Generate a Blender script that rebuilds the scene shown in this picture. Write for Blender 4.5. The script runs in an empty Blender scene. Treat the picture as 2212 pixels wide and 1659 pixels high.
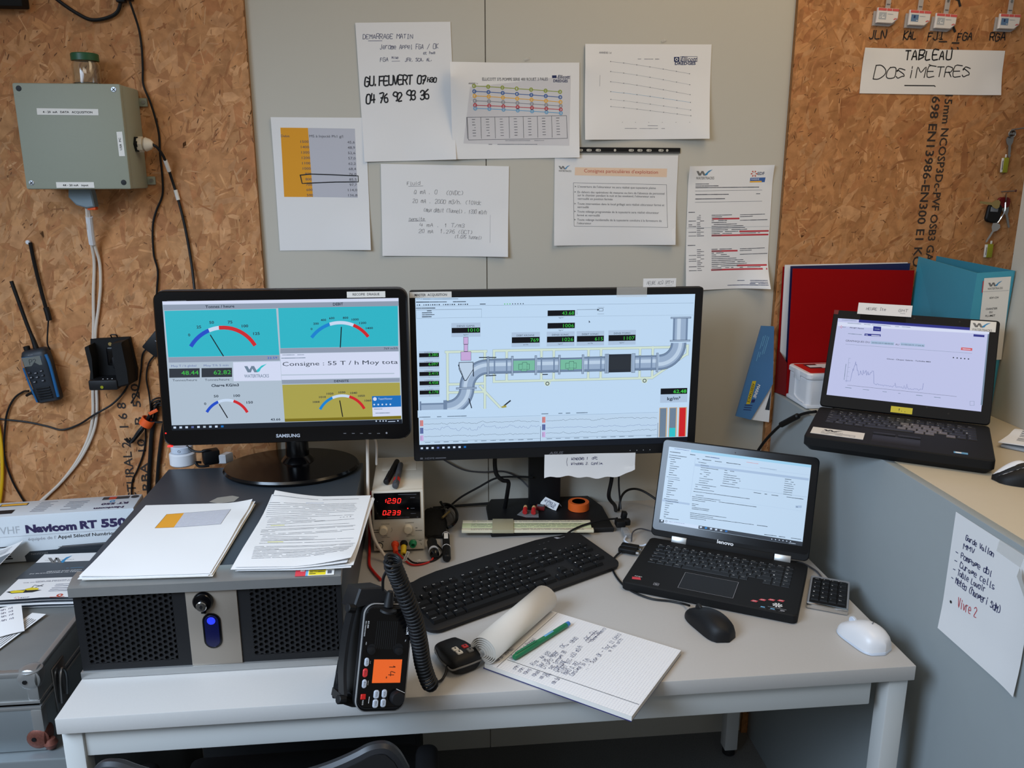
import bpy, bmesh, math, random
import numpy as np
from mathutils import Matrix, Vector
R = math.radians
random.seed(7)
SC = bpy.context.scene
COL = SC.collection

# ------------------------------------------------------------------ camera
cam_d = bpy.data.cameras.new('camera')
cam_d.sensor_fit = 'HORIZONTAL'
cam_d.sensor_width = 36.0
cam_d.lens = 36.0 * 1786.0 / 2212.0
cam_d.clip_start = 0.02
cam = bpy.data.objects.new('camera', cam_d)
COL.objects.link(cam)
yaw, pitch = R(5.84), R(14.17)
fw = Vector((math.sin(yaw)*math.cos(pitch), math.cos(yaw)*math.cos(pitch), -math.sin(pitch)))
rt = Vector((math.cos(yaw), -math.sin(yaw), 0))
up = rt.cross(fw)
m = Matrix.Identity(4)
for i in range(3):
    m[i][0], m[i][1], m[i][2] = rt[i], up[i], -fw[i]
m[0][3], m[1][3], m[2][3] = 0.0, -1.993, 1.554
cam.matrix_world = m
SC.camera = cam

# ------------------------------------------------------------------ light
SC.view_settings.view_transform = 'Standard'
SC.view_settings.look = 'None'
SC.view_settings.gamma = 1.0
SC.view_settings.exposure = 0.0
SC.view_settings.use_curve_mapping = False
try:
    SC.cycles.use_denoising = True
    SC.cycles.max_bounces = 6
    SC.cycles.diffuse_bounces = 3
    SC.cycles.sample_clamp_indirect = 4.0
except Exception:
    pass
world = bpy.data.worlds.new('world'); SC.world = world
world.use_nodes = True
bg = world.node_tree.nodes['Background']
bg.inputs[0].default_value = (1.0, 0.96, 0.90, 1); bg.inputs[1].default_value = 0.17

def area(name, loc, target, sx, sy, power, color):
    l = bpy.data.lights.new(name, 'AREA'); l.shape = 'RECTANGLE'; l.size = sx; l.size_y = sy
    l.energy = power; l.color = color
    o = bpy.data.objects.new(name, l); COL.objects.link(o)
    o.location = loc
    o.rotation_euler = (Vector(target)-Vector(loc)).to_track_quat('-Z', 'Y').to_euler()
    return o
# daylight from a window behind and to the left of the viewer, a warm and a cool strip lamp under the ceiling
w_ = area('window_daylight', (-1.35, -1.9, 2.0), (-0.2, -0.95, 0.45), 1.2, 1.0, 24, (0.60, 0.77, 1.0))
w_.data.spread = R(105)
area('ceiling_lamp', (0.95, -0.95, 2.75), (0.75, -0.6, 0), 0.7, 1.3, 11, (1.0, 0.77, 0.50))
area('ceiling_lamp', (-0.4, -2.6, 2.75), (-0.3, -2.0, 0), 1.3, 0.5, 8, (1.0, 0.9, 0.76))

# ------------------------------------------------------------------ materials
def lin(c):
    r = []
    for v in c[:3]:
        v /= 255.0
        r.append(v/12.92 if v <= 0.04045 else ((v+0.055)/1.055)**2.4)
    return (r[0], r[1], r[2], 1.0)
MATS = {}
def mat(name, col, rough=0.6, metal=0.0, emit=None, es=1.0, noise=0.0, nscale=40.0, bump=0.0, alpha=1.0, trans=0.0, coat=0.0, spec=0.5):
    m = bpy.data.materials.new(name); m.use_nodes = True
    nt = m.node_tree; b = nt.nodes['Principled BSDF']
    b.inputs['Base Color'].default_value = lin(col)
    b.inputs['Roughness'].default_value = rough
    b.inputs['Metallic'].default_value = metal
    b.inputs['Specular IOR Level'].default_value = spec
    if coat: b.inputs['Coat Weight'].default_value = coat
    if trans: b.inputs['Transmission Weight'].default_value = trans
    if alpha < 1: b.inputs['Alpha'].default_value = alpha
    if emit is not None:
        b.inputs['Emission Color'].default_value = lin(emit); b.inputs['Emission Strength'].default_value = es
    if noise or bump:
        tc = nt.nodes.new('ShaderNodeTexCoord'); n = nt.nodes.new('ShaderNodeTexNoise')
        n.inputs['Scale'].default_value = nscale; n.inputs['Detail'].default_value = 4
        nt.links.new(tc.outputs['Object'], n.inputs['Vector'])
        if noise:
            mx = nt.nodes.new('ShaderNodeMix'); mx.data_type = 'RGBA'
            c = lin(col)
            mx.inputs[6].default_value = tuple(v*(1-noise) for v in c[:3])+(1,)
            mx.inputs[7].default_value = tuple(min(1, v*(1+noise)) for v in c[:3])+(1,)
            nt.links.new(n.outputs['Fac'], mx.inputs[0]); nt.links.new(mx.outputs[2], b.inputs['Base Color'])
        if bump:
            bp = nt.nodes.new('ShaderNodeBump'); bp.inputs['Strength'].default_value = bump; bp.inputs['Distance'].default_value = 0.002
            nt.links.new(n.outputs['Fac'], bp.inputs['Height']); nt.links.new(bp.outputs['Normal'], b.inputs['Normal'])
    MATS[name] = m
    return name
def lcd(name, c, es=1.0):
    return mat(name, (8, 8, 10), 0.35, emit=c, es=es, spec=0.25)

# ------------------------------------------------------------------ mesh builder
_boxes = {}
def _box(sx, sy, sz, bev, seg):
    k = (round(sx, 5), round(sy, 5), round(sz, 5), bev, seg)
    if k not in _boxes:
        bm = bmesh.new(); bmesh.ops.create_cube(bm, size=1.0)
        bmesh.ops.scale(bm, vec=(sx, sy, sz), verts=bm.verts)
        if bev: bmesh.ops.bevel(bm, geom=list(bm.edges), offset=min(bev, 0.49*min(sx, sy, sz)), segments=seg, profile=0.5, affect='EDGES')
        bm.verts.index_update()
        _boxes[k] = ([tuple(v.co) for v in bm.verts], [tuple(v.index for v in f.verts) for f in bm.faces]); bm.free()
    return _boxes[k]

def spline(pts, per=8):
    P = [Vector(p) for p in pts]
    if len(P) < 3: return P
    P = [P[0]*2-P[1]] + P + [P[-1]*2-P[-2]]
    out = []
    for i in range(1, len(P)-2):
        a, b, c, d = P[i-1:i+3]
        for k in range(per):
            t = k/per
            out.append(0.5*((2*b)+(c-a)*t+(2*a-5*b+4*c-d)*t*t+(3*b-a-3*c+d)*t**3))
    out.append(P[-2])
    return out

class MB:
    def __init__(s): s.V, s.F, s.I, s.mats, s.C = [], [], [], [], None
    def mi(s, n):
        if n not in s.mats: s.mats.append(n)
        return s.mats.index(n)
    def add(s, v, f, m, M=None):
        k = len(s.V); i = s.mi(m)
        if M is not None: v = [M @ Vector(p) for p in v]
        s.V += [tuple(p) for p in v]
        s.F += [tuple(a+k for a in q) for q in f]; s.I += [i]*len(f)
        return s
    def box(s, x0, x1, y0, y1, z0, z1, m, bev=0.0, M=None, seg=2):
        v, f = _box(abs(x1-x0), abs(y1-y0), abs(z1-z0), bev, seg)
        c = Vector(((x0+x1)/2, (y0+y1)/2, (z0+z1)/2))
        return s.add([Vector(p)+c for p in v], f, m, M)
    def lathe(s, prof, m, M=None, n=28):
        v, f = [], []
        for r, z in prof:
            for k in range(n):
                a = 2*math.pi*k/n; v.append((r*math.cos(a), r*math.sin(a), z))
        for i in range(len(prof)-1):
            for k in range(n):
                f.append((i*n+k, i*n+(k+1) % n, (i+1)*n+(k+1) % n, (i+1)*n+k))
        if prof[0][0] > 1e-6: f.append(tuple(range(n-1, -1, -1)))
        if prof[-1][0] > 1e-6: f.append(tuple((len(prof)-1)*n+k for k in range(n)))
        return s.add(v, f, m, M)
    def cyl(s, a, b, r, m, n=20, bev=0.0, r2=None, M=None):
        a, b = Vector(a), Vector(b); L = (b-a).length; r2 = r if r2 is None else r2
        Q = Matrix.Translation(a) @ (b-a).to_track_quat('Z', 'Y').to_matrix().to_4x4()
        if M is not None: Q = M @ Q
        e = min(bev, L/3)
        prof = [(r, 0), (r2, L)] if not e else [(max(r-e, 1e-4), 0), (r, e), (r2, L-e), (max(r2-e, 1e-4), L)]
        return s.lathe(prof, m, Q, n)
    def tube(s, pts, r, m, n=8, per=8, M=None, smooth=True, flat=1.0):
        P = spline(pts, per) if smooth else [Vector(p) for p in pts]
        v, f = [], []; prev = None
        rr = r if callable(r) else (lambda t: r)
        for i, p in enumerate(P):
            t = (P[min(i+1, len(P)-1)]-P[max(i-1, 0)])
            if t.length < 1e-9: t = Vector((0, 0, 1))
            t.normalize()
            if prev is None:
                prev = t.orthogonal().normalized()
            prev = (prev-t*prev.dot(t))
            prev = prev.normalized() if prev.length > 1e-6 else t.orthogonal().normalized()
            b = t.cross(prev); q = rr(i/max(1, len(P)-1))
            for k in range(n):
                a = 2*math.pi*k/n; v.append(p+prev*(q*math.cos(a))+b*(q*flat*math.sin(a)))
        for i in range(len(P)-1):
            for k in range(n):
                f.append((i*n+k, i*n+(k+1) % n, (i+1)*n+(k+1) % n, (i+1)*n+k))
        f.append(tuple(range(n-1, -1, -1))); f.append(tuple((len(P)-1)*n+k for k in range(n)))
        return s.add(v, f, m, M)
    def prism(s, poly, z0, z1, m, M=None, bev=0.0):
        n = len(poly)
        if bev:
            cx = sum(p[0] for p in poly)/n; cy = sum(p[1] for p in poly)/n
            def ins(p):
                d = math.hypot(p[0]-cx, p[1]-cy); k = max(0, (d-bev)/d) if d > 0 else 1
                return (cx+(p[0]-cx)*k, cy+(p[1]-cy)*k)
            rings = [([ins(p) for p in poly], z0), (poly, z0+bev), (poly, z1-bev), ([ins(p) for p in poly], z1)]
        else:
            rings = [(poly, z0), (poly, z1)]
        v, f = [], []
        for pl, z in rings: v += [(p[0], p[1], z) for p in pl]
        for i in range(len(rings)-1):
            for k in range(n):
                f.append((i*n+k, i*n+(k+1) % n, (i+1)*n+(k+1) % n, (i+1)*n+k))
        f.append(tuple(range(n-1, -1, -1))); f.append(tuple((len(rings)-1)*n+k for k in range(n)))
        return s.add(v, f, m, M)
    def grid(s, w, h, nx, ny, fn, m, M=None, thick=0.0):
        """sheet from (0,0) to (w,-h) in its own plane; fn(x, y) is its height"""
        v, f = [], []
        for L in ((0, -thick) if thick else (0,)):
            for j in range(ny+1):
                for i in range(nx+1):
                    x, y = w*i/nx, -h*j/ny; q = fn(x, y)
                    if isinstance(q, tuple): v.append((q[0], q[1], q[2]+L))
                    else: v.append((x, y, q+L))
        N = (nx+1)*(ny+1)
        for j in range(ny):
            for i in range(nx):
                a = j*(nx+1)+i
                f.append((a, a+nx+1, a+nx+2, a+1))
                if thick: f.append((N+a, N+a+1, N+a+nx+2, N+a+nx+1))
        if thick:
            edge = [i for i in range(nx+1)]+[(j*(nx+1)+nx) for j in range(1, ny+1)]+[ny*(nx+1)+i for i in range(nx-1, -1, -1)]+[j*(nx+1) for j in range(ny-1, 0, -1)]
            for k in range(len(edge)):
                a, b = edge[k], edge[(k+1) % len(edge)]
                f.append((a, b, b+N, a+N))
        return s.add(v, f, m, M)
    def loft(s, rings, m, M=None, caps=True):
        n = len(rings[0]); v = [p for r_ in rings for p in r_]; f = []
        for i in range(len(rings)-1):
            for k in range(n):
                f.append((i*n+k, i*n+(k+1) % n, (i+1)*n+(k+1) % n, (i+1)*n+k))
        if caps:
            f.append(tuple(range(n-1, -1, -1))); f.append(tuple((len(rings)-1)*n+k for k in range(n)))
        return s.add(v, f, m, M)
    def mesh(s, name, ang=35):
        me = bpy.data.meshes.new(name)
        me.from_pydata(s.V, [], s.F); me.update()
        for n in s.mats: me.materials.append(MATS[n])
        me.polygons.foreach_set('material_index', s.I)
        me.polygons.foreach_set('use_smooth', [True]*len(me.polygons))
        me.set_sharp_from_angle(angle=R(ang))
        return me
    def build(s, name, parent=None, loc=(0, 0, 0), rot=(0, 0, 0), ang=35):
        o = bpy.data.objects.new(name, s.mesh(name, ang)); COL.objects.link(o)
        o.location = loc; o.rotation_euler = rot
        if parent is not None: o.parent = parent
        return o

def tag(o, label, cat, group=None):
    o['label'] = label; o['category'] = cat
    if group: o['group'] = group
    return o
def thing(name, label, cat, loc=(0, 0, 0), rz=0.0, group=None, M=None):
    o = bpy.data.objects.new(name, None); COL.objects.link(o)
    o.empty_display_size = 0.05
    if M is not None: o.matrix_world = M
    else: o.location = loc; o.rotation_euler = (0, 0, rz)
    return tag(o, label, cat, group)
def struct(o, label=None):
    o['kind'] = 'structure'
    if label: o['label'] = label
    return o

def frame(o, x, y):
    """matrix with origin o, first axis along x and second axis near y"""
    x = Vector(x).normalized(); y = Vector(y); y = (y-x*y.dot(x)).normalized(); z = x.cross(y)
    M = Matrix.Identity(4)
    for i in range(3): M[i][0], M[i][1], M[i][2], M[i][3] = x[i], y[i], z[i], o[i]
    return M
def wallM(x, z, a=0.0, y=0.0):
    """frame of a flat thing on the back wall: right, up, out of the wall"""
    return frame((x, y, z), (math.cos(a), 0, math.sin(a)), (-math.sin(a), 0, math.cos(a)))

# ------------------------------------------------------------------ lettering
_txt = {}
def text_mesh(s, bold=0.0):
    k = (s, bold)
    if k not in _txt:
        cu = bpy.data.curves.new('lettering', 'FONT'); cu.body = s; cu.size = 1.0; cu.resolution_u = 2; cu.offset = bold
        ob = bpy.data.objects.new('lettering', cu)
        me = bpy.data.meshes.new_from_object(ob)
        v = [tuple(p.co[:2]) for p in me.vertices]; f = [tuple(p.vertices) for p in me.polygons]
        bpy.data.objects.remove(ob); bpy.data.curves.remove(cu); bpy.data.meshes.remove(me)
        x0 = min((p[0] for p in v), default=0); x1 = max((p[0] for p in v), default=1)
        _txt[k] = ([((p[0]-x0), p[1]) for p in v], f, max(x1-x0, 1e-4))
    return _txt[k]
# single-stroke handwriting: strokes of xy digit pairs on a 4 x 6 grid
HW = {'A': '002640|1232', 'B': '0006|0636453303|034200', 'C': '4535160401104041', 'D': '0006|062644422000', 'E': '460600 40|0333', 'F': '0006|0646|0333',
 'G': '4516040110304243 23', 'H': '0006|4046|0343', 'I': '2026|1636|1030', 'J': '3631201001', 'K': '0006|4603 40', 'L': '060040', 'M': '0006 2346 40', 'N': '0006 4046',
 'O': '1604011030414536 16', 'P': '0006 3645443303', 'Q': '160401103041453616|2240', 'R': '0006 36453303|2340', 'S': '4516040533424131 1001', 'T': '2026|0646', 'U': '060110304146', 'V': '062046',
 'W': '0610233046', 'X': '0046|0640', 'Y': '0623 46|2320', 'Z': '064600 40', '0': '1604011030414536 16', '1': '142620', '2': '051636454400 40', '3': '0516364533|13334241301001', '4': '16022 242|3530',
 '5': '460603 33424130 1001', '6': '3604011030413303', '7': '064610|1333', '8': '1605143342413010 010213344536 16', '9': '443304051636454 130', '.': '1011', ',': '2110', '-': '0343', '=': '0444|0242', '/': '0046', '(': '3614113 0', ')': '163431 10',
 ':': '1112|1415', '^': '0426 44', 'a': '330301103033 40', 'b': '06001030413404', 'd': '4640|413010010 31444', 'e': '0242341403011040', 'f': '3616 10|0424', 'g': '4414030212324 4|4401', 'i': '2420|2526', 'l': '2620 30',
 'm': '0004|03142420|2334 4440', 'n': '0004|0314344340', 'o': '1403011030414434 14', 'p': '4f', 'r': '0004|031434', 's': '34140312 41300 0', 't': '1611 2030|0434', 'u': '040110304044', 'h': '0006|0314344340', '+': '2125|0343', "'": '2625', 'x': '0044|0440', 'z': '044400 40', 'v': '042044', 'c': '3414030110 30', 'y': '0422|4400', 'k': '0006|3402 40', 'q': '2', '³': '1535|3514', '²': '1535|3514', 'è': '0242341403011040', '*': '1', '?': '0516364422|2021', 'é': '0242341403011040'}
HW['p'] = '0004|04344332 02|0001'; HW['q'] = '1403022240|4440'; HW['*'] = '1234|3214'
SEG = {'0': 'abcdef', '1': 'bc', '2': 'abged', '3': 'abgcd', '4': 'fgbc', '5': 'afgcd', '6': 'afgedc', '7': 'abc', '8': 'abcdefg', '9': 'abcdfg'}

class Canvas:
    """draws marks on a flat or curved sheet; q = the four corners (TL, TR, BR, BL) of the sheet in drawing units"""
    LIFT = 0.00012
    def __init__(c, mb, M, w, h, q, warp=None):
        c.mb, c.M, c.w, c.h, c.warp = mb, M, w, h, warp
        A = []; dst = [(0, 0), (w, 0), (w, -h), (0, -h)]; B = []
        for (x, y), (X, Y) in zip(q, dst):
            A += [[x, y, 1, 0, 0, 0, -X*x, -X*y], [0, 0, 0, x, y, 1, -Y*x, -Y*y]]; B += [X, Y]
        H = np.linalg.solve(np.array(A, float), np.array(B, float)); c.H = list(H)+[1.0]
        c.k = w/math.dist(q[0], q[1])
    def T(c, p):
        H = c.H; d = H[6]*p[0]+H[7]*p[1]+1
        return ((H[0]*p[0]+H[1]*p[1]+H[2])/d, (H[3]*p[0]+H[4]*p[1]+H[5])/d)
    def up(c, p, l):
        z = c.LIFT*l
        if c.warp:
            q = c.warp(p[0], p[1])
            if isinstance(q, tuple): return (q[0], q[1], q[2]+z)
            z += q
        return (p[0], p[1], z)
    def loc_poly(c, P, m, l=1):
        a = sum(P[i][0]*P[(i+1) % len(P)][1]-P[(i+1) % len(P)][0]*P[i][1] for i in range(len(P)))
        if a < 0: P = P[::-1]
        c.mb.add([c.up(p, l) for p in P], [tuple(range(len(P)))], m, c.M)
    def poly(c, pts, m, l=1):
        if c.warp and len(pts) == 4:
            P = [c.T(p) for p in pts]; n = 10
            def at(s, t): return tuple((P[0][i]*(1-s)+P[1][i]*s)*(1-t)+(P[3][i]*(1-s)+P[2][i]*s)*t for i in (0, 1))
            for j in range(n):
                for i in range(n): c.loc_poly([at(i/n, j/n), at((i+1)/n, j/n), at((i+1)/n, (j+1)/n), at(i/n, (j+1)/n)], m, l)
        else: c.loc_poly([c.T(p) for p in pts], m, l)
    def rect(c, x0, y0, x1, y1, m, l=1, n=1, k=1):
        if c.warp: return c.poly([(x0, y1), (x1, y1), (x1, y0), (x0, y0)], m, l)
        for j in range(k):
            for i in range(n):
                a, b = x0+(x1-x0)*i/n, x0+(x1-x0)*(i+1)/n; e, f = y0+(y1-y0)*j/k, y0+(y1-y0)*(j+1)/k
                c.poly([(a, f), (b, f), (b, e), (a, e)], m, l)
    def _line(c, P, wd, m, l):
        """ribbon along local points"""
        if c.warp:
            Q = [P[0]]
            for a, b in zip(P, P[1:]):
                n = max(1, int(math.dist(a, b)/0.012))
                Q += [(a[0]+(b[0]-a[0])*i/n, a[1]+(b[1]-a[1])*i/n) for i in range(1, n+1)]
            P = Q
        P = [p for i, p in enumerate(P) if i == 0 or math.dist(p, P[i-1]) > 1e-6]
        if len(P) < 2: return
        L, Rr = [], []
        for i, p in enumerate(P):
            a, b = P[max(i-1, 0)], P[min(i+1, len(P)-1)]
            dx, dy = b[0]-a[0], b[1]-a[1]; d = math.hypot(dx, dy) or 1e-9
            nx, ny = -dy/d*wd/2, dx/d*wd/2
            if i == 0: p = (p[0]-dx/d*wd*0.4, p[1]-dy/d*wd*0.4)
            if i == len(P)-1: p = (p[0]+dx/d*wd*0.4, p[1]+dy/d*wd*0.4)
            L.append((p[0]+nx, p[1]+ny)); Rr.append((p[0]-nx, p[1]-ny))
        n = len(P)
        c.mb.add([c.up(p, l) for p in L+Rr], [(i, n+i, n+i+1, i+1) for i in range(n-1)], m, c.M)
    def line(c, pts, wd, m, l=2): c._line([c.T(p) for p in pts], wd*c.k, m, l)
    def frame(c, x0, y0, x1, y1, wd, m, l=2):
        for a, b in (((x0, y0), (x1, y0)), ((x1, y0), (x1, y1)), ((x1, y1), (x0, y1)), ((x0, y1), (x0, y0))): c.line([a, b], wd, m, l)
    def disc(c, x, y, r, m, l=2, n=14, r0=0):
        X, Y = c.T((x, y)); r *= c.k
        if r0:
            r0 *= c.k; p = []
            for q in (r, r0): p += [(X+q*math.cos(2*math.pi*i/n), Y+q*math.sin(2*math.pi*i/n)) for i in range(n)]
            c.mb.add([c.up(v, l) for v in p], [(i, (i+1) % n, n+(i+1) % n, n+i) for i in range(n)], m, c.M)
        else: c.loc_poly([(X+r*math.cos(2*math.pi*i/n), Y+r*math.sin(2*math.pi*i/n)) for i in range(n)], m, l)
    def text(c, s, p0, p1, cap, m, l=3, bold=0.0, slant=0.0):
        """printed lettering whose baseline runs from p0 to p1, cap = height of capitals"""
        v, f, wd = text_mesh(s, bold)
        a, b = c.T(p0), c.T(p1); L = math.dist(a, b) or 1e-6
        ex = ((b[0]-a[0])/L, (b[1]-a[1])/L); ey = (-ex[1], ex[0])
        sx = L/wd; sy = cap*c.k/0.729
        c.mb.add([c.up((a[0]+ex[0]*(x*sx+slant*y*sy)+ey[0]*y*sy, a[1]+ex[1]*(x*sx+slant*y*sy)+ey[1]*y*sy), l) for x, y in v], f, m, c.M)
    def hand(c, s, p0, p1, cap, wd, m, l=3, jit=0.25, slant=0.12, gap=1.35):
        """handwriting from p0 to p1"""
        a, b = c.T(p0), c.T(p1); L = math.dist(a, b) or 1e-6
        ex = ((b[0]-a[0])/L, (b[1]-a[1])/L); ey = (-ex[1], ex[0])
        n = len(s); adv = L/n; H = cap*c.k/6.0; W = adv/gap/4.0; rnd = random.Random(len(s)*7+ord(s[0]))
        for i, ch in enumerate(s):
            if ch == ' ': continue
            g = HW.get(ch) or HW.get(ch.upper()) or '0444|0343'
            oy = rnd.uniform(-jit, jit)*H*1.6; sc = 1+rnd.uniform(-0.1, 0.1)
            for st in g.replace(' ', '').split('|'):
                P = []
                for k in range(0, len(st)-1, 2):
                    if not (st[k].isdigit() and st[k+1].isdigit()): continue
                    x = (int(st[k])+rnd.uniform(-jit, jit))*W*sc; y = (int(st[k+1])+rnd.uniform(-jit, jit))*H*sc+oy
                    x += i*adv+slant*y
                    P.append((a[0]+ex[0]*x+ey[0]*y, a[1]+ex[1]*x+ey[1]*y))
                if len(P) > 2 and jit > 0:
                    P = [tuple(v[:2]) for v in spline([(p[0], p[1], 0) for p in P], 3)]
                c._line(P, wd*c.k, m, l)
    def greek(c, p0, p1, th, m, l=2, fill=0.9, seed=None, wmin=2.0, wmax=7.0):
        """a line of print too small to read"""
        rnd = random.Random(seed if seed is not None else int(p0[0]*31+p0[1]*17))
        L = math.dist(p0, p1)
        if L < 1e-6: return
        ux, uy = (p1[0]-p0[0])/L, (p1[1]-p0[1])/L; t = 0
        while t < L:
            w = min(L-t, th*rnd.uniform(wmin, wmax))
            if rnd.random() < fill and w > th*0.5:
                a = (p0[0]+ux*t, p0[1]+uy*t); b = (p0[0]+ux*(t+w), p0[1]+uy*(t+w))
                c.line([a, b], th*rnd.uniform(0.7, 1.0), m, l)
            t += w+th*rnd.uniform(0.5, 0.9)
    def seg7(c, s, x, y, w, h, gap, th, m, l=3):
        for ch in s:
            if ch == '.':
                c.rect(x-gap*0.75, y-th, x-gap*0.75+th, y, m, l); continue
            for g in SEG.get(ch, ''):
                k = 0.12*h
                A = {'a': ((x+k*.3+k, y-h), (x+w+k*.3, y-h)), 'g': ((x+k*.6, y-h/2), (x+w-k*.3, y-h/2)), 'd': ((x, y), (x+w-k, y)),
                     'b': ((x+w+k, y-h+th), (x+w+k*.5, y-h/2-th*.6)), 'c': ((x+w+k*.3, y-h/2+th*.6), (x+w, y-th)), 'f': ((x+k, y-h+th), (x+k*.5, y-h/2-th*.6)), 'e': ((x+k*.3, y-h/2+th*.6), (x, y-th))}[g]
                c.line(list(A), th, m, l)
            x += w+gap

def logo_wt(c, x, y, w, dark, blue, l=3, name=True):
    """the swoosh mark with its name beneath, w wide, top left corner at x, y"""
    h = w*0.34
    for i in (0, 1):
        a = x+w*(0.0+0.27*i)
        c.poly([(a, y+h*.25), (a+w*.13, y+h*.25), (a+w*.27, y+h), (a+w*.14, y+h)], dark, l)
    c.poly([(x+w*.27, y+h), (x+w*.19, y+h*.75), (x+w*.3, y+h*.25), (x+w*.36, y+h*.3)], dark, l)
    c.poly([(x+w*.54, y+h), (x+w*.48, y+h*.8), (x+w*.7, y+h*.22), (x+w*.92, y), (x+w*.68, y+h*.55), (x+w*.62, y+h*.9)], blue, l)
    if name: c.text('WATERTRACKS', (x, y+h*1.62), (x+w, y+h*1.62), h*.42, dark, l, bold=0.01)
# ------------------------------------------------------------------ palette
mat('wall_grey', (196, 191, 178), 0.75, noise=0.03, nscale=2.5)
mat('wall_seam', (150, 145, 136), 0.8)
mat('osb_base', (178, 122, 70), 0.75, noise=0.12, nscale=18)
mat('osb_edge', (150, 105, 62), 0.9, noise=0.35, nscale=120)
mat('osb_dark', (88, 55, 34), 0.85, noise=0.3)
mat('stamp_ink', (52, 42, 36), 0.8, noise=0.5, nscale=160)
mat('floor_dark', (104, 104, 102), 0.7, noise=0.35, nscale=260, bump=0.2)
mat('desk_top', (186, 182, 177), 0.42, noise=0.035, nscale=300)
mat('desk_metal', (196, 196, 192), 0.5)
mat('counter_top', (205, 191, 166), 0.5, noise=0.02)
mat('counter_grey', (154, 161, 162), 0.55, noise=0.02)
mat('paper', (236, 234, 232), 0.85)
mat('paper_worn', (226, 220, 210), 0.85, noise=0.03, nscale=30)
mat('paper_grey', (196, 196, 204), 0.85)
mat('ink', (26, 26, 30), 0.7)
mat('print_grey', (92, 92, 98), 0.8)
mat('print_light', (150, 150, 156), 0.8)
mat('biro', (44, 50, 96), 0.7)
mat('pencil', (120, 118, 122), 0.8)
mat('orange_print', (232, 160, 40), 0.85)
mat('peach_print', (240, 208, 178), 0.85)
mat('red_print', (196, 62, 72), 0.85)
mat('text_red', (196, 70, 40), 0.85)
mat('grn_print', (150, 165, 50), 0.85)
mat('blue_print', (60, 100, 165), 0.85)
mat('yel_print', (240, 180, 60), 0.85)
mat('gry_print', (175, 180, 185), 0.85)
mat('lbl_print', (110, 170, 210), 0.85)
mat('navy_print', (40, 50, 92), 0.85)
mat('logo_grey', (122, 120, 118), 0.8)
mat('logo_blue', (58, 140, 190), 0.8)
mat('label_white', (232, 228, 220), 0.6)
mat('tape_clear', (225, 222, 214), 0.25, alpha=0.35)
mat('pocket_film', (235, 235, 235), 0.25, alpha=0.07)
mat('chart_grey', (214, 211, 212), 0.85)
mat('silver_paint', (158, 160, 164), 0.4, 0.35)
mat('black', (12, 12, 14), 0.5, spec=0.35)
mat('black_matte', (14, 14, 15), 0.7, spec=0.3)
mat('black_gloss', (6, 6, 8), 0.16, spec=0.4)
mat('black_soft', (16, 16, 18), 0.55, spec=0.35, bump=0.05, nscale=400)
mat('rubber', (20, 20, 21), 0.65)
mat('charcoal', (46, 52, 58), 0.5, noise=0.08, nscale=8)
mat('chassis_grey', (58, 66, 74), 0.42, noise=0.10, nscale=5)
mat('alu', (176, 176, 174), 0.35, 0.75, noise=0.05, nscale=60)
mat('alu_dull', (150, 152, 150), 0.5, 0.6, noise=0.1, nscale=20)
mat('alu_panel', (140, 146, 148), 0.42, 0.55, noise=0.06, nscale=12)
mat('champagne', (150, 140, 128), 0.42, 0.5)
mat('chrome', (215, 215, 215), 0.15, 1.0)
mat('steel', (165, 165, 165), 0.3, 0.95)
mat('brass', (205, 180, 120), 0.3, 0.9)
mat('rust', (120, 72, 60), 0.5, 0.5, noise=0.4, nscale=300)
mat('enclosure', (150, 154, 138), 0.6, noise=0.02, nscale=200)
mat('gland', (222, 210, 190), 0.5)
mat('conn_grey', (124, 140, 148), 0.6)
mat('white_plastic', (226, 226, 228), 0.35)
mat('cream', (214, 204, 186), 0.5, noise=0.03)
mat('cream_knob', (218, 206, 182), 0.45)
mat('white_cable', (214, 202, 188), 0.5)
mat('yellow_cable', (226, 180, 20), 0.5)
mat('red', (196, 30, 24), 0.45)
mat('red_deep', (152, 5, 8), 0.75, spec=0.12)
mat('red_dark', (112, 10, 12), 0.6)
mat('navy', (24, 30, 78), 0.5)
mat('orange', (236, 92, 30), 0.5)
mat('orange_tape', (238, 104, 36), 0.45)
mat('tape_core', (214, 210, 200), 0.7)
mat('green_lid', (30, 84, 52), 0.4)
mat('glass', (245, 250, 248), 0.03, trans=1.0)
mat('binder_blue', (66, 158, 182), 0.5, noise=0.03)
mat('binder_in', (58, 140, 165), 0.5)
mat('marine_blue', (74, 122, 170), 0.35, noise=0.05)
mat('marine_yellow', (218, 190, 40), 0.5)
mat('white_ink', (236, 236, 236), 0.6)
mat('grey_ink', (128, 130, 134), 0.6)
mat('tag_yellow', (176, 176, 30), 0.35, trans=0.3)
mat('radio_blue', (28, 96, 150), 0.4)
mat('radio_body', (30, 36, 44), 0.5)
mat('lcd_off', (112, 116, 112), 0.3)
mat('green_pen', (20, 116, 74), 0.4)
mat('pen_blue', (50, 120, 190), 0.4)
mat('pen_grey', (70, 70, 74), 0.5)
mat('green_term', (24, 130, 84), 0.4)
mat('orange_term', (226, 70, 30), 0.45)
mat('yellow', (226, 190, 30), 0.5)
mat('sticker_yellow', (232, 208, 40), 0.5)
mat('sticker_red', (210, 64, 74), 0.5)
mat('note_yellow', (216, 198, 62), 0.8)
mat('highlighter', (226, 222, 60), 0.8)
mat('slide_cream', (222, 214, 186), 0.45)
mat('slide_green', (206, 214, 170), 0.5)
mat('cursor', (190, 182, 150), 0.2, alpha=0.75)
mat('blister', (190, 190, 190), 0.1, alpha=0.35)
mat('earplug', (206, 40, 40), 0.5)
mat('earplug_tip', (222, 176, 120), 0.6)
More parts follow.
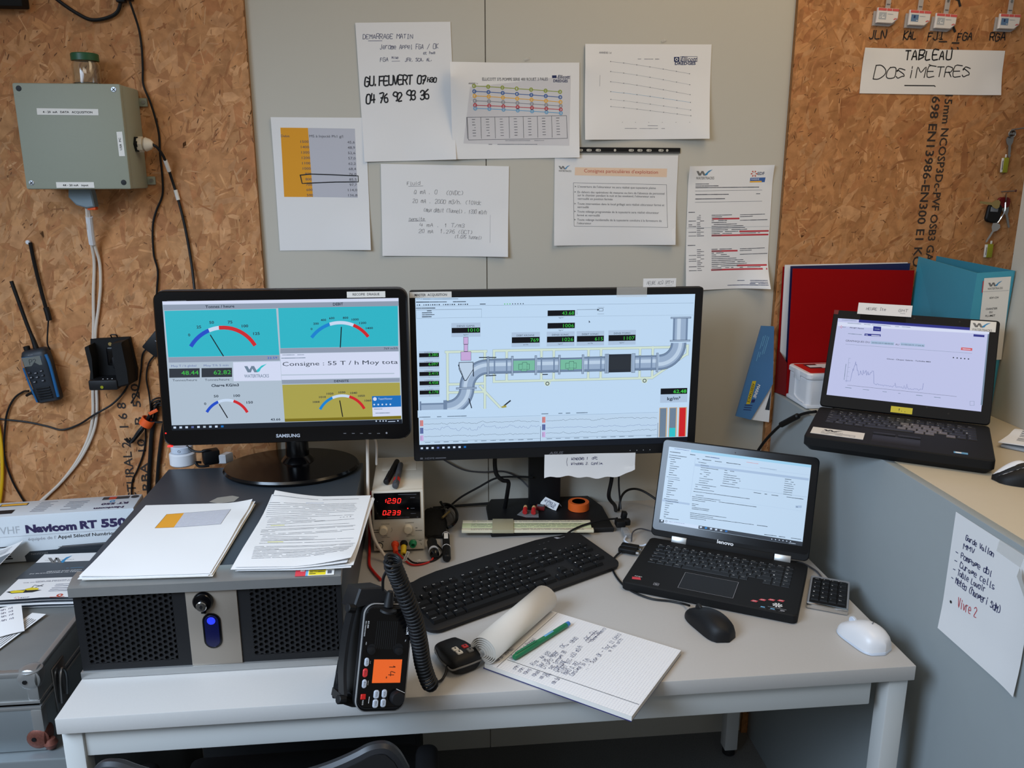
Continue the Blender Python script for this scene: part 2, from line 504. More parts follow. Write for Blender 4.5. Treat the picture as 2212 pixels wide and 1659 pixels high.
mat('lens_smoke', (60, 56, 54), 0.08, alpha=0.75)
mat('cloth_black', (13, 13, 14), 0.95, bump=0.4, nscale=300)
mat('grille_dark', (6, 6, 7), 0.8)
mat('blue_glow', (10, 16, 60), 0.3, emit=(40, 60, 255), es=1.2)
mat('blue_dim', (6, 9, 42), 0.2, emit=(8, 12, 60), es=0.5)
mat('red_glow', (60, 5, 5), 0.3, emit=(255, 40, 36), es=1.6)
mat('brochure_dark', (52, 56, 62), 0.3, noise=0.15, nscale=14)
mat('box_white', (214, 220, 224), 0.45)
mat('box_indigo', (44, 34, 78), 0.5)
mat('badge_white', (228, 224, 220), 0.4)
mat('badge_red', (214, 92, 88), 0.4)
mat('badge_blue', (96, 128, 164), 0.4)
mat('badge_clear', (205, 205, 205), 0.2, alpha=0.5)
mat('lcd_orange', (150, 60, 20), 0.4, emit=(214, 92, 34), es=0.85)
mat('lcd_orange_ink', (110, 46, 18), 0.5)
mat('btn_grey', (170, 176, 186), 0.45, emit=(150, 160, 175), es=0.12)
mat('btn_red', (206, 52, 52), 0.45)
mat('cover_blue', (40, 40, 96), 0.5)
mat('grid_line', (206, 208, 220), 0.85)
mat('chair_black', (18, 18, 20), 0.55, bump=0.1, nscale=200)
mat('chair_rim', (30, 32, 36), 0.4)
mat('usb_white', (200, 208, 220), 0.4)

# ------------------------------------------------------------------ setting
b = MB()
b.box(-1.9, 0.142, 0.0, 0.06, 0, 2.7, 'wall_grey')
b.box(0.1445, 2.2, 0.0, 0.06, 0, 2.7, 'wall_grey')
b.box(0.13, 0.155, 0.004, 0.05, 0, 2.7, 'wall_seam')
struct(b.build('wall_back'), 'grey panelled wall behind the monitors with one vertical joint')
b = MB(); b.box(-2.2, 2.4, -3.2, 0.06, -0.05, 0.0, 'floor_dark')
struct(b.build('floor'), 'dark speckled floor')
b = MB(); b.box(1.2935, 1.36, -1.7, -0.268, 0, 2.7, 'wall_grey')
struct(b.build('wall_right'), 'grey return wall at the end of the counter')

# flakes of the chipboard, each its own sliver of wood lying at its own angle
cm = bpy.data.materials.new('osb_flake'); cm.use_nodes = True
nt = cm.node_tree; bs = nt.nodes['Principled BSDF']; bs.inputs['Roughness'].default_value = 0.72; bs.inputs['Specular IOR Level'].default_value = 0.3
at = nt.nodes.new('ShaderNodeAttribute'); at.attribute_name = 'flake'
tc = nt.nodes.new('ShaderNodeTexCoord'); nz = nt.nodes.new('ShaderNodeTexNoise'); nz.inputs['Scale'].default_value = 55; nz.inputs['Detail'].default_value = 6
mx = nt.nodes.new('ShaderNodeMix'); mx.data_type = 'RGBA'; mx.blend_type = 'MULTIPLY'; mx.inputs[0].default_value = 0.75
rp = nt.nodes.new('ShaderNodeValToRGB'); rp.color_ramp.elements[0].position = 0.3; rp.color_ramp.elements[0].color = (.66, .62, .58, 1); rp.color_ramp.elements[1].position = 0.62; rp.color_ramp.elements[1].color = (1, 1, 1, 1)
nt.links.new(tc.outputs['Object'], nz.inputs['Vector']); nt.links.new(nz.outputs['Fac'], rp.inputs[0])
nt.links.new(at.outputs['Color'], mx.inputs[6]); nt.links.new(rp.outputs[0], mx.inputs[7]); nt.links.new(mx.outputs[2], bs.inputs['Base Color'])
MATS['osb_flake'] = cm

def osb(name, label, x0, x1, z0, z1, za, yf, n, seed, prints, tone):
    rnd = random.Random(seed); b = MB()
    b.box(x0, x1, yf+0.0006, -0.0002, z0, z1, 'osb_base')
    b.box(x0-0.0004, x0+0.001, yf+0.0006, -0.0003, z0, z1, 'osb_edge'); b.box(x1-0.001, x1+0.0004, yf+0.0006, -0.0003, z0, z1, 'osb_edge')
    cols = []
    pal = [(198, 146, 98), (194, 140, 92), (190, 136, 88), (202, 150, 104), (195, 141, 93), (184, 129, 84), (206, 156, 110), (191, 137, 89), (181, 124, 80)]
    for k in range(n):
        big = rnd.random()
        L = rnd.uniform(.02, .055) if big < .5 else rnd.uniform(.05, .11); W = rnd.uniform(.006, .016) if big < .5 else rnd.uniform(.014, .034)
        cx, cz = rnd.uniform(x0, x1), rnd.uniform(za, z1); a = rnd.gauss(R(60), R(38))
        c = lin(rnd.choice(pal)); f = rnd.uniform(.86, 1.1)*tone[3]; c = (c[0]*f*tone[0], c[1]*f*tone[1], c[2]*f*tone[2], 1)
        if k > n*0.62:                        # thin dark and pale slivers on top
            q_ = rnd.random()
            if q_ < .30: L = rnd.uniform(.003, .014); W = rnd.uniform(.0007, .0024); c = (c[0]*.34, c[1]*.30, c[2]*.30, 1)
            elif q_ < .72: L = rnd.uniform(.010, .045); W = rnd.uniform(.0012, .005); c = (min(1, c[0]*1.10), min(1, c[1]*1.15), min(1, c[2]*1.2), 1)
            else: L = rnd.uniform(.012, .05); W = rnd.uniform(.0015, .006); c = (c[0]*.84, c[1]*.80, c[2]*.77, 1)
        ca, sa = math.cos(a), math.sin(a); y = yf-0.0004*k/n
        pts = []
        for (u, v) in ((-.5, -.25), (-.42, -.5), (rnd.uniform(.1, .4), -.5), (.5, rnd.uniform(-.35, .1)), (rnd.uniform(.2, .46), .5), (rnd.uniform(-.45, -.1), .5)):
            u *= L*rnd.uniform(.9, 1.08); v *= W*rnd.uniform(.75, 1.15)
            px, pz = cx+u*ca-v*sa, cz+u*sa+v*ca
            pts.append((min(max(px, x0), x1), y, min(max(pz, z0), z1)))
        i = len(b.V); b.add(pts, [(0, 1, 2, 3, 4, 5)], 'osb_flake'); cols.append(c)
    o_prints = prints(b) if prints else None
    me = b.mesh(name, 30)
    ca_ = me.color_attributes.new('flake', 'FLOAT_COLOR', 'CORNER')
    fi = b.mats.index('osb_flake'); q = 0
    for p in me.polygons:
        if p.material_index == fi:
            for li in p.loop_indices: ca_.data[li].color = cols[q]
            q += 1
    o = bpy.data.objects.new(name, me); COL.objects.link(o)
    return struct(o, label)

def prints_left(b):
    def col(s, x, z0, z1, cap):
        M = frame((x, -0.0128, z0), (0, 0, 1), (-1, 0, 0))
        Canvas(b, M, 1, 1, [(0, 0), (1, 0), (1, 1), (0, 1)]).text(s, (0, 0), (z1-z0, 0), cap, 'stamp_ink', 1, bold=0.012)
    col('STRUCTURAL 2   1 6 8', -0.722, 0.70, 1.03, 0.021)
    col('1042 RBA  10   B  520', -0.688, 0.72, 1.075, 0.019)
def prints_right(b):
    def col(s, x, z0, z1, cap):
        M = frame((x, -0.0128, z0), (0, 0, -1), (1, 0, 0))
        Canvas(b, M, 1, 1, [(0, 0), (1, 0), (1, 1), (0, 1)]).text(s, (0, 0), (z0-z1, 0), cap, 'stamp_ink', 1, bold=0.012)
    col('698 EN13986-EN300 E1 KO', 1.217, 1.738, 1.33, 0.022)
    col('15mm NCOSP3Dc-PVF OSB3 GAP', 1.250, 1.742, 1.33, 0.020)
    col('1 1', 1.217, 1.862, 1.84, 0.022); col('12', 1.250, 1.860, 1.835, 0.020)
    q = [(1860, 0), (2212, 0), (2212, 220), (1860, 220)]
    # handwriting under the badges, straight on the board
    M = wallM(1.03, 1.89, 0, -0.0129); c = Canvas(b, M, 1, 1, [(0, 0), (1, 0), (1, 1), (0, 1)])
    for s, x, w in (('JLN', .014, .042), ('KAL', .098, .033), ('FJI', .158, .042), ('FGA', .232, .04), ('RGA', .314, .042)):
        c.hand(s, (x, .026), (x+w, .024), .017, .0026, 'ink', 1, jit=.3)
    c.line([(.212, -.066), (.224, -.062), (.229, -.05)], .006, 'ink', 1); c.line([(.212, -.014), (.224, .006)], .006, 'ink', 1)
osb('wall_left', 'chipboard panel with printed stamp left of the grey wall', -1.35, -0.380, 0.25, 2.25, 0.50, -0.012, 12500, 3, prints_left, (1.03, 1.0, .98, 1.04))
osb('wall_right_board', 'chipboard panel with handwritten initials right of the grey wall', 0.8645, 1.492, 0.0, 2.25, 0.0, -0.012, 9800, 5, prints_right, (1.03, 0.97, 0.90, 0.98))

# ------------------------------------------------------------------ sheets on the wall
def curl(amps):
    """height of a sheet over the wall: list of (x, y, radius, height) lifts in sheet metres (y down negative)"""
    def fn(x, y):
        z = 0.0012
        for px, py, r, h in amps:
            d = math.hypot(x-px, y-py)
            if d < r: z += h*(1-d/r)**1.6
        return z
    return fn
def wall_sheet(name, label, cat, x, z, w, h, a, warp, q, group=None, m='paper', y=-0.001, nx=44, ny=44):
    ca, sa = math.cos(a), math.sin(a)
    ox, oz = x-w/2*ca-h/2*sa, z-w/2*sa+h/2*ca
    M = wallM(ox, oz, a, y); b = MB()
    b.grid(w, h, nx, ny, warp, m, None, 0.0003)
    return b, Canvas(b, None, w, h, q, warp), M
def done(b, name, M, label, cat, group=None):
    o = b.build(name); o.matrix_world = M
    return tag(o, label, cat, group)
GW = 'sheets of paper on the grey wall'

# start-up note with a phone number
b, c, M = wall_sheet('', '', '', -.0356, 1.735, .21, .297, .0267, curl([(.21, -.297, .12, .010), (0, -.297, .1, .004)]), [(580, 83), (1178, 66), (1200, 888), (640, 906)])
c.hand('DEMARRAGE MATIN', (628, 180), (945, 172), 26, 2.6, 'biro'); c.line([(662, 192), (748, 190)], 2.5, 'biro')
c.hand('Jerome Appel FGA', (735, 240), (1010, 234), 28, 2.4, 'biro'); c.hand('/ OK', (1030, 236), (1105, 230), 30, 2.4, 'biro')
c.hand('et ham', (1005, 268), (1080, 262), 16, 2.0, 'biro'); c.hand('FGA', (735, 315), (790, 312), 24, 2.4, 'biro')
c.hand('Mise', (808, 298), (850, 296), 14, 2.0, 'biro'); c.line([(808, 312), (858, 310)], 2, 'biro'); c.hand('JFR, SCA, AL.', (890, 312), (1065, 306), 20, 2.4, 'biro')
c.hand('GU.FEUVERT 07', (640, 462), (1025, 442), 50, 9.0, 'ink', jit=.14, gap=1.25); c.hand("H30", (1028, 432), (1085, 436), 26, 7, 'ink', jit=.2)
c.hand('04 76 92 93 36', (650, 566), (1040, 532), 54, 9.0, 'ink', jit=.14, gap=1.2)
done(b, 'paper_sheet', M, 'white sheet with black marker phone number and blue notes, topmost on wall', 'paper', GW)

# dosing table, orange and grey
b, c, M = wall_sheet('', '', '', -.2355, 1.532, .21, .297, .0013, curl([(.21, -.297, .12, .009), (0, 0, .1, .003)]), [(45, 643), (628, 630), (680, 1478), (100, 1488)], y=-0.0004)
c.poly([(104, 706), (272, 703), (306, 1138), (126, 1140)], 'orange_print'); c.poly([(272, 703), (563, 700), (588, 1138), (306, 1138)], 'paper_grey')
c.text('Debit', (108, 764), (160, 764), 15, 'print_grey'); c.text('MS à Injecté Ph1 g/l', (282, 761), (490, 758), 16, 'print_grey')
for i, (l_, r_) in enumerate([('1500', '45,6'), ('1400', '48,9'), ('1300', '52,6'), ('1200', '57,0'), ('1100', '62,2'), ('1000', '68,4'), ('900', '76,0'), ('800', '85,5'), ('700', '97,7'), ('600', '114,0'), ('500', '136,8')]):
    y = 795+33.7*i; xr = 277+2.9*i; wl = 50 if len(l_) == 4 else 38; wr = 46 if len(r_) == 4 else 58
    c.text(l_, (xr-wl, y+2), (xr, y+1), 16, 'print_grey'); xq = 564+2.2*i; c.text(r_, (xq-wr, y-1), (xq, y-2), 16, 'print_grey')
c.line([(226, 1000), (290, 992), (430, 994), (588, 998), (590, 1036), (445, 1040), (238, 1052), (226, 1000)], 6.5, 'ink', 4)
done(b, 'paper_sheet', M, 'printed table with orange and grey columns, one row ringed in black marker', 'paper', GW)

# pump chart with curled lower left corner
b, c, M = wall_sheet('', '', '', .2122, 1.697, .297, .21, .016, curl([(0, -.03, .16, .030), (0, -.2, .12, .006), (.297, -.21, .1, .008)]), [(990, 124), (1253, 130), (1246, 345), (982, 345)], nx=60, ny=44)
c.LIFT = .0002
c.poly([(1028, 180), (1235, 158), (1226, 317), (1007, 308)], 'chart_grey', 1)
c.text('ELLICOTT 375 POMPE SERIE 400 ROUET 3 PALES', (1054, 166), (1188, 168), 6, 'print_grey'); c.text('ANNEXE 1.e', (1025, 174), (1044, 174), 3, 'print_grey')
c.rect(1197, 157, 1206, 163, 'navy_print', 2); c.text('Ellicott', (1208, 164), (1232, 165), 7, 'navy_print', slant=.2, bold=.01); c.text('DREDGES', (1199, 172), (1228, 173), 5.5, 'navy_print', bold=.02)
for k, (cl, y0, y1) in enumerate([('grn_print', 178, 194), ('blue_print', 190, 206), ('yel_print', 200, 217), ('gry_print', 211, 226), ('red_print', 221, 234), ('lbl_print', 228, 242)]):
    P = [(1036+29.3*i, y0+(y1-y0)*(i/6)**1.25) for i in range(7)]
    cl2 = cl if cl != 'gry_print' else 'print_light'
    c.line(P, 1.3, cl2, 2)
    for p in P: c.disc(p[0], p[1], 4, cl2, 3, 12, 2.2)
c.frame(1018, 248, 1223, 300, .8, 'print_grey')
for i in range(7):
    c.line([(1017+29.3*i, 248), (1016+29.3*i, 297)], .8, 'print_grey')
    for j in range(7): c.greek((1028+29*i, 253+6.3*j), (1034+29*i, 253+6.3*j), 1.2, 'print_grey')
c.greek((1095, 303), (1175, 304), 1.2, 'print_light'); c.greek((1060, 311), (1160, 313), 1.5, 'print_light')
done(b, 'paper_sheet', M, 'landscape chart with six coloured dotted curves above a small table, left edge curling', 'paper', GW)

# annexe chart
b, c, M = wall_sheet('', '', '', .521, 1.741, .297, .21, .0113, curl([(0, -.21, .15, .012), (.297, -.21, .16, .016), (0, -.05, .1, .006)]), [(453, 85), (1218, 88), (1186, 672), (446, 680)])
c.text('ANNEXE 1.d', (536, 145), (610, 146), 11, 'print_grey'); c.greek((725, 178), (900, 179), 4, 'print_light')
c.rect(990, 166, 1022, 196, 'navy_print', 2); c.disc(1006, 181, 9, 'paper', 3, 14, 5); c.frame(1028, 164, 1130, 194, 2, 'navy_print'); c.text('Ellicott', (1030, 192), (1126, 193), 26, 'navy_print', slant=.25, bold=.01)
c.text('DREDGES', (995, 215), (1120, 214), 17, 'navy_print', bold=.03)
for k, (y0, y1, cl) in enumerate([(195, 270, 'print_light'), (257, 338, 'gry_print'), (320, 400, 'print_light'), (382, 448, 'lbl_print'), (430, 495, 'gry_print'), (474, 531, 'print_light')]):
    P = [(606+79.5*i, y0+(y1-y0)*(i/6)**1.2) for i in range(7)]
    c.line(P, 1.2, cl)
    for p in P[::1]: c.disc(p[0], p[1], 2.6, 'print_grey', 3, 8)
for i in range(6): c.disc(675+80*i, 571, 1.8, 'print_grey', 3, 6)
c.line([(541, 280), (539, 348)], 1.5, 'print_light'); c.greek((830, 591), (890, 592), 3, 'print_light'); c.greek((690, 609), (930, 609), 3, 'print_light')
done(b, 'paper_sheet', M, 'landscape sheet with faint falling curves and a navy logo, right of upper row', 'paper', GW)

# handwritten density notes
b, c, M = wall_sheet('', '', '', .0463, 1.472, .297, .21, -.0174, curl([(.297, -.21, .12, .01), (0, -.21, .1, .004)]), [(735, 942), (1538, 955), (1532, 1530), (750, 1525)])
for s, a, e, h in [('Fluid', (900, 1078), (985, 1074), 20), ('Q mA . 0   (0VDC)', (945, 1130), (1255, 1138), 24), ('20 mA . 2000 m3/h. (10Vdc', (935, 1188), (1370, 1200), 24), ('(max debit (Tunnel) . 1330 m3/h', (1005, 1244), (1400, 1260), 24),
                   ('Densite', (915, 1305), (1015, 1300), 20), ('4 mA . 1 T/m3', (980, 1340), (1265, 1345), 22), ('20 mA  1,276 (GCT)', (975, 1378), (1315, 1386), 22), ('(1,075 Tunnel)', (1200, 1412), (1370, 1420), 20)]:
    c.hand(s, a, e, h, 1.9, 'pencil')
c.line([(910, 1084), (1000, 1082)], 2, 'pencil'); c.line([(910, 1306), (1018, 1304)], 2, 'pencil'); c.line([(1422, 1265), (1420, 1440)], 1.2, 'print_light')
done(b, 'paper_sheet', M, 'landscape sheet of faint pencil notes below the marker phone number sheet', 'paper', GW)

# operating instructions in a punched plastic pocket with a dark strip
M0 = wallM(.4531-.1485-.002, 1.4949+.105+.018, 0, -0.001)
t = thing('document_pocket', 'plastic pocket with black punched strip holding French operating instructions', 'document', M=M0)
w, h = .30, .232
strip = MB(); strip.prism([(0.046, 0), (.303, -.001), (.303, -.0135), (.046, -.0125)], 0.0005, 0.0022, 'black_matte')
c = Canvas(strip, None, .303, .014, [(0, 0), (303, 0), (303, 14), (0, 14)])
for x, k in [(62, 1), (83, 1), (105, 1), (145, 0), (184, 1), (205, 1), (227, 1), (256, 1), (271, 0)]:
    if k: c.rect(x-3.5, 4, x+3.5, 9.5, 'wall_grey', 20); c.disc(x-3.5, 6.75, 2.75, 'wall_grey', 20, 10); c.disc(x+3.5, 6.75, 2.75, 'wall_grey', 20, 10)
    else: c.disc(x, 6.75, 3, 'wall_grey', 20, 12)
strip.build('punched_strip', t)
b = MB(); wf = curl([(0, -.225, .1, .006), (.297, -.225, .12, .012)])
b.grid(.297, .21, 44, 36, lambda x, y: wf(x, y-.018), 'paper', Matrix.Translation((.002, -.018, 0)), .0003)
c = Canvas(b, Matrix.Translation((.002, -.018, 0)), .297, .21, [(275, 775), (1012, 757), (980, 1303), (262, 1316)], lambda x, y: wf(x, y-.018))
logo_wt(c, 296, 833, 74, 'logo_grey', 'logo_blue')
c.poly([(392, 845), (943, 840), (940, 892), (390, 893)], 'peach_print'); c.text("Consignes particulières d’exploitation", (445, 874), (886, 873), 21, 'text_red')
c.frame(382, 938, 938, 1198, 1.8, 'print_grey')
L = ["L'ouverture de l'obturateur ne sera réalisé que tuyauterie pleine", "En dehors des opérations de mesures ou lors de l'absence de personnel", "sur le chantier pendant la nuit et les weekend, l'obturateur sera", "verrouillé en position fermée", "Toute intervention dans le local grillagé sera réalisé obturateur fermé et", "verrouillé", "Toute vidange programmée de la tuyauterie sera réalisé obturateur", "fermé et verrouillé", "Toute vidange incidentelle de la tuyauterie conduira à la fermeture de", "l'obturateur"]
E_ = [(407, 966, 872), (405, 999, 924), (405, 1018, 866), (405, 1039, 612), (403, 1069, 922), (403, 1089, 470), (402, 1116, 888), (400, 1138, 535), (401, 1165, 903), (400, 1186, 484)]
for s, (x, y, x1) in zip(L, E_): c.text(s, (x, y), (x1, y), 13, 'print_grey')
for i in (0, 1, 4, 6, 8): x, y, _ = E_[i]; c.poly([(x-19, y-11), (x-8, y-6), (x-19, y-1), (x-15, y-6)], 'print_grey', 3)
b.build('instruction_sheet', t)
b = MB(); b.grid(.302, .222, 40, 32, lambda x, y: wf(x, y)+.0012, 'pocket_film', Matrix.Translation((0, -.010, 0)))
b.build('plastic_film', t)

# project schedule with red rows
b, c, M = wall_sheet('', '', '', .7358, 1.428, .21, .297, .0158, curl([(0, 0, .05, .01), (.21, 0, .05, .008), (.21, -.297, .08, .03), (0, -.297, .14, .014)]), [(1072, 822), (1588, 816), (1545, 1572), (1052, 1572)], y=-0.001)
logo_wt(c, 1115, 842, 110, 'logo_grey', 'logo_blue')
for k in range(6): a = k*math.pi/3; c.poly([(1468+6*math.cos(a), 870+6*math.sin(a)), (1468+20*math.cos(a-.25), 870+20*math.sin(a-.25)), (1468+20*math.cos(a+.25), 870+20*math.sin(a+.25))], 'text_red', 3)
c.text('EDF', (1490, 878), (1530, 877), 18, 'navy_print', bold=.01); c.poly([(1445, 895), (1538, 893), (1534, 922), (1442, 924)], 'blue_print'); c.poly([(1444, 915), (1515, 914), (1515, 923), (1442, 924)], 'yel_print', 2); c.text('MARINE', (1450, 909), (1500, 908), 10, 'paper', 3)
for y, x0, x1 in [(931, 1115, 1210), (943, 1115, 1250), (953, 1115, 1497), (995, 1115, 1312), (994, 1415, 1505), (1022, 1115, 1290), (1103, 1075, 1115), (1303, 1070, 1113)]: c.greek((x0, y), (x1, y), 5, 'print_grey')
for y in (973, 1042): c.line([(1112, y), (1518, y-2)], 1.6, 'print_grey')
for y0, n, reds in ((1122, 12, {2: (1215, 1380), 9: (1380, 1560), 11: (1212, 1558)}), (1330, 12, {1: (1212, 1370), 9: (1366, 1545), 11: (1208, 1545)})):
    for i in range(n):
        y = y0+11.3*i
        if i in reds: c.rect(reds[i][0], y-5, reds[i][1], y+5, 'red_print', 1)
        c.greek((1125, y), (1125+20+20*(i % 2), y), 4, 'print_grey'); c.greek((1213, y), (1213+[120, 60, 70, 90, 110, 150, 190, 200, 170, 160, 130, 60][i], y-1), 4.2, 'print_grey', 3)
        if i in (0, 1, 3, 8, 10): c.greek((1385, y), (1385+[150, 80, 0, 165, 0, 0, 0, 0, 40, 0, 120, 0][i], y-2), 4, 'print_grey', 3)
        if i in (3, 5, 6, 9, 11): c.greek((1075, y), (1118, y), 4, 'print_grey')
for y, x0 in ((1523, 1370), (1533, 1425), (1541, 1440), (1550, 1310)): c.greek((x0, y), (1535, y-1), 4, 'navy_print')
c.line([(1065, 1198), (1560, 1196)], 2, 'gry_print', 1)
done(b, 'paper_sheet', M, 'dog-eared portrait schedule with red highlighted rows beside the right chipboard', 'paper', GW)

# tape stubs that hold the two charts
for i, (x, z, a) in enumerate([(.238, 1.81, .3), (.555, 1.854, .35)]):
    b = MB(); b.box(-.006, .006, -.0025, .0025, 0, .0012, 'tape_clear', .0004)
    o = b.build('tape_piece'); o.matrix_world = wallM(x, z, a, -.0009)
    tag(o, ['shiny scrap of tape above the chart with coloured curves', 'shiny scrap of tape above the sheet with the navy logo'][i], 'tape', 'tape scraps on the wall')

# sign on the chipboard
b, c, M = wall_sheet('', '', '', 1.2095, 1.7925, .354, .101, -.004, curl([(0, 0, .06, .006), (.354, -.1, .06, .008)]), [(60, 645), (1978, 678), (1880, 1288), (0, 1266)], y=-.0128)
c.hand('TABLEAU', (612, 806), (1262, 800), 108, 17, 'ink', jit=.1, gap=1.45, slant=.05)
c.hand('D', (185, 1070), (330, 1070), 165, 12, 'ink', jit=.08, gap=1.0); c.hand('OSiM', (358, 1058), (890, 1052), 128, 12, 'ink', jit=.1, gap=1.2); c.hand('ETRES', (910, 1040), (1500, 1030), 116, 12, 'ink', jit=.12, gap=1.35)
c.line([(940, 872), (985, 888)], 11, 'ink'); c.line([(610, 1158), (1010, 1160), (1020, 1170)], 13, 'ink')
done(b, 'paper_sign', M, 'hand-lettered paper sign reading TABLEAU DOSIMETRES on the right chipboard', 'sign')
# ------------------------------------------------------------------ desk and counter
T = 0.734
desk = thing('desk', 'pale grey office desk under the monitors and the black keyboard', 'desk', (0.114, -0.41, 0))
def dx(*a): return a[0]-0.114, a[1]-0.114
b = MB(); b.box(-.708, .708, -.398, .385, .706, T, 'desk_top', .0015); b.build('tabletop', desk)
b = MB(); b.box(-.678, .642, -.379, -.362, .650, .7055, 'desk_metal', .002); b.box(-.66, .64, .29, .31, .62, .7055, 'desk_metal', .002); b.build('rail', desk)
for x0, x1, y0, y1 in ((-.708, -.676, -.385, -.353), (.668, .704, -.388, -.350), (-.708, -.672, .28, .316), (.665, .701, .30, .336)):
    b = MB(); b.box(x0, x1, y0, y1, .022, .7055, 'desk_metal', .003); g = b.build('leg', desk)
    b = MB(); cx, cy = (x0+x1)/2, (y0+y1)/2; b.cyl((cx, cy, 0.0005), (cx, cy, .022), .017, 'rubber', bev=.004); b.build('foot', g)

counter = thing('counter', 'raised counter with beige top and grey side panel right of the desk', 'counter', (0.88, -0.85, 0))
b = MB(); b.box(0, .018, -.85, .834, 0, 1.0128, 'counter_grey', .0012); b.build('side_panel', counter)
b = MB(); b.box(.0185, .4128, -.85, .834, .986, 1.013, 'counter_top', .0006)
b.build('countertop', counter)

# ------------------------------------------------------------------ server case
rack = thing('server_case', 'grey rack computer with perforated black front and aluminium trim', 'computer', (-.375, -.43, T))
X0, X1 = -.217, .217; YF = -.268     # local front plane
b = MB()
b.box(X0, X1, YF+.006, .27, .004, .176, 'chassis_grey', .001)
for x, y, r in ((-.1, .12, .02), (.02, .07, .016)): pass
c = Canvas(b, Matrix.Translation((0, 0, .1762)), .434, .54, [(-.217, .27), (.217, .27), (.217, -.27), (-.217, -.27)])
c.M = Matrix.Translation((-.217, .27, .1763))
c.poly([(-.078, .062), (-.058, .052), (-.028, .058), (-.022, .082), (-.038, .092), (-.066, .084)], 'wall_seam', 1)
b.build('chassis', rack)
b = MB()
b.prism([(YF-.010, .154), (YF-.010, .170), (YF+.012, .1785), (YF+.034, .1785), (YF+.034, .1765), (YF-.004, .154)][::-1], -.2185, .2185, 'alu', Matrix(((0, 0, 1, 0), (1, 0, 0, 0), (0, 1, 0, 0), (0, 0, 0, 1))))
c = Canvas(b, frame((.143, YF-.0104, .1695), (1, 0, 0), (0, .0225, .0088)), .075, .022, [(0, 0), (75, 0), (75, 22), (0, 22)])
c.h = .022; c2 = Canvas(b, frame((.143, YF+.009, .1783), (1, 0, 0), (0, .0225, .0088)), .075, .019, [(0, 0), (75, 0), (75, 19), (0, 19)])
c2.rect(0, 2, 17, 18, 'sticker_red', 3); c2.rect(8, 3, 15, 8, 'label_white', 4); c2.rect(17, 2, 21, 18, 'lbl_print', 3); c2.rect(21, 2, 64, 18, 'label_white', 3); c2.rect(22, 3, 50, 17, 'sticker_yellow', 4)
c2.greek((24, 6), (48, 6), 2, 'ink', 5); c2.greek((24, 10), (48, 10), 2, 'ink', 5); c2.greek((24, 14), (44, 14), 2, 'ink', 5); c2.rect(53, 8, 60, 15, 'print_grey', 5)
b.build('top_trim', rack)
b = MB(); b.box(-.2185, .2185, YF-.006, YF+.012, .001, .0135, 'alu', .001); b.build('bottom_trim', rack)
def grille(x0, x1, hx0, hx1, hz0, hz1):
    b = MB(); y0, y1 = YF-.001, YF+.004; z0, z1 = .0137, .1535
    b.box(x0, hx0, y0, y1, z0, z1, 'black_soft'); b.box(hx1, x1, y0, y1, z0, z1, 'black_soft')
    b.box(hx0, hx1, y0, y1, z0, hz0, 'black_soft'); b.box(hx0, hx1, y0, y1, hz1, z1, 'black_soft')
    b.box(x0+.004, x1-.004, y1+.0005, y1+.0015, z0+.004, z1-.004, 'grille_dark')
    p = .0100; rh = .0037; V, F = [], []; i = 0; x = hx0+.0035; col = 0
    while x < hx1+.001:
        z = hz0+(.0025 if col % 2 else .0075)-.0035
        while z < hz1+.002:
            k = len(V)
            for ring, rr, yy in ((0, p/math.sqrt(3), y0), (1, rh, y0), (2, rh*.96, y1)):
                for q in range(6):
                    a = math.pi/3*q; V.append((min(max(x+rr*math.cos(a), hx0-.0005), hx1+.0005), yy, min(max(z+rr*math.sin(a), hz0-.0005), hz1+.0005)))
            for q in range(6):
                n = (q+1) % 6
                F += [(k+q, k+n, k+6+n, k+6+q), (k+6+q, k+6+n, k+12+n, k+12+q)]
            z += p
        x += p*math.sqrt(3)/2; col += 1
    b.add(V, F, 'black_soft'); return b.build('grille', rack, ang=20)
grille(X0+.001, -.038, -.203, -.060, .026, .150)
grille(.046, X1-.001, .066, .208, .026, .150)
b = MB(); b.box(-.0375, .0455, YF-.004, YF+.004, .0137, .1535, 'champagne', .0008); b.build('centre_panel', rack)
b = MB(); Mf = frame((-.009, YF-.004, .134), (1, 0, 0), (0, 0, 1))
b.lathe([(.0165, 0), (.0165, .006), (.0145, .009), (.010, .0095)], 'black_gloss', Mf); b.box(-.004, .004, -.021, -.012, 0, .007, 'black_gloss', .001, Mf); g = b.build('lock', rack)
b = MB(); Mk = frame((-.010, YF-.0135, .129), (1, 0, 0), (0, 0, 1)); b.lathe([(.0088, 0), (.0088, .003), (.0078, .004), (.0001, .004)], 'chrome', Mk); b.box(-.0012, .0012, -.004, .004, .0041, .0045, 'black', 0, Mk); b.lathe([(.0025, .004), (.0025, .0046), (.0001, .0046)], 'black', Mk, 12); b.build('key_cylinder', g)
b = MB(); Ml = frame((.001, YF-.004, .078), (1, 0, 0), (0, 0, 1))
def stadium(w, h, n=10): 
    r = w/2; return [(r*math.cos(math.pi*i/n), h/2-r+r*math.sin(math.pi*i/n)) for i in range(n+1)]+[(-r*math.cos(math.pi*i/n), -h/2+r-r*math.sin(math.pi*i/n)) for i in range(n+1)]
b.prism(stadium(.030, .066), 0, .002, 'black_gloss', Ml, .0008); b.prism(stadium(.023, .059), .0018, .0030, 'blue_dim', Ml, .0008); g = b.build('status_light', rack)
b = MB(); b.lathe([(.0070, .0028), (.0062, .0042), (.0001, .0046)], 'blue_glow', Ml @ Matrix.Translation((0, .0195, 0)), 18); b.build('lit_lamp', g)

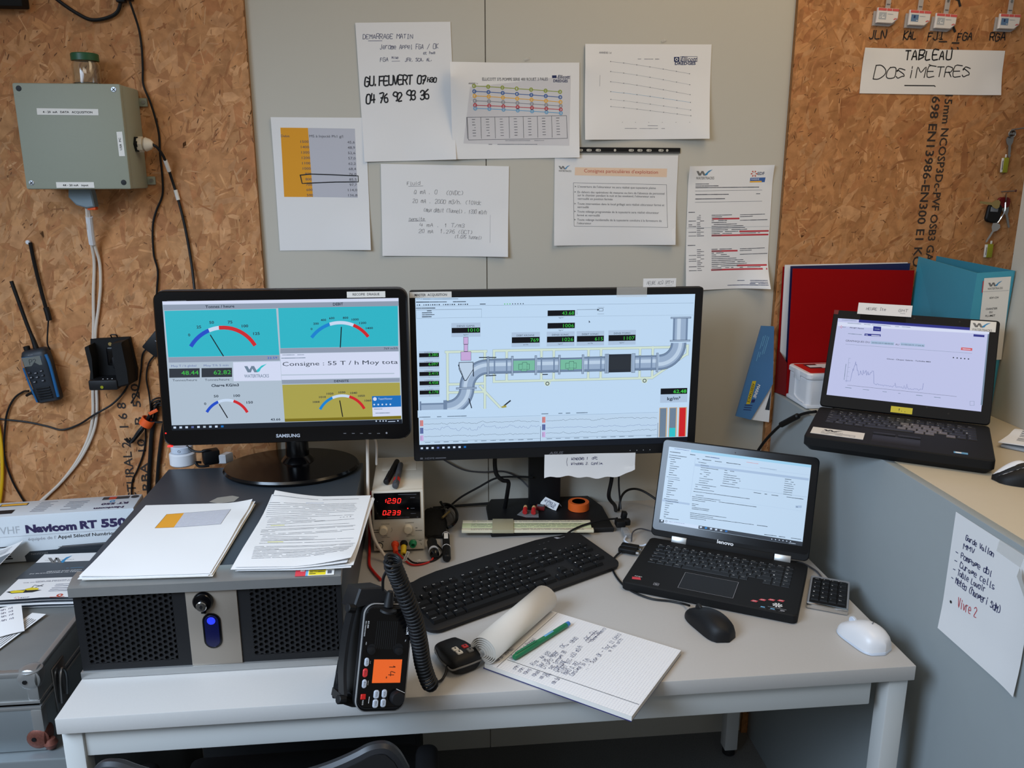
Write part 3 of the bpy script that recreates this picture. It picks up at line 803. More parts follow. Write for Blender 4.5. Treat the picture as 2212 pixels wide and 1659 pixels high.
# ------------------------------------------------------------------ paper piles on the server case
def pile(name, label, M, w, h, n, warp, q, skew, draw, group):
    t = thing(name, label, 'papers', M=M, group=group)
    rnd = random.Random(len(label))
    b = MB()
    for i in range(n-1):
        z = .0008+.0011*i; a = rnd.uniform(-skew, skew)
        Mi = Matrix.Translation((w/2+rnd.uniform(-.006, .006), -h/2+rnd.uniform(-.005, .005), z)) @ Matrix.Rotation(a, 4, 'Z') @ Matrix.Translation((-w/2, h/2, 0))
        b.grid(w, h, 8, 8, lambda x, y: warp(x, y)*.75*(i+1)/n, 'paper' if i % 3 else 'paper_worn', Mi, .0006)
    b.build('lower_sheets', t)
    b = MB(); z = .0011*n
    b.grid(w, h, 22, 22, lambda x, y: warp(x, y), 'paper', Matrix.Translation((0, 0, z)), .0003)
    draw(Canvas(b, Matrix.Translation((0, 0, z)), w, h, q, warp)); b.build('top_sheet', t)
    return t
def lift(fs):
    def fn(x, y):
        z = 0
        for px, py, r, hh in fs:
            d = math.hypot(x-px, y-py)
            if d < r: z += hh*(1-d/r)**1.5
        return z
    return fn
ZR = T+.1786
def dA(c):
    c.poly([(905, 213), (998, 207), (948, 286), (845, 288)], 'orange_print'); c.poly([(998, 207), (1243, 195), (1200, 278), (948, 286)], 'paper_grey')
    c.line([(905, 213), (1243, 195), (1200, 278), (845, 288), (905, 213)], 1.4, 'print_grey', 3)
    for i in range(11):
        f = (i+.8)/11.6; y = 207+79*f
        for x in (1010, 1050, 1075, 1110, 1150, 1175, 1215): c.greek((x-50*f, y-(x-1000)*.04), (x+20-50*f, y-(x-1000)*.04), 2.6, 'white_ink', 4)
M = frame((-.569, -.390, ZR), (.209, -.006, 0), (.008, .31, 0))
pile('paper_stack', 'loose white papers with a small orange table, left pile on the grey computer', M, .209, .306, 4, lift([(.209, -.10, .12, .004), (0, -.3, .08, .003), (.209, 0, .05, .007)]), [(790, 162), (1350, 158), (1175, 556), (415, 578)], .02, dA, 'paper piles on the grey computer')
def dB(c):
    c.greek((965, 62), (1920, 48), 7, 'ink', 3, fill=.97, seed=3); c.greek((1340, 96), (1540, 88), 5, 'blue_print', 3)
    rows = [(915, 118, 1900, 96), (905, 133, 1880, 110), (900, 150, 1880, 122), (893, 167, 1890, 136), (888, 184, 1910, 150), (880, 202, 1900, 168), (875, 220, 1880, 186), (872, 245, 1600, 214), (905, 262, 1880, 224), (902, 278, 1400, 262), (890, 298, 1450, 280), (885, 316, 1560, 288), (880, 345, 1880, 268), (868, 376, 1830, 318), (815, 408, 1900, 340), (808, 424, 1870, 352), (805, 440, 980, 428), (800, 466, 1890, 386), (830, 482, 1750, 410), (826, 498, 1480, 476), (815, 518, 1440, 496), (806, 536, 1500, 510), (800, 552, 1890, 486), (785, 582, 1850, 520), (730, 626, 1900, 552), (725, 640, 1880, 566), (722, 655, 1020, 640), (716, 672, 1880, 590), (710, 688, 1860, 604), (706, 704, 1840, 620), (700, 718, 1840, 632), (696, 734, 1820, 650), (690, 750, 1780, 668), (685, 768, 1560, 700)]
    for i, (x0, y0, x1, y1) in enumerate(rows): c.greek((x0, y0), (x1, y1), 6.0, 'print_grey', 3, fill=.95, seed=i)
    c.line([(930, 353), (1085, 346)], 10, 'highlighter', 4); c.line([(890, 563), (1070, 553)], 10, 'highlighter', 4); c.hand('x n = 2', (1725, 256), (1850, 246), 18, 2.5, 'ink')
M = frame((-.318, -.380, ZR), (.192, -.008, 0), (.013, .31, 0))
pile('paper_stack', 'dog-eared pile of dense printed text with yellow highlighting, right on the grey computer', M, .192, .312, 6, lift([(0, 0, .10, .016), (.192, -.312, .10, .014), (0, -.25, .15, .004)]), [(985, 22), (2050, 10), (1870, 800), (470, 878)], .035, dB, 'paper piles on the grey computer')

# ------------------------------------------------------------------ left monitor
for k, cc in dict(lcd_cyan=(44, 178, 196), lcd_grey=(172, 188, 204), lcd_grey2=(140, 152, 172), lcd_white=(196, 214, 238), lcd_olive=(166, 158, 74), lcd_olive2=(118, 106, 16), lcd_black=(14, 16, 22), lcd_navy=(18, 24, 34), lcd_green=(60, 190, 70), lcd_red=(200, 34, 40), lcd_blue=(28, 74, 196), lcd_sky=(20, 128, 206), lcd_ink=(32, 44, 60), lcd_mid=(108, 128, 150), lcd_tv=(24, 108, 186), lcd_bar=(40, 46, 56), lcd_tx=(88, 104, 160), lcd_pipe=(150, 172, 200), lcd_pipe2=(112, 134, 164), lcd_pipe3=(186, 206, 228), lcd_mint=(118, 186, 160), lcd_frame=(204, 222, 208), lcd_dark=(44, 50, 58), lcd_lilac=(196, 168, 216), lcd_asus=(188, 214, 240), lcd_asus2=(172, 194, 220), lcd_rose=(206, 130, 130), lcd_tan=(196, 168, 130), lcd_lenovo=(186, 210, 234), lcd_lenovo2=(150, 200, 230), lcd_row=(160, 184, 214), lcd_dell=(186, 192, 228), lcd_dellhead=(28, 40, 128), lcd_pale=(208, 216, 240), lcd_line=(120, 140, 170), lcd_teal=(50, 190, 200), lcd_btn=(204, 84, 88)).items(): lcd(k, cc)
def rrect(w, h, r, n=6):
    out = []
    for cx, cy, a0 in ((w/2-r, h/2-r, 0), (-w/2+r, h/2-r, 90), (-w/2+r, -h/2+r, 180), (w/2-r, -h/2+r, 270)):
        for i in range(n+1): a = R(a0+90*i/n); out.append((cx+r*math.cos(a), cy+r*math.sin(a)))
    return out
sam = thing('monitor', 'glossy black monitor showing turquoise gauges, on the left', 'monitor', (-.302, -.178, ZR-.0008+.0003))
Ms = Matrix.Translation((.002, -.0895, .253)) @ Matrix.Rotation(R(-5), 4, 'X') @ Matrix.Rotation(R(90), 4, 'X')   # screen frame: x right, y up, z to the viewer
b = MB()
b.prism(rrect(.516, .326, .022), -.034, -.006, 'pen_grey', Ms, .008); b.prism(rrect(.512, .322, .020), -.008, .004, 'black_gloss', Ms, .003)
b.prism(rrect(.36, .22, .03), -.060, -.030, 'black_soft', Ms, .012)
c = Canvas(b, Ms @ Matrix.Translation((-.258, .163, .0042)), .516, .326, [(20, 65), (2030, 62), (2060, 1255), (75, 1320)])
c.text('SAMSUNG', (990, 1238), (1180, 1235), 28, 'btn_grey', 2, bold=.03); c.greek((150, 152), (300, 150), 10, 'print_grey', 2)
for x in (1535, 1602, 1666, 1732, 1800): c.line([(x-10, 1206), (x+10, 1206)], 3, 'print_light', 2)
c.disc(1863, 1202, 8, 'print_light', 2); c.rect(96, 1200, 108, 1210, 'red_glow', 2)
b.build('casing', sam)
b = MB(); b.box(-.2495, -.239, -.1636, -.160, -.002, .0035, 'red_glow', .001, Ms); b.build('power_light', sam)
b = MB(); Q = Ms @ Matrix.Translation((.133, .158, .0043)); b.box(0, .079, -.0155, -.003, 0, .0006, 'label_white', 0, Q)
Canvas(b, Q @ Matrix.Translation((0, 0, .0006)), .079, .0155, [(0, 0), (79, 0), (79, 15.5), (0, 15.5)]).text('RECOPIE  DRAGUE', (12, 11.2), (67, 11.2), 5.2, 'ink', 1, bold=.01); b.build('label_sticker', sam)
b = MB(); W_, H_ = .476, .268; Q = Ms @ Matrix.Translation((-.238+.001, .1405, .0044))
b.add([(0, 0, 0), (0, -H_, 0), (W_, -H_, 0), (W_, 0, 0)], [(0, 1, 2, 3)], 'lcd_grey', Q)
c = Canvas(b, Q, W_, H_, [(125, 178), (1938, 180), (1966, 1140), (185, 1168)])
c.poly([(125, 178), (1938, 180), (1938, 203), (128, 203)], 'lcd_pale')
c.poly([(130, 204), (1938, 204), (1938, 240), (135, 246)], 'lcd_grey2')
c.poly([(140, 250), (1000, 246), (1022, 600), (165, 604)], 'lcd_cyan', 2); c.poly([(1016, 242), (1932, 240), (1936, 545), (1030, 548)], 'lcd_cyan', 2)
c.text('Tonnes / heure', (457, 234), (680, 232), 22, 'lcd_ink', bold=.02); c.text('DEBIT', (1437, 230), (1515, 228), 22, 'lcd_ink', bold=.02)
def gauge(cx, cy, r, a0, a1, cols, wd, needle, labels, cap=22):
    """arc of coloured bands; angles measured from straight up"""
    for li, (f0, f1, m) in enumerate(cols):
        P = [(cx+r*math.sin(R(a0+(a1-a0)*(f0+(f1-f0)*i/10))), cy-r*math.cos(R(a0+(a1-a0)*(f0+(f1-f0)*i/10)))) for i in range(11)]
        c.line(P, wd, m, 3+li)
    c.line(needle, 8, 'lcd_black', 7)
    for s, x, y, w in labels: c.text(s, (x-w/2, y+9), (x+w/2, y+8), cap, 'lcd_ink', 3, bold=.02)
gauge(588, 672, 288, -57, 57, [(0, .33, 'lcd_blue'), (.33, .47, 'lcd_white'), (.47, 1, 'lcd_red')], 30, [(493, 440), (590, 600)], [('0', 330, 438, 16), ('25', 405, 378, 36), ('50', 504, 345, 36), ('75', 646, 345, 36), ('100', 760, 376, 50), ('125', 848, 435, 50)])
gauge(1488, 628, 268, -52, 52, [(0, .36, 'lcd_sky'), (.36, .74, 'lcd_white'), (.74, 1, 'lcd_red')], 26, [(1500, 395), (1491, 546)], [('0', 1272, 404, 14), ('200', 1306, 364, 42), ('400', 1363, 337, 42), ('600', 1427, 324, 42), ('800', 1533, 323, 42), ('1000', 1606, 337, 54), ('1200', 1664, 364, 54), ('1400', 1715, 404, 54)], 17)
c.poly([(165, 606), (1022, 602), (1024, 642), (168, 646)], 'lcd_grey2'); c.text('33.59', (930, 630), (1005, 628), 18, 'lcd_blue'); c.poly([(1030, 550), (1936, 548), (1938, 585), (1030, 588)], 'lcd_grey2'); c.text('769 m3/h', (1825, 570), (1932, 569), 17, 'lcd_ink')
c.poly([(168, 650), (662, 650), (665, 795), (172, 797)], 'lcd_grey', 2); c.poly([(664, 650), (1028, 648), (1036, 795), (667, 796)], 'lcd_pale', 2); logo_wt(c, 750, 665, 190, 'lcd_mid', 'lcd_teal', 3)
for s, x0, v, t_ in (('Moy T / h global', 170, '48.44', 190), ('Moy T/h 5 min', 420, '62.82', 435)):
    c.rect(x0, 692, x0+236, 762, 'lcd_dark', 3); c.text(v, (x0+95, 742), (x0+228, 740), 34, 'lcd_green', 4); c.text(s, (x0+18, 680), (x0+210, 679), 17, 'lcd_tx'); c.text('Tonnes/heure', (x0+25, 790), (x0+215, 789), 18, 'lcd_ink')
c.poly([(1028, 590), (1940, 586), (1948, 785), (1038, 790)], 'lcd_pale', 2); c.text('Consigne : 55 T / h Moy tota', (1046, 685), (1932, 680), 34, 'lcd_ink', 3); c.greek((1045, 600), (1210, 600), 5, 'lcd_mid', 3); c.greek((1038, 624), (1220, 624), 6, 'lcd_mid', 3); c.rect(1036, 750, 1905, 757, 'lcd_grey', 3)
c.text('Charge KG/m3', (495, 836), (708, 834), 22, 'lcd_ink', bold=.03)
gauge(612, 1118, 178, -58, 60, [(0, .33, 'lcd_blue'), (.33, .66, 'lcd_white'), (.66, 1, 'lcd_red')], 22, [(555, 972), (616, 1074)], [('0', 446, 966, 16), ('50', 531, 909, 36), ('100', 691, 907, 50), ('150', 790, 960, 50)], 20)
c.text('43.66', (950, 1103), (1026, 1101), 19, 'lcd_ink', bold=.02)
c.poly([(1038, 792), (1946, 790), (1947, 818), (1040, 822)], 'lcd_grey2', 2); c.text('DENSITE', (1442, 814), (1555, 813), 18, 'lcd_ink', bold=.02)
c.poly([(1042, 828), (1947, 824), (1957, 1080), (1058, 1090)], 'lcd_olive', 2); c.poly([(1058, 1090), (1957, 1080), (1958, 1103), (1060, 1113)], 'lcd_olive2', 2)
gauge(1503, 1110, 192, -60, 60, [(0, .33, 'lcd_sky'), (.33, .66, 'lcd_white'), (.66, 1, 'lcd_red')], 22, [(1485, 957), (1506, 1078)], [('1000', 1304, 962, 52), ('1010', 1352, 925, 52), ('1020', 1410, 900, 52), ('1030', 1502, 891, 52), ('1040', 1593, 897, 52), ('1050', 1652, 920, 52), ('1060', 1702, 957, 52)], 16)
c.poly([(1732, 925), (1955, 922), (1957, 1008), (1735, 1012)], 'lcd_tv', 5); c.poly([(1735, 1012), (1957, 1008), (1959, 1078), (1738, 1082)], 'lcd_pale', 5); c.disc(1755, 947, 15, 'lcd_pale', 6); c.text('TeamViewer', (1780, 954), (1890, 953), 17, 'lcd_white', 6); c.greek((1750, 1024), (1840, 1024), 6, 'lcd_mid', 6); c.greek((1760, 1056), (1870, 1055), 6, 'lcd_mid', 6)
for i in range(5): c.disc(1750+31*i, 990, 7, 'lcd_white', 6)
c.poly([(180, 1128), (1963, 1105), (1966, 1140), (185, 1168)], 'lcd_navy', 4)
for i, m in enumerate(['lcd_white', 'lcd_white', 'lcd_white', 'lcd_tx', 'lcd_white', 'lcd_grey', 'lcd_asus2', 'lcd_white', 'lcd_tv']): c.rect(197+46*i, 1138-i*.5, 217+46*i, 1153-i*.5, m, 5)
for x in (1765, 1795, 1818, 1840, 1932): c.disc(x, 1117, 6, 'lcd_white', 5, 8)
c.greek((1858, 1122), (1910, 1121), 5, 'lcd_white', 5)
b.build('screen', sam)
b = MB(); b.lathe([(.001, 0), (.02, 0), (.147, .0015), (.150, .006), (.146, .011), (.06, .016), (.001, .018)], 'black_gloss', Matrix.Translation((-.012, -.012, 0)) @ Matrix.Diagonal((1, .78, 1, 1)), 64); b.build('base', sam)
b = MB(); b.lathe([(.040, .012), (.034, .022), (.026, .030), (.024, .10), (.024, .16)], 'black_gloss', Matrix.Translation((.0, .0, 0)), 24); b.box(-.03, .03, -.055, .0, .10, .17, 'black_soft', .004); b.build('neck', sam)

# ------------------------------------------------------------------ right monitor
asu = thing('monitor', 'wide black monitor showing a grey pipe diagram, in the middle', 'monitor', (.285, -.10, T))
Ma = Matrix.Translation((0, -.115, .3865)) @ Matrix.Rotation(R(90), 4, 'X')
b = MB(); b.prism(rrect(.650, .386, .006), -.022, .0, 'black_soft', Ma, .003); b.prism(rrect(.40, .26, .03), -.056, -.02, 'black_matte', Ma, .012)
c = Canvas(b, Ma @ Matrix.Translation((-.325, .193, .0002)), .650, .386, [(45, 78), (2128, 78), (2100, 1270), (40, 1272)])
c.text('ASUS', (1012, 1250), (1115, 1249), 20, 'print_grey', 2, bold=.03, slant=.3); c.text('HDMI', (118, 1256), (184, 1256), 14, 'print_grey', 2, bold=.02); c.greek((195, 1250), (265, 1250), 9, 'print_grey', 2); c.rect(84, 1243, 103, 1256, 'print_grey', 2)
for x in (1614, 1664, 1713, 1762): c.disc(x, 1240, 4, 'print_light', 2, 8)
b.build('casing', asu)
b = MB(); Q = Ma @ Matrix.Translation((-.325, .193, .0003)); b.box(.001, .091, -.0145, -.002, 0, .0006, 'label_white', 0, Q)
Canvas(b, Q @ Matrix.Translation((0, 0, .0006)), .1, .015, [(0, 0), (100, 0), (100, 15), (0, 15)]).text('MASTER  ACQUISITION', (12, 11), (81, 11), 5.4, 'ink', 1, bold=.012); b.build('label_sticker', asu)
b = MB(); Q = Ma @ Matrix.Translation((.128, .1932, .0003)); b.box(0, .068, -.020, .002, 0, .0004, 'tape_clear', 0, Q); b.build('tape_strip', asu)
W_, H_ = .6175, .346; b = MB(); Q = Ma @ Matrix.Translation((-.312, .178, .0004))
b.add([(0, 0, 0), (0, -H_, 0), (W_, -H_, 0), (W_, 0, 0)], [(0, 1, 2, 3)], 'lcd_asus', Q)
c = Canvas(b, Q, W_, H_, [(83, 140), (2058, 140), (2036, 1213), (100, 1216)])
K = 'lcd_mid'; D = 'lcd_ink'
c.text('DASYLab', (90, 151), (130, 151), 8, D); c.greek((135, 148), (380, 150), 5, K, 3); c.greek((90, 168), (430, 170), 6, D, 3, wmin=3); c.line([(85, 196), (2050, 204)], 1.5, K)
for i in range(24):
    if i not in (2, 11, 18): c.rect(93+15*i, 184, 101+15*i, 192, D if i % 3 else K, 3)
for i in range(8): c.disc(701+18.5*i, 190, 4, 'lcd_green' if i < 3 else D, 3, 8)
c.greek((530, 188), (570, 188), 6, D); c.greek((88, 210), (225, 211), 6, D); c.line([(88, 222), (540, 222)], 2, D); c.frame(90, 222, 540, 280, 1.2, K)
for i, w in enumerate((70, 80, 90, 70)): c.greek((122+8*(i > 0), 229+13.5*i), (122+w, 229+13.5*i), 6, D)
c.line([(540, 282), (2050, 288)], 1, K)
def box_(s, x0, y0, x1, y1, v, u, cap=26, n=True):
    if n: c.rect(x0-2, y0-34, x1+2, y1+28, 'lcd_asus2', 2); c.text(s, (x0+52-len(s)*1.5, y0-6), (x1-38, y0-6), 13, D, 4) if s else None
    c.rect(x0, y0, x1, y1, 'lcd_black', 3)
    w = cap*.74*len(v.replace('.', ''))+cap*.3*v.count('.'); c.text(v, (x1-7-w, y1-7), (x1-7, y1-7), cap, 'lcd_green', 4)
    if u: m_ = (x0+x1)/2; c.text(u, (m_-17, y1+16), (m_+17, y1+16), 9, D, 4)
box_('DENSI GAMA', 332, 350, 530, 386, '1010', 'kg/m³'); box_('DEBIT KROHNE', 752, 423, 948, 464, '769', 'm³/h'); box_('DENSI SONIC', 1000, 423, 1194, 464, '1026', 'kg/m³'); box_('DEBIT SONIC', 1213, 423, 1406, 464, '615', 'm³/h'); box_('DENSI TOMO', 1440, 421, 1634, 463, '1107', 'kg/m³')
box_('', 1003, 240, 1197, 279, '43.68', 'kg/m³', n=False); box_('', 1003, 328, 1197, 367, '1006', 'kg/m³', n=False)
for i, v in enumerate(('2.385', '6.097', '2.415', '4.458', '6.178')):
    y = 522+65.5*i; c.rect(105, y-14, 245, y+46, 'lcd_asus2', 2); box_('', 105, y, 242, y+28, v, '', 20, False); c.text(('GAMA', 'V KROHNE', 'V DENSONIC', 'V DEBSON', 'V TOMO')[i], (140, y-3), (200, y-3), 7, D, 4); c.text('V', (170, y+40), (177, y+40), 6, D, 4)
c.line([(1212, 270), (1210, 238), (1360, 238)], 2, D); c.poly([(1355, 232), (1368, 240), (1355, 250)], D, 3); c.frame(1367, 232, 1396, 250, 2.5, D); c.line([(1358, 224), (1404, 224)], 1.5, D); c.line([(1358, 270), (1404, 270)], 1.5, D)
c.poly([(1296, 313), (1308, 328), (1300, 328), (1297, 334)], D, 3)
# support frame of the diagram
def beam(p, q, w=16):
    c.line([p, q], w+3, K, 2); c.line([p, q], w, 'lcd_frame', 3)
for p, q in [((625, 515), (1890, 515)), ((625, 733), (1760, 733)), ((627, 515), (627, 733)), ((1762, 512), (1762, 733)), ((1762, 733), (2015, 565)), ((2016, 505), (2016, 570)), ((1890, 512), (2016, 508)), ((716, 520), (716, 728)), ((962, 520), (962, 728)), ((1050, 520), (1050, 728)), ((1298, 520), (1298, 728)), ((1388, 520), (1388, 728)), ((1670, 520), (1670, 728)), ((290, 517), (572, 517)), ((301, 515), (301, 900)), ((562, 515), (562, 920)), ((310, 745), (560, 745)), ((310, 803), (560, 803)), ((528, 765), (670, 918))]: beam(p, q)
for x, y in ((1006, 756), (1708, 752)): c.poly([(x-26, 742), (x+26, 742), (x+16, y+16), (x-16, y+16)], 'lcd_frame', 3); c.disc(x, y, 14, D, 4, 16, 9)
def pipe(x0, x1, y0=572, y1=676, m='lcd_pipe', m2='lcd_pipe2'):
    h = y1-y0; c.rect(x0, y0, x1, y1, m, 4); c.rect(x0, y0, x1, y0+h*.12, m2, 5); c.rect(x0, y1-h*.16, x1, y1, m2, 5)
    if m == 'lcd_pipe': c.rect(x0, y0+h*.26, x1, y0+h*.5, 'lcd_pipe3', 5)
    c.line([(x0, y0), (x1, y0)], 2, D, 6); c.line([(x0, y1), (x1, y1)], 2, D, 6)
pipe(590, 750); pipe(764, 914, 576, 674, 'lcd_mint', 'lcd_pipe2'); pipe(932, 1084); pipe(1098, 1250, 576, 674, 'lcd_mint', 'lcd_pipe2'); pipe(1268, 1420); pipe(1445, 1607, 558, 686, 'lcd_dark', 'lcd_bar'); pipe(1634, 1788)
for x in (585, 756, 922, 1090, 1258, 1424, 1438, 1618, 1628, 1796): c.rect(x-8, 554, x+8, 692, D, 6); c.rect(x-6, 556, x+6, 690, 'lcd_pipe', 7)
for x in (630, 716, 962, 1052, 1298, 1388, 1670, 1755): c.rect(x-5, 568, x+5, 680, 'lcd_pipe2', 6)
for x in (838, 1172):
    c.rect(x-38, 612, x+40, 652, D, 7); c.rect(x-36, 614, x+38, 650, 'lcd_mint', 8); c.rect(x-12, 600, x+22, 650, D, 8); c.rect(x-10, 602, x+20, 648, 'lcd_mint', 9); c.rect(x-20, 648, x+22, 664, D, 8); c.rect(x-18, 650, x+20, 662, 'lcd_mint', 9)
def elbow(cx, cy, r0, r1, a0, a1):
    n = 14
    def pt(r, i): a = R(a0+(a1-a0)*i/n); return (cx+r*math.cos(a), cy-r*math.sin(a))
    d = r1-r0
    for q0, q1, m, l in ((r0, r1, 'lcd_pipe', 4), (r0, r0+d*.14, 'lcd_pipe2', 5), (r1-d*.14, r1, 'lcd_pipe2', 5), (r0+d*.5, r0+d*.74, 'lcd_pipe3', 5)):
        for i in range(n): c.poly([pt(q0, i), pt(q1, i), pt(q1, i+1), pt(q0, i+1)], m, l)
    for r in (r0, r1): c.line([pt(r, i) for i in range(n+1)], 2, D, 6)
elbow(1812, 485, 82, 192, -92, 0); pipe_v = c.rect(1904, 310, 2012, 470, 'lcd_pipe', 4); c.rect(1904, 310, 1918, 470, 'lcd_pipe2', 5); c.rect(1998, 310, 2012, 470, 'lcd_pipe2', 5); c.rect(1934, 310, 1960, 470, 'lcd_pipe3', 5)
for y in (306, 470): c.rect(1885, y-6, 2034, y+6, D, 6); c.rect(1887, y-4, 2032, y+4, 'lcd_pipe', 7)
elbow(580, 770, 92, 196, 88, 180); elbow(292, 770, 92, 196, -90, 0)
c.rect(112, 874, 288, 922, 'lcd_pipe', 5); c.rect(112, 874, 288, 886, 'lcd_pipe2', 6); c.rect(104, 860, 116, 924, 'lcd_pipe2', 6); c.rect(270, 856, 296, 922, 'lcd_pipe2', 6)
c.rect(90, 924, 1800, 940, 'lcd_asus', 8); c.rect(90, 924, 500, 975, 'lcd_asus', 8)
c.rect(360, 768, 504, 782, D, 6); c.rect(362, 770, 502, 780, 'lcd_pipe', 7)
c.poly([(380, 590), (482, 590), (484, 640), (432, 722), (418, 722), (380, 640)], D, 6); c.poly([(384, 594), (478, 594), (480, 640), (430, 716), (420, 716), (384, 640)], 'lcd_pipe3', 7)
for x0, y0, x1, y1 in ((413, 414, 447, 466), (416, 466, 444, 516), (394, 516, 466, 580)): c.rect(x0, y0, x1, y1, D, 7); c.rect(x0+2, y0+2, x1-2, y1-2, 'lcd_lilac', 8)
for p, q in (((378, 610), (416, 712)), ((480, 616), (482, 690)), ((450, 850), (468, 915)), ((524, 560), (640, 562)), ((570, 690), (640, 688)), ((972, 690), (1006, 690))): c.line([p, q], 7, D, 7)
c.line([(700, 905), (742, 872)], 10, D, 7); c.poly([(678, 912), (712, 900), (716, 918), (684, 922)], 'lcd_olive', 7)
# trend strips
for x0, x1, sd in ((100, 958, 1), (966, 1812, 2)):
    c.greek((x0+2, 972), (x0+330, 972), 7, K, 9, fill=.7); c.rect(x0+4, 990, x1, 1168, 'lcd_lenovo', 9); c.line([(x0+30, 986), (x1, 984)], 1.5, K, 10); c.line([(x0+30, 1145), (x1, 1150)], 1.5, K, 10)
    for j, (y, m, amp) in enumerate(((1022, 'lcd_rose', 6), (1060 if sd == 1 else 1074, 'lcd_tx', 16 if sd == 1 else 6), (1112, 'lcd_lilac', 5 if sd == 1 else 8))):
        c.rect(x0+4, (994, 1048, 1102)[j], x0+28, (1036, 1090, 1142)[j], m, 10); c.rect(x0+9, (1000, 1054, 1108)[j], x0+12, (1030, 1084, 1136)[j], 'lcd_mid', 11)
        rnd = random.Random(sd*10+j); P = []; v = 0
        for i in range(130):
            v = v*.72+rnd.uniform(-1, 1)*amp*.6; f = i/129
            v2 = v*(0.5 if f < .15 or .38 < f < .46 else 1)+(-amp*.9 if abs(f-.15) < .01 or abs(f-.5) < .012 else 0)+(amp*.8 if .4 < f < .46 else 0)
            P.append((x0+34+(x1-x0-42)*f, y+v2))
        c.line(P, 1.6, D if j != 1 else 'lcd_tx', 12)
    for i in range(12): c.greek((x0+40+66*i, 1154), (x0+76+66*i, 1154), 5, K, 10)
    c.line([(x1+2, 1062), (x1+2, 1168)], 2.5, D, 10)
c.rect(1828, 812, 2024, 855, 'lcd_black', 3); c.text('62.48', (1922, 847), (2018, 847), 26, 'lcd_green', 4, bold=.02); c.rect(1826, 857, 2026, 916, 'lcd_asus2', 2); c.text('kg/m³', (1878, 898), (1974, 896), 25, D, 4, bold=.02)
for x, m in ((1828, 'lcd_mid'), (1900, 'lcd_mid'), (1972, 'lcd_red')): c.rect(x-5, 952, x+54, 1168, 'lcd_tan', 2); c.rect(x, 956, x+46, 1168, m, 3)
c.rect(1900, 1102, 1946, 1168, 'lcd_teal', 4)
c.poly([(96, 1170), (2037, 1170), (2036, 1213), (100, 1216)], 'lcd_navy', 8)
for i, m in enumerate(['lcd_white', 'lcd_white', 'lcd_white', 'lcd_tx', 'lcd_white', 'lcd_asus2', 'lcd_white', 'lcd_white', 'lcd_tv']): c.rect(108+38*i, 1188, 124+38*i, 1201, m, 10)
b.build('screen', asu)
b = MB(); b.box(-.043, .036, .040, .072, .012, .34, 'black_soft', .004); b.box(-.03, .024, -.062, .045, .27, .32, 'black_soft', .003); b.build('neck', asu)
b = MB(); b.prism([(-.152, -.114), (.140, -.114), (.140, .02), (.118, .09), (-.138, .092), (-.152, .05)], 0.0003, .0125, 'black_soft', None, .003); b.build('base', asu)
# ------------------------------------------------------------------ bench power supply
psu = thing('power_supply', 'beige bench power supply with red digits reading 12.90', 'power supply', (-.0775, -.155, T))
b = MB(); b.box(-.0565, .0565, -.106, .115, .005, .146, 'cream', .003)
for x in (-.04, .04):
    for y in (-.08, .09): b.cyl((x, y, 0.0003), (x, y, .006), .008, 'rubber')
b.box(-.04, .04, .02, .09, .1459, .1466, 'cream', .0003); b.build('case', psu)
b = MB(); b.box(-.0565, .0565, -.115, -.105, .005, .147, 'cream', .002)
Mp = frame((-.0565, -.1152, .147), (1, 0, 0), (0, 0, 1))
c = Canvas(b, Mp, .113, .142, [(160, 520), (893, 505), (905, 1400), (185, 1430)])
c.text('VOLTAGE', (290, 1024), (412, 1021), 15, 'ink'); c.text('CURRENT', (636, 1008), (762, 1004), 15, 'ink'); c.text('FINE', (330, 1200), (378, 1199), 12, 'ink'); c.text('ADJUSTMENT', (300, 1224), (420, 1221), 10, 'ink'); c.text('FINE', (678, 1186), (724, 1185), 12, 'ink'); c.text('ADJUSTMENT', (648, 1206), (768, 1203), 10, 'ink')
for x0, x1, y in ((188, 252, 1108), (188, 285, 1142), (780, 845, 1077), (780, 868, 1118), (255, 325, 1284)): c.greek((x0, y), (x1, y-2), 9, 'ink')
c.line([(430, 1276), (890, 1245)], 3, 'print_grey'); c.line([(165, 952), (890, 932)], 4, 'cream_knob'); c.line([(440, 1070), (452, 1110), (430, 1140)], 3, 'ink'); c.line([(640, 1050), (618, 1085), (628, 1120)], 3, 'ink'); c.greek((825, 1268), (860, 1267), 9, 'ink'); c.line([(845, 1310), (865, 1325), (855, 1335)], 4, 'ink')
b.build('front_panel', psu)
def pt(p): x, y = c.T(p); return (-.0565+x, -.1152, .147+y)
pc = c
def onpanel(p, lift=0): v = pt(p); return Matrix.Translation((v[0], v[1]-lift, v[2])) @ Matrix.Rotation(R(90), 4, 'X')
b = MB(); p0 = pt((190, 545)); p1 = pt((855, 925)); b.box(p0[0], p1[0], -.1172, -.115, p1[2], p0[2], 'black_gloss', .0008)
c = Canvas(b, frame((p0[0], -.1174, p0[2]), (1, 0, 0), (0, 0, 1)), p1[0]-p0[0], p0[2]-p1[2], [(190, 545), (848, 525), (857, 912), (205, 937)])
c.seg7('1', 325, 684, 40, 64, 22, 11, 'red_glow'); c.seg7('2.90', 392, 686, 40, 66, 30, 11, 'red_glow'); c.seg7('0.239', 325, 862, 38, 62, 30, 11, 'red_glow'); c.rect(357, 640, 367, 650, 'red_glow', 3)
c.disc(676, 766, 9, 'red_glow', 3)
for x0, x1, y in ((545, 800, 560), (715, 775, 607), (715, 770, 686), (720, 770, 766), (720, 795, 843), (390, 820, 898)): c.greek((x0, y), (x1, y-2), 8, 'print_grey', 3)
for x, y in ((248, 660), (250, 838)): c.disc(x, y, 5, 'print_grey', 3)
b.build('display', psu)
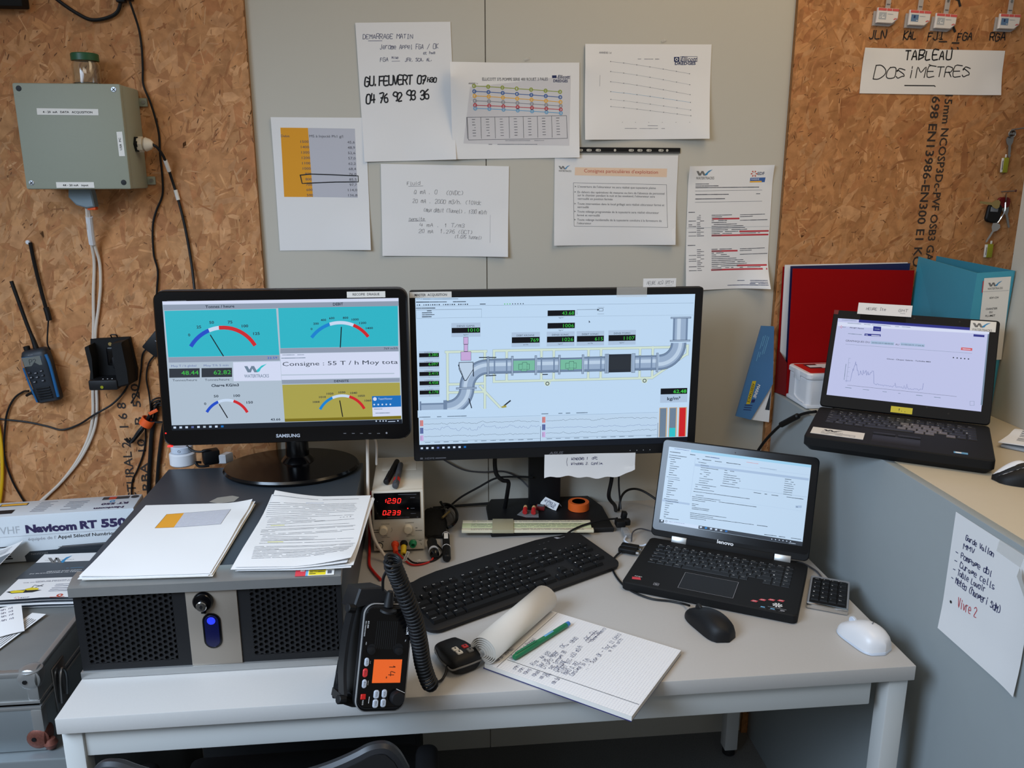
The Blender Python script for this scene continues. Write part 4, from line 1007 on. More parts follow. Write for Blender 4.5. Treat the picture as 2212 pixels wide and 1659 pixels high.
for p in ((360, 1112), (708, 1092)):
    b = MB(); b.lathe([(.0098, 0), (.0092, .010), (.0082, .0115), (.0001, .0118)], 'cream_knob', onpanel(p)); b.build('knob', psu)
b = MB(); b.lathe([(.0080, 0), (.0080, .0012), (.0064, .0014)], 'ink', onpanel((303, 1350))); b.lathe([(.0062, .0008), (.0060, .0026), (.0001, .003)], 'cream_knob', onpanel((303, 1350))); b.build('power_button', psu)
for p, m, nm in (((525, 1328), 'orange_term', 'red'), ((648, 1318), 'black', 'black'), ((775, 1310), 'green_term', 'green')):
    b = MB(); b.lathe([(.0086, 0), (.0086, .003), (.0074, .0045), (.0070, .012), (.0060, .0135), (.004, .0135), (.0035, .006), (.0001, .006)], m, onpanel(p), 20); o = b.build('terminal', psu); o['label'] = nm+' screw terminal'

cam_yellow = pt((640, 1345))
lead = thing('banana_lead', 'red and black test leads with a yellow plug hanging from the beige power supply', 'cable', (-.06, -.30, T))
LW = Vector((-.06, -.30, T)); W0 = psu.location
def wp(v): return Vector(v)+Vector(W0)-LW
b = MB(); s_ = wp(pt((525, 1328)))+Vector((0, -.014, 0)); b.cyl(s_+Vector((0, .002, 0)), s_+Vector((.002, -.014, -.006)), .0058, 'orange_term', 14, .001)
b.tube([s_+Vector((.002, -.012, -.006)), (.0, -.028, .004), (.014, -.042, .0030), (.035, -.040, .0030), (.052, -.027, .003), (.060, -.012, .008)], .0021, 'red', 8); b.build('red_wire', lead)
b = MB(); s_ = wp(pt((648, 1318)))+Vector((0, -.013, 0)); b.cyl(s_+Vector((0, .001, 0)), s_+Vector((-.001, -.02, -.010)), .0062, 'yellow', 14, .001); b.build('yellow_plug', lead)
b = MB(); b.tube([s_+Vector((-.001, -.018, -.010)), (.012, -.030, .004), (.035, -.034, .0030), (.062, -.022, .003), (.079, .012, .004), (.070, .04, .006), (.062, .045, .012)], .0019, 'black', 8); b.build('black_wire', lead)
b = MB(); M_ = frame((-.012+.012, -.0415, .0245), (.42, -.1, 1), (-1, -.1, .42)); b.box(-.012, .012, -.0035, .0035, 0, .0012, 'label_white', .0004, M_)
Canvas(b, M_ @ Matrix.Translation((-.012, .0035, .0013)), .024, .007, [(0, 0), (24, 0), (24, 7), (0, 7)]).text('ALIM GM', (2, 5), (22, 5), 3, 'ink', 1); M2 = frame((.026, -.034, .008), (1, .1, .2), (-.2, 0, 1)); b.box(-.004, .004, -.003, .003, 0, .0012, 'label_white', .0004, M2); b.build('wire_label', lead)

bar = thing('wire_connector', 'stubby black inline connector with white ring beside the power supply', 'connector', (-.002, -.285, T))
b = MB(); b.cyl((-.003, .035, .013), (.0005, -.008, .012), .0115, 'black', 18, .003); b.cyl((.0005, -.008, .012), (.001, -.012, .012), .0112, 'white_plastic', 18); b.cyl((.001, -.012, .012), (.003, -.034, .0115), .0105, 'black_gloss', 18, .004); b.build('barrel', bar)

# pens on the power supply
def pen(name, label, cat, p, q, r, m, mclip, cap=.42, tip=None, group=None):
    p, q = Vector(p), Vector(q); L = (q-p).length; M = Matrix.Translation(p) @ (q-p).to_track_quat('Z', 'Y').to_matrix().to_4x4()
    t = thing(name, label, cat, M=M, group=group)
    b = MB(); b.lathe([(r*.45, 0), (r*.8, .001), (r*.86, .004), (r*.9, L*.56), (r*.86, L*.565)], m, None, 18); b.build('barrel', t)
    b = MB(); b.lathe([(r*.99, L*.56), (r, L*.57), (r*.97, L-.004), (r*.72, L-.0008), (r*.3, L)], mclip, None, 18)
    if tip: b.lathe([(r*.74, L-.0008), (r*.70, L+.001), (r*.1, L+.0014)], tip, None, 16)
    b.build('cap', t); b = MB(); b.box(-.0022, .0022, r*.95, r*.95+.002, L*.60, L-.006, mclip, .0006); b.build('clip', t)
    return t
ZP = T+.1467
pen('felt_pen', 'black felt pen lying on the beige power supply, left of the red-tipped one', 'pen', (-.083, -.095, ZP+.0075), (-.103, -.235, ZP+.0075), .0075, 'black', 'black')
p_ = pen('felt_pen', 'grey and red felt pen lying on the beige power supply', 'pen', (-.074, -.118, ZP+.0075), (-.082, -.262, ZP+.0075), .0075, 'pen_grey', 'pen_grey')
b = MB(); b.lathe([(.0078, .100), (.0078, .119)], 'red', None, 16); b.build('red_band', p_)

# sunglasses on a soft black pouch
gl = thing('sunglasses', 'black sunglasses with smoky lens folded on a soft pouch beside the power supply', 'sunglasses', (.015, -.10, T))
b = MB(); rings = []
for j in range(9):
    t_ = j/8; y = -.11+.16*t_; wdt = .030*math.sin(math.pi*(.12+.76*t_))**.5; hh = .030*math.sin(math.pi*(.08+.84*t_))**.7
    rings.append([(-.012+wdt*math.cos(2*math.pi*k/18)*(1+.08*math.sin(k*2.3+j)), y+.004*math.sin(k+j), .0005+max(0, hh*(.5+.5*math.sin(2*math.pi*k/18))*(1+.1*math.sin(k*1.7+j*2)))) for k in range(18)])
b.loft(rings, 'cloth_black'); b.build('pouch', gl)
b = MB(); P = [(.012+.030*math.sin(a), -.035+.062*math.cos(a), .020+.010*math.cos(a*.5)) for a in [R(-10+20*i) for i in range(10)]]
b.tube(P, .004, 'black_gloss', 8); b.tube([(.004, .03, .035), (.012, .002, .030), (.010, -.02, .034)], .0035, 'black_gloss', 8); b.build('frame', gl)
b = MB(); rings = []
for j in range(7):
    f = j/6; rings.append([(.010+.029*math.sin(a)*f**.8+.001, -.035+.059*math.cos(a)*(.25+.75*f), .030-.012*f*f) for a in [R(0+18*i) for i in range(10)]])
v = [p for r_ in rings for p in r_]; b.add(v, [(j*10+k, j*10+k+1, (j+1)*10+k+1, (j+1)*10+k) for j in range(6) for k in range(9)], 'lens_smoke'); b.build('lens', gl)
b = MB(); b.tube([(.006, -.062, .032), (.016, -.045, .034), (.024, -.03, .034)], .0028, 'brass', 8); b.build('temple', gl)
pen('marker_pen', 'thick black marker with white label standing out beside the sunglasses', 'marker', (.028, -.205, T+.0095), (.027, -.335, T+.0095), .0093, 'black', 'black')
mk = bpy.data.objects['marker_pen']
b = MB(); b.lathe([(.0085, .072), (.0096, .073), (.0096, .0755), (.0085, .0765)], 'white_plastic', None, 18); b.build('white_ring', mk)
b = MB(); b.lathe([(.0070, .003), (.0084, .0035), (.0084, .006)], 'white_plastic', None, 18); b.build('white_ring', mk)
b = MB(); b.box(-.0045, .0045, .0082, .0087, .012, .042, 'label_white', 0)
Canvas(b, frame((-.0045, .0088, .012), (0, 0, 1), (1, 0, 0)), .03, .009, [(0, 9), (30, 9), (30, 0), (0, 0)]); 
for o in [x for x in bpy.data.objects if x.parent == mk]: pass
g = b.build('label', mk); g.rotation_euler = (0, 0, R(0))

# ------------------------------------------------------------------ on the foot of the right monitor
ZB = T+.0126
sr = thing('slide_rule', 'cream slide rule lying across the monitor foot', 'slide rule', (.2205, -.196, ZB), R(-5.4))
b = MB(); b.box(-.154, .154, -.030, -.0145, .0003, .007, 'slide_cream', .0012); b.box(-.154, .151, .0145, .030, .0003, .007, 'slide_cream', .0012); b.box(-.15, .15, -.0145, .0145, .0003, .0028, 'slide_cream')
c = Canvas(b, Matrix.Translation((-.154, .03, .0071)), .308, .06, [(0, 0), (308, 0), (308, 60), (0, 60)])
for y in (6, 11, 51, 56): c.greek((22, y), (285, y), 1.6, 'print_grey', 1, fill=.9, wmin=.4, wmax=2)
b.build('stock', sr)
b = MB(); b.box(-.154, .150, -.0138, .0138, .003, .0066, 'slide_green', .0008); c = Canvas(b, Matrix.Translation((-.154, .0138, .0067)), .304, .0276, [(0, 0), (304, 0), (304, 28), (0, 28)])
for y in (5, 10, 16, 22): c.greek((22, y), (285, y), 1.6, 'print_grey', 1, fill=.9, wmin=.4, wmax=2)
b.build('slide', sr)
b = MB(); b.box(-.083, -.033, -.031, .033, .0072, .0092, 'cursor', .0008); b.box(-.083, -.033, -.0325, -.0312, .001, .0095, 'cursor', .0004); b.build('cursor', sr)
ep = thing('earplugs', 'two red earplugs in a clear blister on the monitor foot', 'earplugs', (.234, -.112, ZB), R(-12))
b = MB(); b.prism([(-.028, -.012), (-.016, .021), (.022, .018), (.026, -.022), (-.005, -.024)], .0003, .0012, 'blister'); b.build('blister', ep)
for x in (-.009, .012):
    b = MB(); Mx = Matrix.Translation((x, -.012, .0072)) @ Matrix.Rotation(R(-72), 4, 'X'); b.lathe([(.0058, 0), (.006, .002), (.0056, .012), (.0052, .016)], 'earplug', Mx, 16); b.lathe([(.0052, .016), (.0054, .018), (.004, .024), (.001, .0255)], 'earplug_tip', Mx, 16); b.build('earplug', ep)
b = MB(); b.box(-.011, .011, -.009, .009, .0003, .010, 'red_dark', .001); b.box(-.008, .009, -.006, .007, .0101, .0105, 'grey_ink'); o = b.build('small_box', None, (.266, -.088, ZB), (0, 0, R(-15))); tag(o, 'tiny dark red box between the earplugs and the folded tag', 'box')
ft = MB()
M_ = frame((.279, -.055, ZB+.0215), (.65, -.76, -.10), (.45, .35, .9))
ft.prism([(0, 0), (.052, 0), (.052, -.021), (0, -.021)][::-1], 0, .0004, 'paper', M_)
M2 = frame((.279, -.055, ZB+.0215), (.65, -.76, -.10), (-.75, -.3, .85)); ft.prism([(0, 0), (.052, 0), (.052, -.016), (0, -.016)][::-1], 0, .0004, 'paper', M2)
Mf_ = M_
o = MB()
c = Canvas(ft, M_ @ Matrix.Translation((0, 0, .0005)), .052, .021, [(0, 0), (52, 0), (52, 21), (0, 21)]); c.hand('VESPRULIA', (8, 11), (46, 11), 6, .8, 'biro'); c.hand('SIENNE', (16, 18), (46, 17.5), 5, .7, 'biro')
tag(ft.build('folded_tag'), 'folded white paper tag with blue writing standing by the tape roll', 'tag')
tr = thing('tape_roll', 'roll of orange tape lying on the monitor foot', 'tape', (.361, -.095, ZB))
b = MB(); b.lathe([(.0150, .0003), (.0255, .0003), (.0262, .001), (.0262, .0195), (.0255, .0202), (.0165, .0202)], 'orange_tape', None, 40); b.build('tape', tr)
b = MB(); b.lathe([(.0166, .0202), (.0166, .0006), (.0150, .0006), (.0150, .0202), (.0166, .0202)], 'tape_core', None, 40); b.build('core', tr)

# ------------------------------------------------------------------ keyboards
AZ = ["²&é\"'(-è_çà)=", "AZERTYUIOP^$", "QSDFGHJKLMù*", "<WXCVBN,;:!"]
def key(parent, x, y, w, d, z, hgt, s, m='black', ink='white_ink', tilt=0.0, taper=.0013):
    b = MB(); t = taper
    v = [(-w/2, -d/2, 0), (w/2, -d/2, 0), (w/2, d/2, 0), (-w/2, d/2, 0), (-w/2+t, -d/2+t, hgt), (w/2-t, -d/2+t, hgt), (w/2-t, d/2-t*.6, hgt), (-w/2+t, d/2-t*.6, hgt)]
    b.add(v, [(0, 1, 5, 4), (1, 2, 6, 5), (2, 3, 7, 6), (3, 0, 4, 7), (4, 5, 6, 7)], m)
    if s:
        c = Canvas(b, Matrix.Translation((-w/2, d/2, hgt+.00005)), w, d, [(0, 0), (w*1000, 0), (w*1000, d*1000), (0, d*1000)]); lw = min(w*1000-5, 2.1*len(s)+.4)
        c.text(s, (2.8, 6.2), (2.8+lw, 6.2), 3.0 if len(s) < 3 else 2.0, ink, 1)
    return b.build('key', parent, (x, y, z))
def rowkeys(parent, ks, x, y, u, d, zf, hgt, gapk, **kw):
    for w, s in ks:
        if s is not None: key(parent, x+w*u/2, y, w*u-gapk, d, zf(y), hgt, s, **kw)
        x += w*u
kb = thing('keyboard', 'full-size black keyboard lying at an angle in front of the monitors', 'keyboard', (.157, -.4455, T), R(29.7))
hw_, hd_ = .2385, .0800
def kz(y): return .0125+.115*(y+hd_)
b = MB()
prof = []
def outline(n=5):
    P = []
    for cx, cy, a0, r in ((hw_-.022, hd_-.03, 0, .022), (-hw_+.022, hd_-.03, 90, .022), (-hw_+.03, -hd_+.022, 180, .026), (hw_-.03, -hd_+.022, 270, .026)):
        for i in range(n+1): a = R(a0+90*i/n); P.append((cx+r*math.cos(a), cy+r*math.sin(a)))
    return P
P = [p for p in rrect(2*hw_, 2*hd_, .024, 6)]
P = [(x, y+(.010*max(0, 1-abs(x)/.215)**.35 if y > .06 else 0)) for x, y in P]
top = [(-.175, hd_+.012)]
seq = P[:7]+[(.19, hd_), (.17, hd_+.006), (.13, hd_+.011), (-.13, hd_+.011), (-.17, hd_+.006), (-.19, hd_)]+P[7:]
P = [(x, min(y, hd_) if abs(x) > .195 else y) for x, y in seq]
rings = []
for ins, zt in ((.004, 0), (0, .35), (0, .75), (.0035, 1.0)):
    rings.append([(x*(1-ins/hw_), y*(1-ins/hd_), .001+(kz(y)-.001)*zt) for x, y in P])
b.loft(rings, 'black_soft')
c = Canvas(b, Matrix.Identity(4), 1, 1, [(0, 0), (1, 0), (1, 1), (0, 1)])
for i, x in enumerate((.125, .137, .150)): b.box(x-.002, x+.002, hd_-.012, hd_-.0112, kz(hd_-.012)+.0001, kz(hd_-.012)+.0004, 'print_light')
b.add([(.178, hd_-.006, kz(hd_-.006)+.0004), (.171, hd_-.004, kz(hd_-.004)+.0004), (.174, hd_-.012, kz(hd_-.012)+.0004), (.184, hd_-.013, kz(hd_-.013)+.0004)], [(0, 1, 2, 3)], 'print_light'); b.box(.184, .196, hd_-.0125, hd_-.0115, kz(hd_-.012), kz(hd_-.012)+.0004, 'print_light')
b.build('body', kb)
# recessed key field
u = .0195; d = .0172; yr = [.0405, .0170, -.0015, -.0200, -.0385, -.0570]
kw = dict(m='black_matte', taper=.0022); A = (kb,)
zf = lambda y: kz(y)-.0012
x0 = -.2235
rowkeys(kb, [(1, 'Esc'), (1, None), (1, 'F1'), (1, 'F2'), (1, 'F3'), (1, 'F4'), (.5, None), (1, 'F5'), (1, 'F6'), (1, 'F7'), (1, 'F8'), (.5, None), (1, 'F9'), (1, 'F10'), (1, 'F11'), (1, 'F12'), (.25, None), (1, 'Imp'), (1, 'Arr'), (1, 'Pau')], x0, yr[0], u, .0145, zf, .0055, .0016, **kw)
nav = {1: [(1, 'Ins'), (1, 'Or'), (1, 'Pg')], 2: [(1, 'Sup'), (1, 'Fin'), (1, 'Pg')], 4: [(1, None), (1, '^'), (1, None)], 5: [(1, '<'), (1, 'v'), (1, '>')]}
num = {1: [(1, 'Ver'), (1, '/'), (1, '*'), (1, '-')], 2: [(1, '7'), (1, '8'), (1, '9'), (1, '+')], 3: [(1, '4'), (1, '5'), (1, '6')], 4: [(1, '1'), (1, '2'), (1, '3'), (1, 'Ent')], 5: [(2, '0'), (1, '.')]}
main = {1: [(1, ch) for ch in AZ[0]]+[(2, '<-')], 2: [(1.5, 'Tab')]+[(1, ch) for ch in AZ[1]]+[(1.5, 'Ent')], 3: [(1.75, 'Maj')]+[(1, ch) for ch in AZ[2]]+[(1.25, '|')], 4: [(1.25, '^')]+[(1, ch) for ch in AZ[3]]+[(2.75, '^')], 5: [(1.5, 'Ctrl'), (1, 'o'), (1.25, 'Alt'), (6.25, ''), (1.25, 'Gr'), (1, 'o'), (1.25, '='), (1.5, 'Ctrl')]}
for r_ in range(1, 6):
    rowkeys(kb, main[r_], x0, yr[r_], u, d, zf, .0065, .0014, **kw)
    if r_ in nav: rowkeys(kb, nav[r_], x0+15.25*u, yr[r_], u, d, zf, .0065, .0014, **kw)
    if r_ in num: rowkeys(kb, num[r_], x0+18.5*u, yr[r_], u, d, zf, .0065, .0014, **kw)
b = MB(); kc = kb.matrix_basis
def toloc(o, pts): 
    M = (Matrix.Translation(o.location) @ o.rotation_euler.to_matrix().to_4x4()).inverted(); return [M @ Vector(p) for p in pts]
b.tube(toloc(kb, [(.300, -.262, T+.020), (.318, -.245, T+.0235), (.345, -.222, T+.0235), (.375, -.205, T+.0235), (.405, -.192, T+.0235), (.432, -.186, T+.022), (.437, -.192, T+.026)]), .0024, 'black', 8); b.build('cord', kb)

# ------------------------------------------------------------------ laptops
def laptop(name, label, center, rz, z0, w, d, th, lid_h, tilt, lid_t, mbase, rows, u, key_y, keyd, kx0, kwarg, bump=0.0):
    t = thing(name, label, 'laptop', (center[0], center[1], z0), rz)
    b = MB(); P = rrect(w, d, .010)
    def ins(k): return [(x*(1-2*k/w), y*(1-2*k/d)) for x, y in P]
    e = .010 if th > .025 else .002
    b.loft([[(x, y, .0008) for x, y in ins(e)], [(x, y, .0008+e*1.2) for x, y in P], [(x, y, th-.0022) for x, y in P], [(x, y, th) for x, y in ins(.0022)]], mbase)
    for x in (-w/2+.03, w/2-.03):
        for y in (-d/2+.025, d/2-.03): b.cyl((x, y, 0.0002), (x, y, .003), .006, 'rubber', 12)
    base = b.build('base', t)
    L = Matrix.Translation((0, d/2-.006, th+.001)) @ Matrix.Rotation(R(90-tilt), 4, 'X')   # lid frame: x right, y up the lid, z to the viewer
    for r_, (ks, kd) in enumerate(rows):
        rowkeys(t, ks, kx0, key_y[r_], u, kd, lambda y: th+.0001, .0011, .0022, **kwarg)
    return t, base, L
rowsL = [([(1, s) for s in ('Esc', 'F1', 'F2', 'F3', 'F4', 'F5', 'F6', 'F7', 'F8', 'F9', 'F10', 'F11', 'F12', 'Ins', 'Sup')]+[(1, 'On')], .0105),
         ([(1, ch) for ch in AZ[0]]+[(2, '<-'), (1, 'Or')], .0150), ([(1.5, 'Tab')]+[(1, ch) for ch in AZ[1]]+[(1.5, 'Ent'), (1, 'Pg')], .0150), ([(1.75, 'Maj')]+[(1, ch) for ch in AZ[2]]+[(1.25, '|'), (1, 'Pg')], .0150),
         ([(1.25, '^')]+[(1, ch) for ch in AZ[3]]+[(1.75, '^'), (1, '^'), (1, 'Fin')], .0150), ([(1, 'Fn'), (1, 'Ctr'), (1, 'o'), (1, 'Alt'), (5.5, ''), (1, 'Gr'), (1, 'Ctr'), (1.5, None), (1, '<'), (1, 'v'), (1, '>')], .0150)]
len_, baseL, L = laptop('laptop', 'black laptop on the desk with silver hinges and a mail window open', (.5835, -.4745), R(-29.6), T, .341, .234, .0195, .230, 22, .008, 'black_matte', rowsL, .0182, [.082, .0655, .0485, .0315, .0145, -.0025], .0150, -.1455, dict(m='black', taper=.0006))
b = MB(); b.prism(rrect(.341, .222, .011), -.0075, 0, 'black_matte', L @ Matrix.Translation((0, .117, 0)), .002)
b.prism(rrect(.336, .205, .008), -.0002, .0004, 'black_gloss', L @ Matrix.Translation((0, .1225, 0)))
b.box(-.10, .10, -.004, .012, -.009, .002, 'black_matte', .002, L)
c = Canvas(b, L @ Matrix.Translation((-.1705, .228, .0006)), .341, .222, [(150, 5), (2140, 262), (1990, 1500), (18, 1240)])
c.text('lenovo', (880, 1315), (1086, 1345), 48, 'white_ink', 2, bold=.03); c.disc(1098, 198, 9, 'print_grey', 2)
b.build('lid', len_)
b = MB(); W_, H_ = .309, .174; Q = L @ Matrix.Translation((-.1545, .2105, .0007)); b.add([(0, 0, 0), (0, -H_, 0), (W_, -H_, 0), (W_, 0, 0)], [(0, 1, 2, 3)], 'lcd_lenovo', Q)
c = Canvas(b, Q, W_, H_, [(205, 145), (2050, 383), (1940, 1405), (105, 1100)])
def skew(x, y): return (x, y)
c.poly([(490, 182), (2050, 384), (2046, 416), (486, 216)], 'lcd_lenovo2', 1); c.poly([(545, 362), (2020, 552), (2018, 582), (543, 392)], 'lcd_row', 1); c.poly([(140, 810), (490, 862), (488, 886), (138, 834)], 'lcd_row', 1)
c.line([(548, 285), (495, 780)], 3, 'lcd_row', 2); c.line([(570, 330), (2025, 512)], 2, 'lcd_row', 2); c.line([(880, 640), (2000, 790)], 2, 'lcd_line', 2); c.line([(520, 770), (1960, 968)], 1.5, 'lcd_row', 2)
sl = .135
def gl_(x, y, w, m='lcd_ink', th=7, l=3, f=.95): c.greek((x, y), (x+w, y+w*sl), th, m, l, fill=f, seed=int(x*3+y))
gl_(275, 172, 190, 'lcd_tx'); gl_(220, 210, 600, 'lcd_ink', 9, 3, .5); gl_(745, 282, 110, 'lcd_tx', 12)
for i in range(31):
    y = 250+27.6*i; x = 200-2.6*i; w = [220, 150, 50, 75, 40, 115, 90, 60, 50, 100, 160, 150, 70, 60, 60, 130, 110, 50, 95, 40, 175, 160, 95, 50, 50, 30, 60, 55, 20, 0, 0][i]; ind = 12 if i in (0, 1, 10, 20) else 36
    if w: gl_(x+ind, y, w, 'lcd_mid' if i in (10, 11) else 'lcd_ink', 8)
gl_(165, 1042, 190); gl_(230, 1090, 195, 'lcd_tx')
gl_(570, 300, 560, 'lcd_ink', 9, 3, .75); gl_(590, 345, 100); gl_(620, 380, 100)
for i in range(9):
    y = 410+27*i; gl_(622-3*i, y, [230, 100, 130, 120, 90, 170, 120, 110, 0][i]); gl_(930-4*i, y+38, [120, 40, 160, 210, 220, 190, 160, 0, 0][i]); gl_(1712-3*i, y+150, [130, 110, 135, 115, 125, 110, 110, 110, 0][i])
gl_(555, 622, 270); gl_(560, 650, 180); gl_(545, 680, 250); gl_(880, 640, 240); gl_(535, 712, 720); gl_(1310, 730, 640, 'lcd_ink', 8, 3, .8)
for y, w in ((752, 150), (778, 360), (800, 830), (822, 165), (868, 80), (888, 50), (912, 220), (930, 210)): gl_(520, y, w)
for y, w in ((982, 460), (1004, 290), (1024, 990), (1046, 200)): gl_(500, y, w)
c.poly([(108, 1060), (168, 1070), (165, 1105), (105, 1100)], 'lcd_navy', 3); c.poly([(612, 1140), (1950, 1352), (1940, 1405), (608, 1180)], 'lcd_bar', 3); c.poly([(170, 1070), (612, 1140), (608, 1180), (165, 1105)], 'lcd_white', 3)
c.rect(128, 1068, 152, 1088, 'lcd_white', 5); c.disc(197, 1085, 14, 'lcd_ink', 5, 14, 10)
for i, m in enumerate(('lcd_white', 'lcd_sky', 'lcd_white', 'lcd_white', 'lcd_grey', 'lcd_tv')): x = 640+65*i; y = 1160+10.5*i; c.rect(x-14, y-9, x+14, y+11, m, 5)
for i in range(6): x = 1550+48*i; c.disc(x, 1314+6.5*i, 7, 'lcd_white', 5, 8)
gl_(1770, 1362, 85, 'lcd_white', 6, 5); gl_(1455, 1256, 470, 'lcd_ink', 8, 3, .7); gl_(1210, 345, 150, 'lcd_rose', 6); gl_(1360, 412, 240, 'lcd_line', 6); c.rect(1850, 895, 1930, 925, 'lcd_row', 2); gl_(1860, 912, 55)
b.build('screen', len_)
for x in (-.105, .118):
    b = MB(); b.box(x-.017, x+.017, -.004, .012, -.006, .0022, 'alu', .0012, L); b.build('hinge', len_)
b = MB(); zt_ = .0196; b.box(-.060, .048, -.098, -.026, zt_-.0006, zt_+.0002, 'black_soft'); c = Canvas(b, Matrix.Translation((-.06, -.026, zt_+.0003)), .108, .072, [(0, 0), (108, 0), (108, 72), (0, 72)]); c.frame(0, 0, 108, 72, .7, 'print_light', 1); b.build('touchpad', len_)
b = MB(); c = Canvas(b, Matrix.Translation((-.17, .117, zt_)), .34, .234, [(0, 0), (340, 0), (340, 234), (0, 234)])
c.poly([(14, 206), (30, 203), (34, 213), (16, 216)], 'sticker_red', 2); c.text('AMD', (17, 202), (33, 202), 4, 'white_ink', 3); b.build('processor_sticker', len_); b = MB(); c.mb = b; c.frame(62, 213, 72, 223, 1, 'print_light', 2); c.rect(64, 216, 70, 220, 'print_light', 2)
b.build('small_sticker', len_)
b = MB(); c.mb = b
for i, (x, y) in enumerate(((258, 208), (272, 197), (288, 190), (305, 186))):
    c.poly([(x-7, y+3), (x-3, y-4), (x+7, y-3), (x+4, y+4)], 'sticker_red', 2); c.line([(x-3, y+2), (x+3, y-2)], 1, 'white_ink', 3)
for k in range(8): a = k*math.pi/4+.2; c.poly([(301, 207), (301+10*math.cos(a-.16), 207+9*math.sin(a-.16)), (301+9*math.cos(a+.3), 207+8*math.sin(a+.3))], 'white_ink', 3)
c.greek((285, 219), (318, 219), 1.5, 'print_light', 2)
for i, x in enumerate((276, 294, 312)): c.rect(x-4, 223, x+4, 227, ('lbl_print', 'lbl_print', 'print_light')[i], 2); c.greek((x-6, 230), (x+6, 230), 1.3, 'print_grey', 2)
b.build('feature_sticker', len_)

rowsD = [([(1, s) for s in ('Esc', 'F1', 'F2', 'F3', 'F4', 'F5', 'F6', 'F7', 'F8', 'F9', 'F10', 'F11', 'F12', 'Ins', 'Sup')], .0110), ([(1, ch) for ch in AZ[0]]+[(2, '<-')], .0155), ([(1.5, 'Tab')]+[(1, ch) for ch in AZ[1]]+[(1.5, 'Ent')], .0155), ([(1.75, 'Maj')]+[(1, ch) for ch in AZ[2]]+[(1.25, '|')], .0155), ([(1.25, '^')]+[(1, ch) for ch in AZ[3]]+[(1.75, '^'), (1, '^')], .0155), ([(1, 'Ctr'), (1, 'Fn'), (1, 'o'), (1, 'Alt'), (5, ''), (1, 'Gr'), (1, 'Ctr'), (1, None), (1, '<'), (1, 'v'), (1, '>')], .0155)]
del_, baseD, L = laptop('laptop', 'scuffed black laptop on the raised counter showing a turbidity graph', (.957, -.4555), R(-32.7), 1.013, .338, .246, .031, .235, 31, .01, 'black_matte', rowsD, .0192, [.090, .073, .0555, .038, .0205, .003], .0155, -.144, dict(m='black', taper=.0008))
for o in [o for o in del_.children if o.name.startswith('key')][33:]:
    pass
b = MB(); b.prism(rrect(.338, .236, .008), -.009, 0, 'black_matte', L @ Matrix.Translation((0, .1205, 0)), .002)
c = Canvas(b, L @ Matrix.Translation((-.169, .2385, .0002)), .338, .236, [(725, 478), (1858, 548), (1772, 1245), (645, 1112)])
c.poly([(905, 498), (1212, 520), (1208, 572), (900, 545)], 'black_gloss', 1); c.poly([(727, 480), (758, 482), (752, 510), (724, 508)], 'red_dark', 1)
for p in ((1268, 535), (1577, 558), (1352, 1128), (1495, 1170)): c.disc(p[0], p[1], 7, 'black', 2)
b.build('lid', del_)
Q = L @ Matrix.Translation((-.1575, .2175, .0004)); W_, H_ = .308, .188; b = MB(); b.add([(0, 0, 0), (0, -H_, 0), (W_, -H_, 0), (W_, 0, 0)], [(0, 1, 2, 3)], 'lcd_dell', Q)
c = Canvas(b, Q, W_, H_, [(762, 548), (1795, 635), (1733, 1157), (697, 1045)])
c.poly([(908, 560), (1795, 635), (1793, 652), (906, 578)], 'lcd_dellhead', 1); c.poly([(762, 572), (1792, 655), (1790, 668), (762, 600)], 'lcd_pale', 1); c.poly([(1782, 665), (1791, 666), (1742, 1118), (1730, 1115)], 'lcd_mid', 1)
c.greek((790, 560), (890, 568), 4, 'lcd_mid', 2); c.greek((830, 582), (1260, 617), 4, 'lcd_mid', 2)
for k in range(5): a = k*1.25; c.poly([(785+3*math.cos(a), 606+3*math.sin(a)), (785+9*math.cos(a-.3), 606+9*math.sin(a-.3)), (785+9*math.cos(a+.3), 606+9*math.sin(a+.3))], 'lcd_red', 2)
c.text('EDF', (795, 610), (818, 612), 8, 'lcd_ink'); c.text('PROJET Flumet', (845, 615), (943, 624), 9, 'lcd_ink', bold=.02); c.poly([(1008, 605), (1062, 610), (1060, 640), (1006, 636)], 'lcd_dellhead', 2); c.text('ACCUEIL', (1016, 626), (1052, 629), 6, 'lcd_pale', 3); c.greek((836, 651), (928, 659), 5, 'lcd_mid'); c.poly([(949, 652), (1060, 660), (1059, 674), (947, 666)], 'lcd_dellhead', 2); c.greek((956, 661), (1052, 669), 6, 'lcd_pale', 3); c.poly([(1687, 667), (1760, 674), (1759, 688), (1686, 682)], 'lcd_dellhead', 2)
c.text('GRAPHIQUES DU', (818, 702), (985, 716), 15, 'lcd_ink'); c.text('AU', (1160, 731), (1186, 733), 14, 'lcd_ink'); c.poly([(993, 700), (1152, 712), (1150, 732), (991, 720)], 'lcd_row', 2); c.text('20/05/2019 08:00:00', (998, 716), (1146, 727), 10, 'lcd_ink', 3); c.poly([(1196, 714), (1360, 727), (1358, 746), (1194, 733)], 'lcd_row', 2); c.text('21/05/2019 17:04:46', (1200, 730), (1355, 742), 10, 'lcd_ink', 3)
c.line([(818, 720), (1675, 790)], 1.6, 'lcd_mid'); c.poly([(1604, 751), (1678, 757), (1677, 774), (1602, 768)], 'lcd_btn', 3); c.greek((1615, 761), (1665, 765), 6, 'lcd_pale', 4)
c.text('Chooz - Choper Galerie - Turbidite MES', (1103, 822), (1400, 845), 9, 'lcd_ink', bold=.02)
for i in range(5): c.disc(1552+25*i, 816+2.5*i, 5, 'lcd_ink', 3, 8)
c.line([(845, 810), (830, 965)], 1.4, 'lcd_mid'); c.line([(838, 985), (1572, 1062)], 1.6, 'lcd_ink')
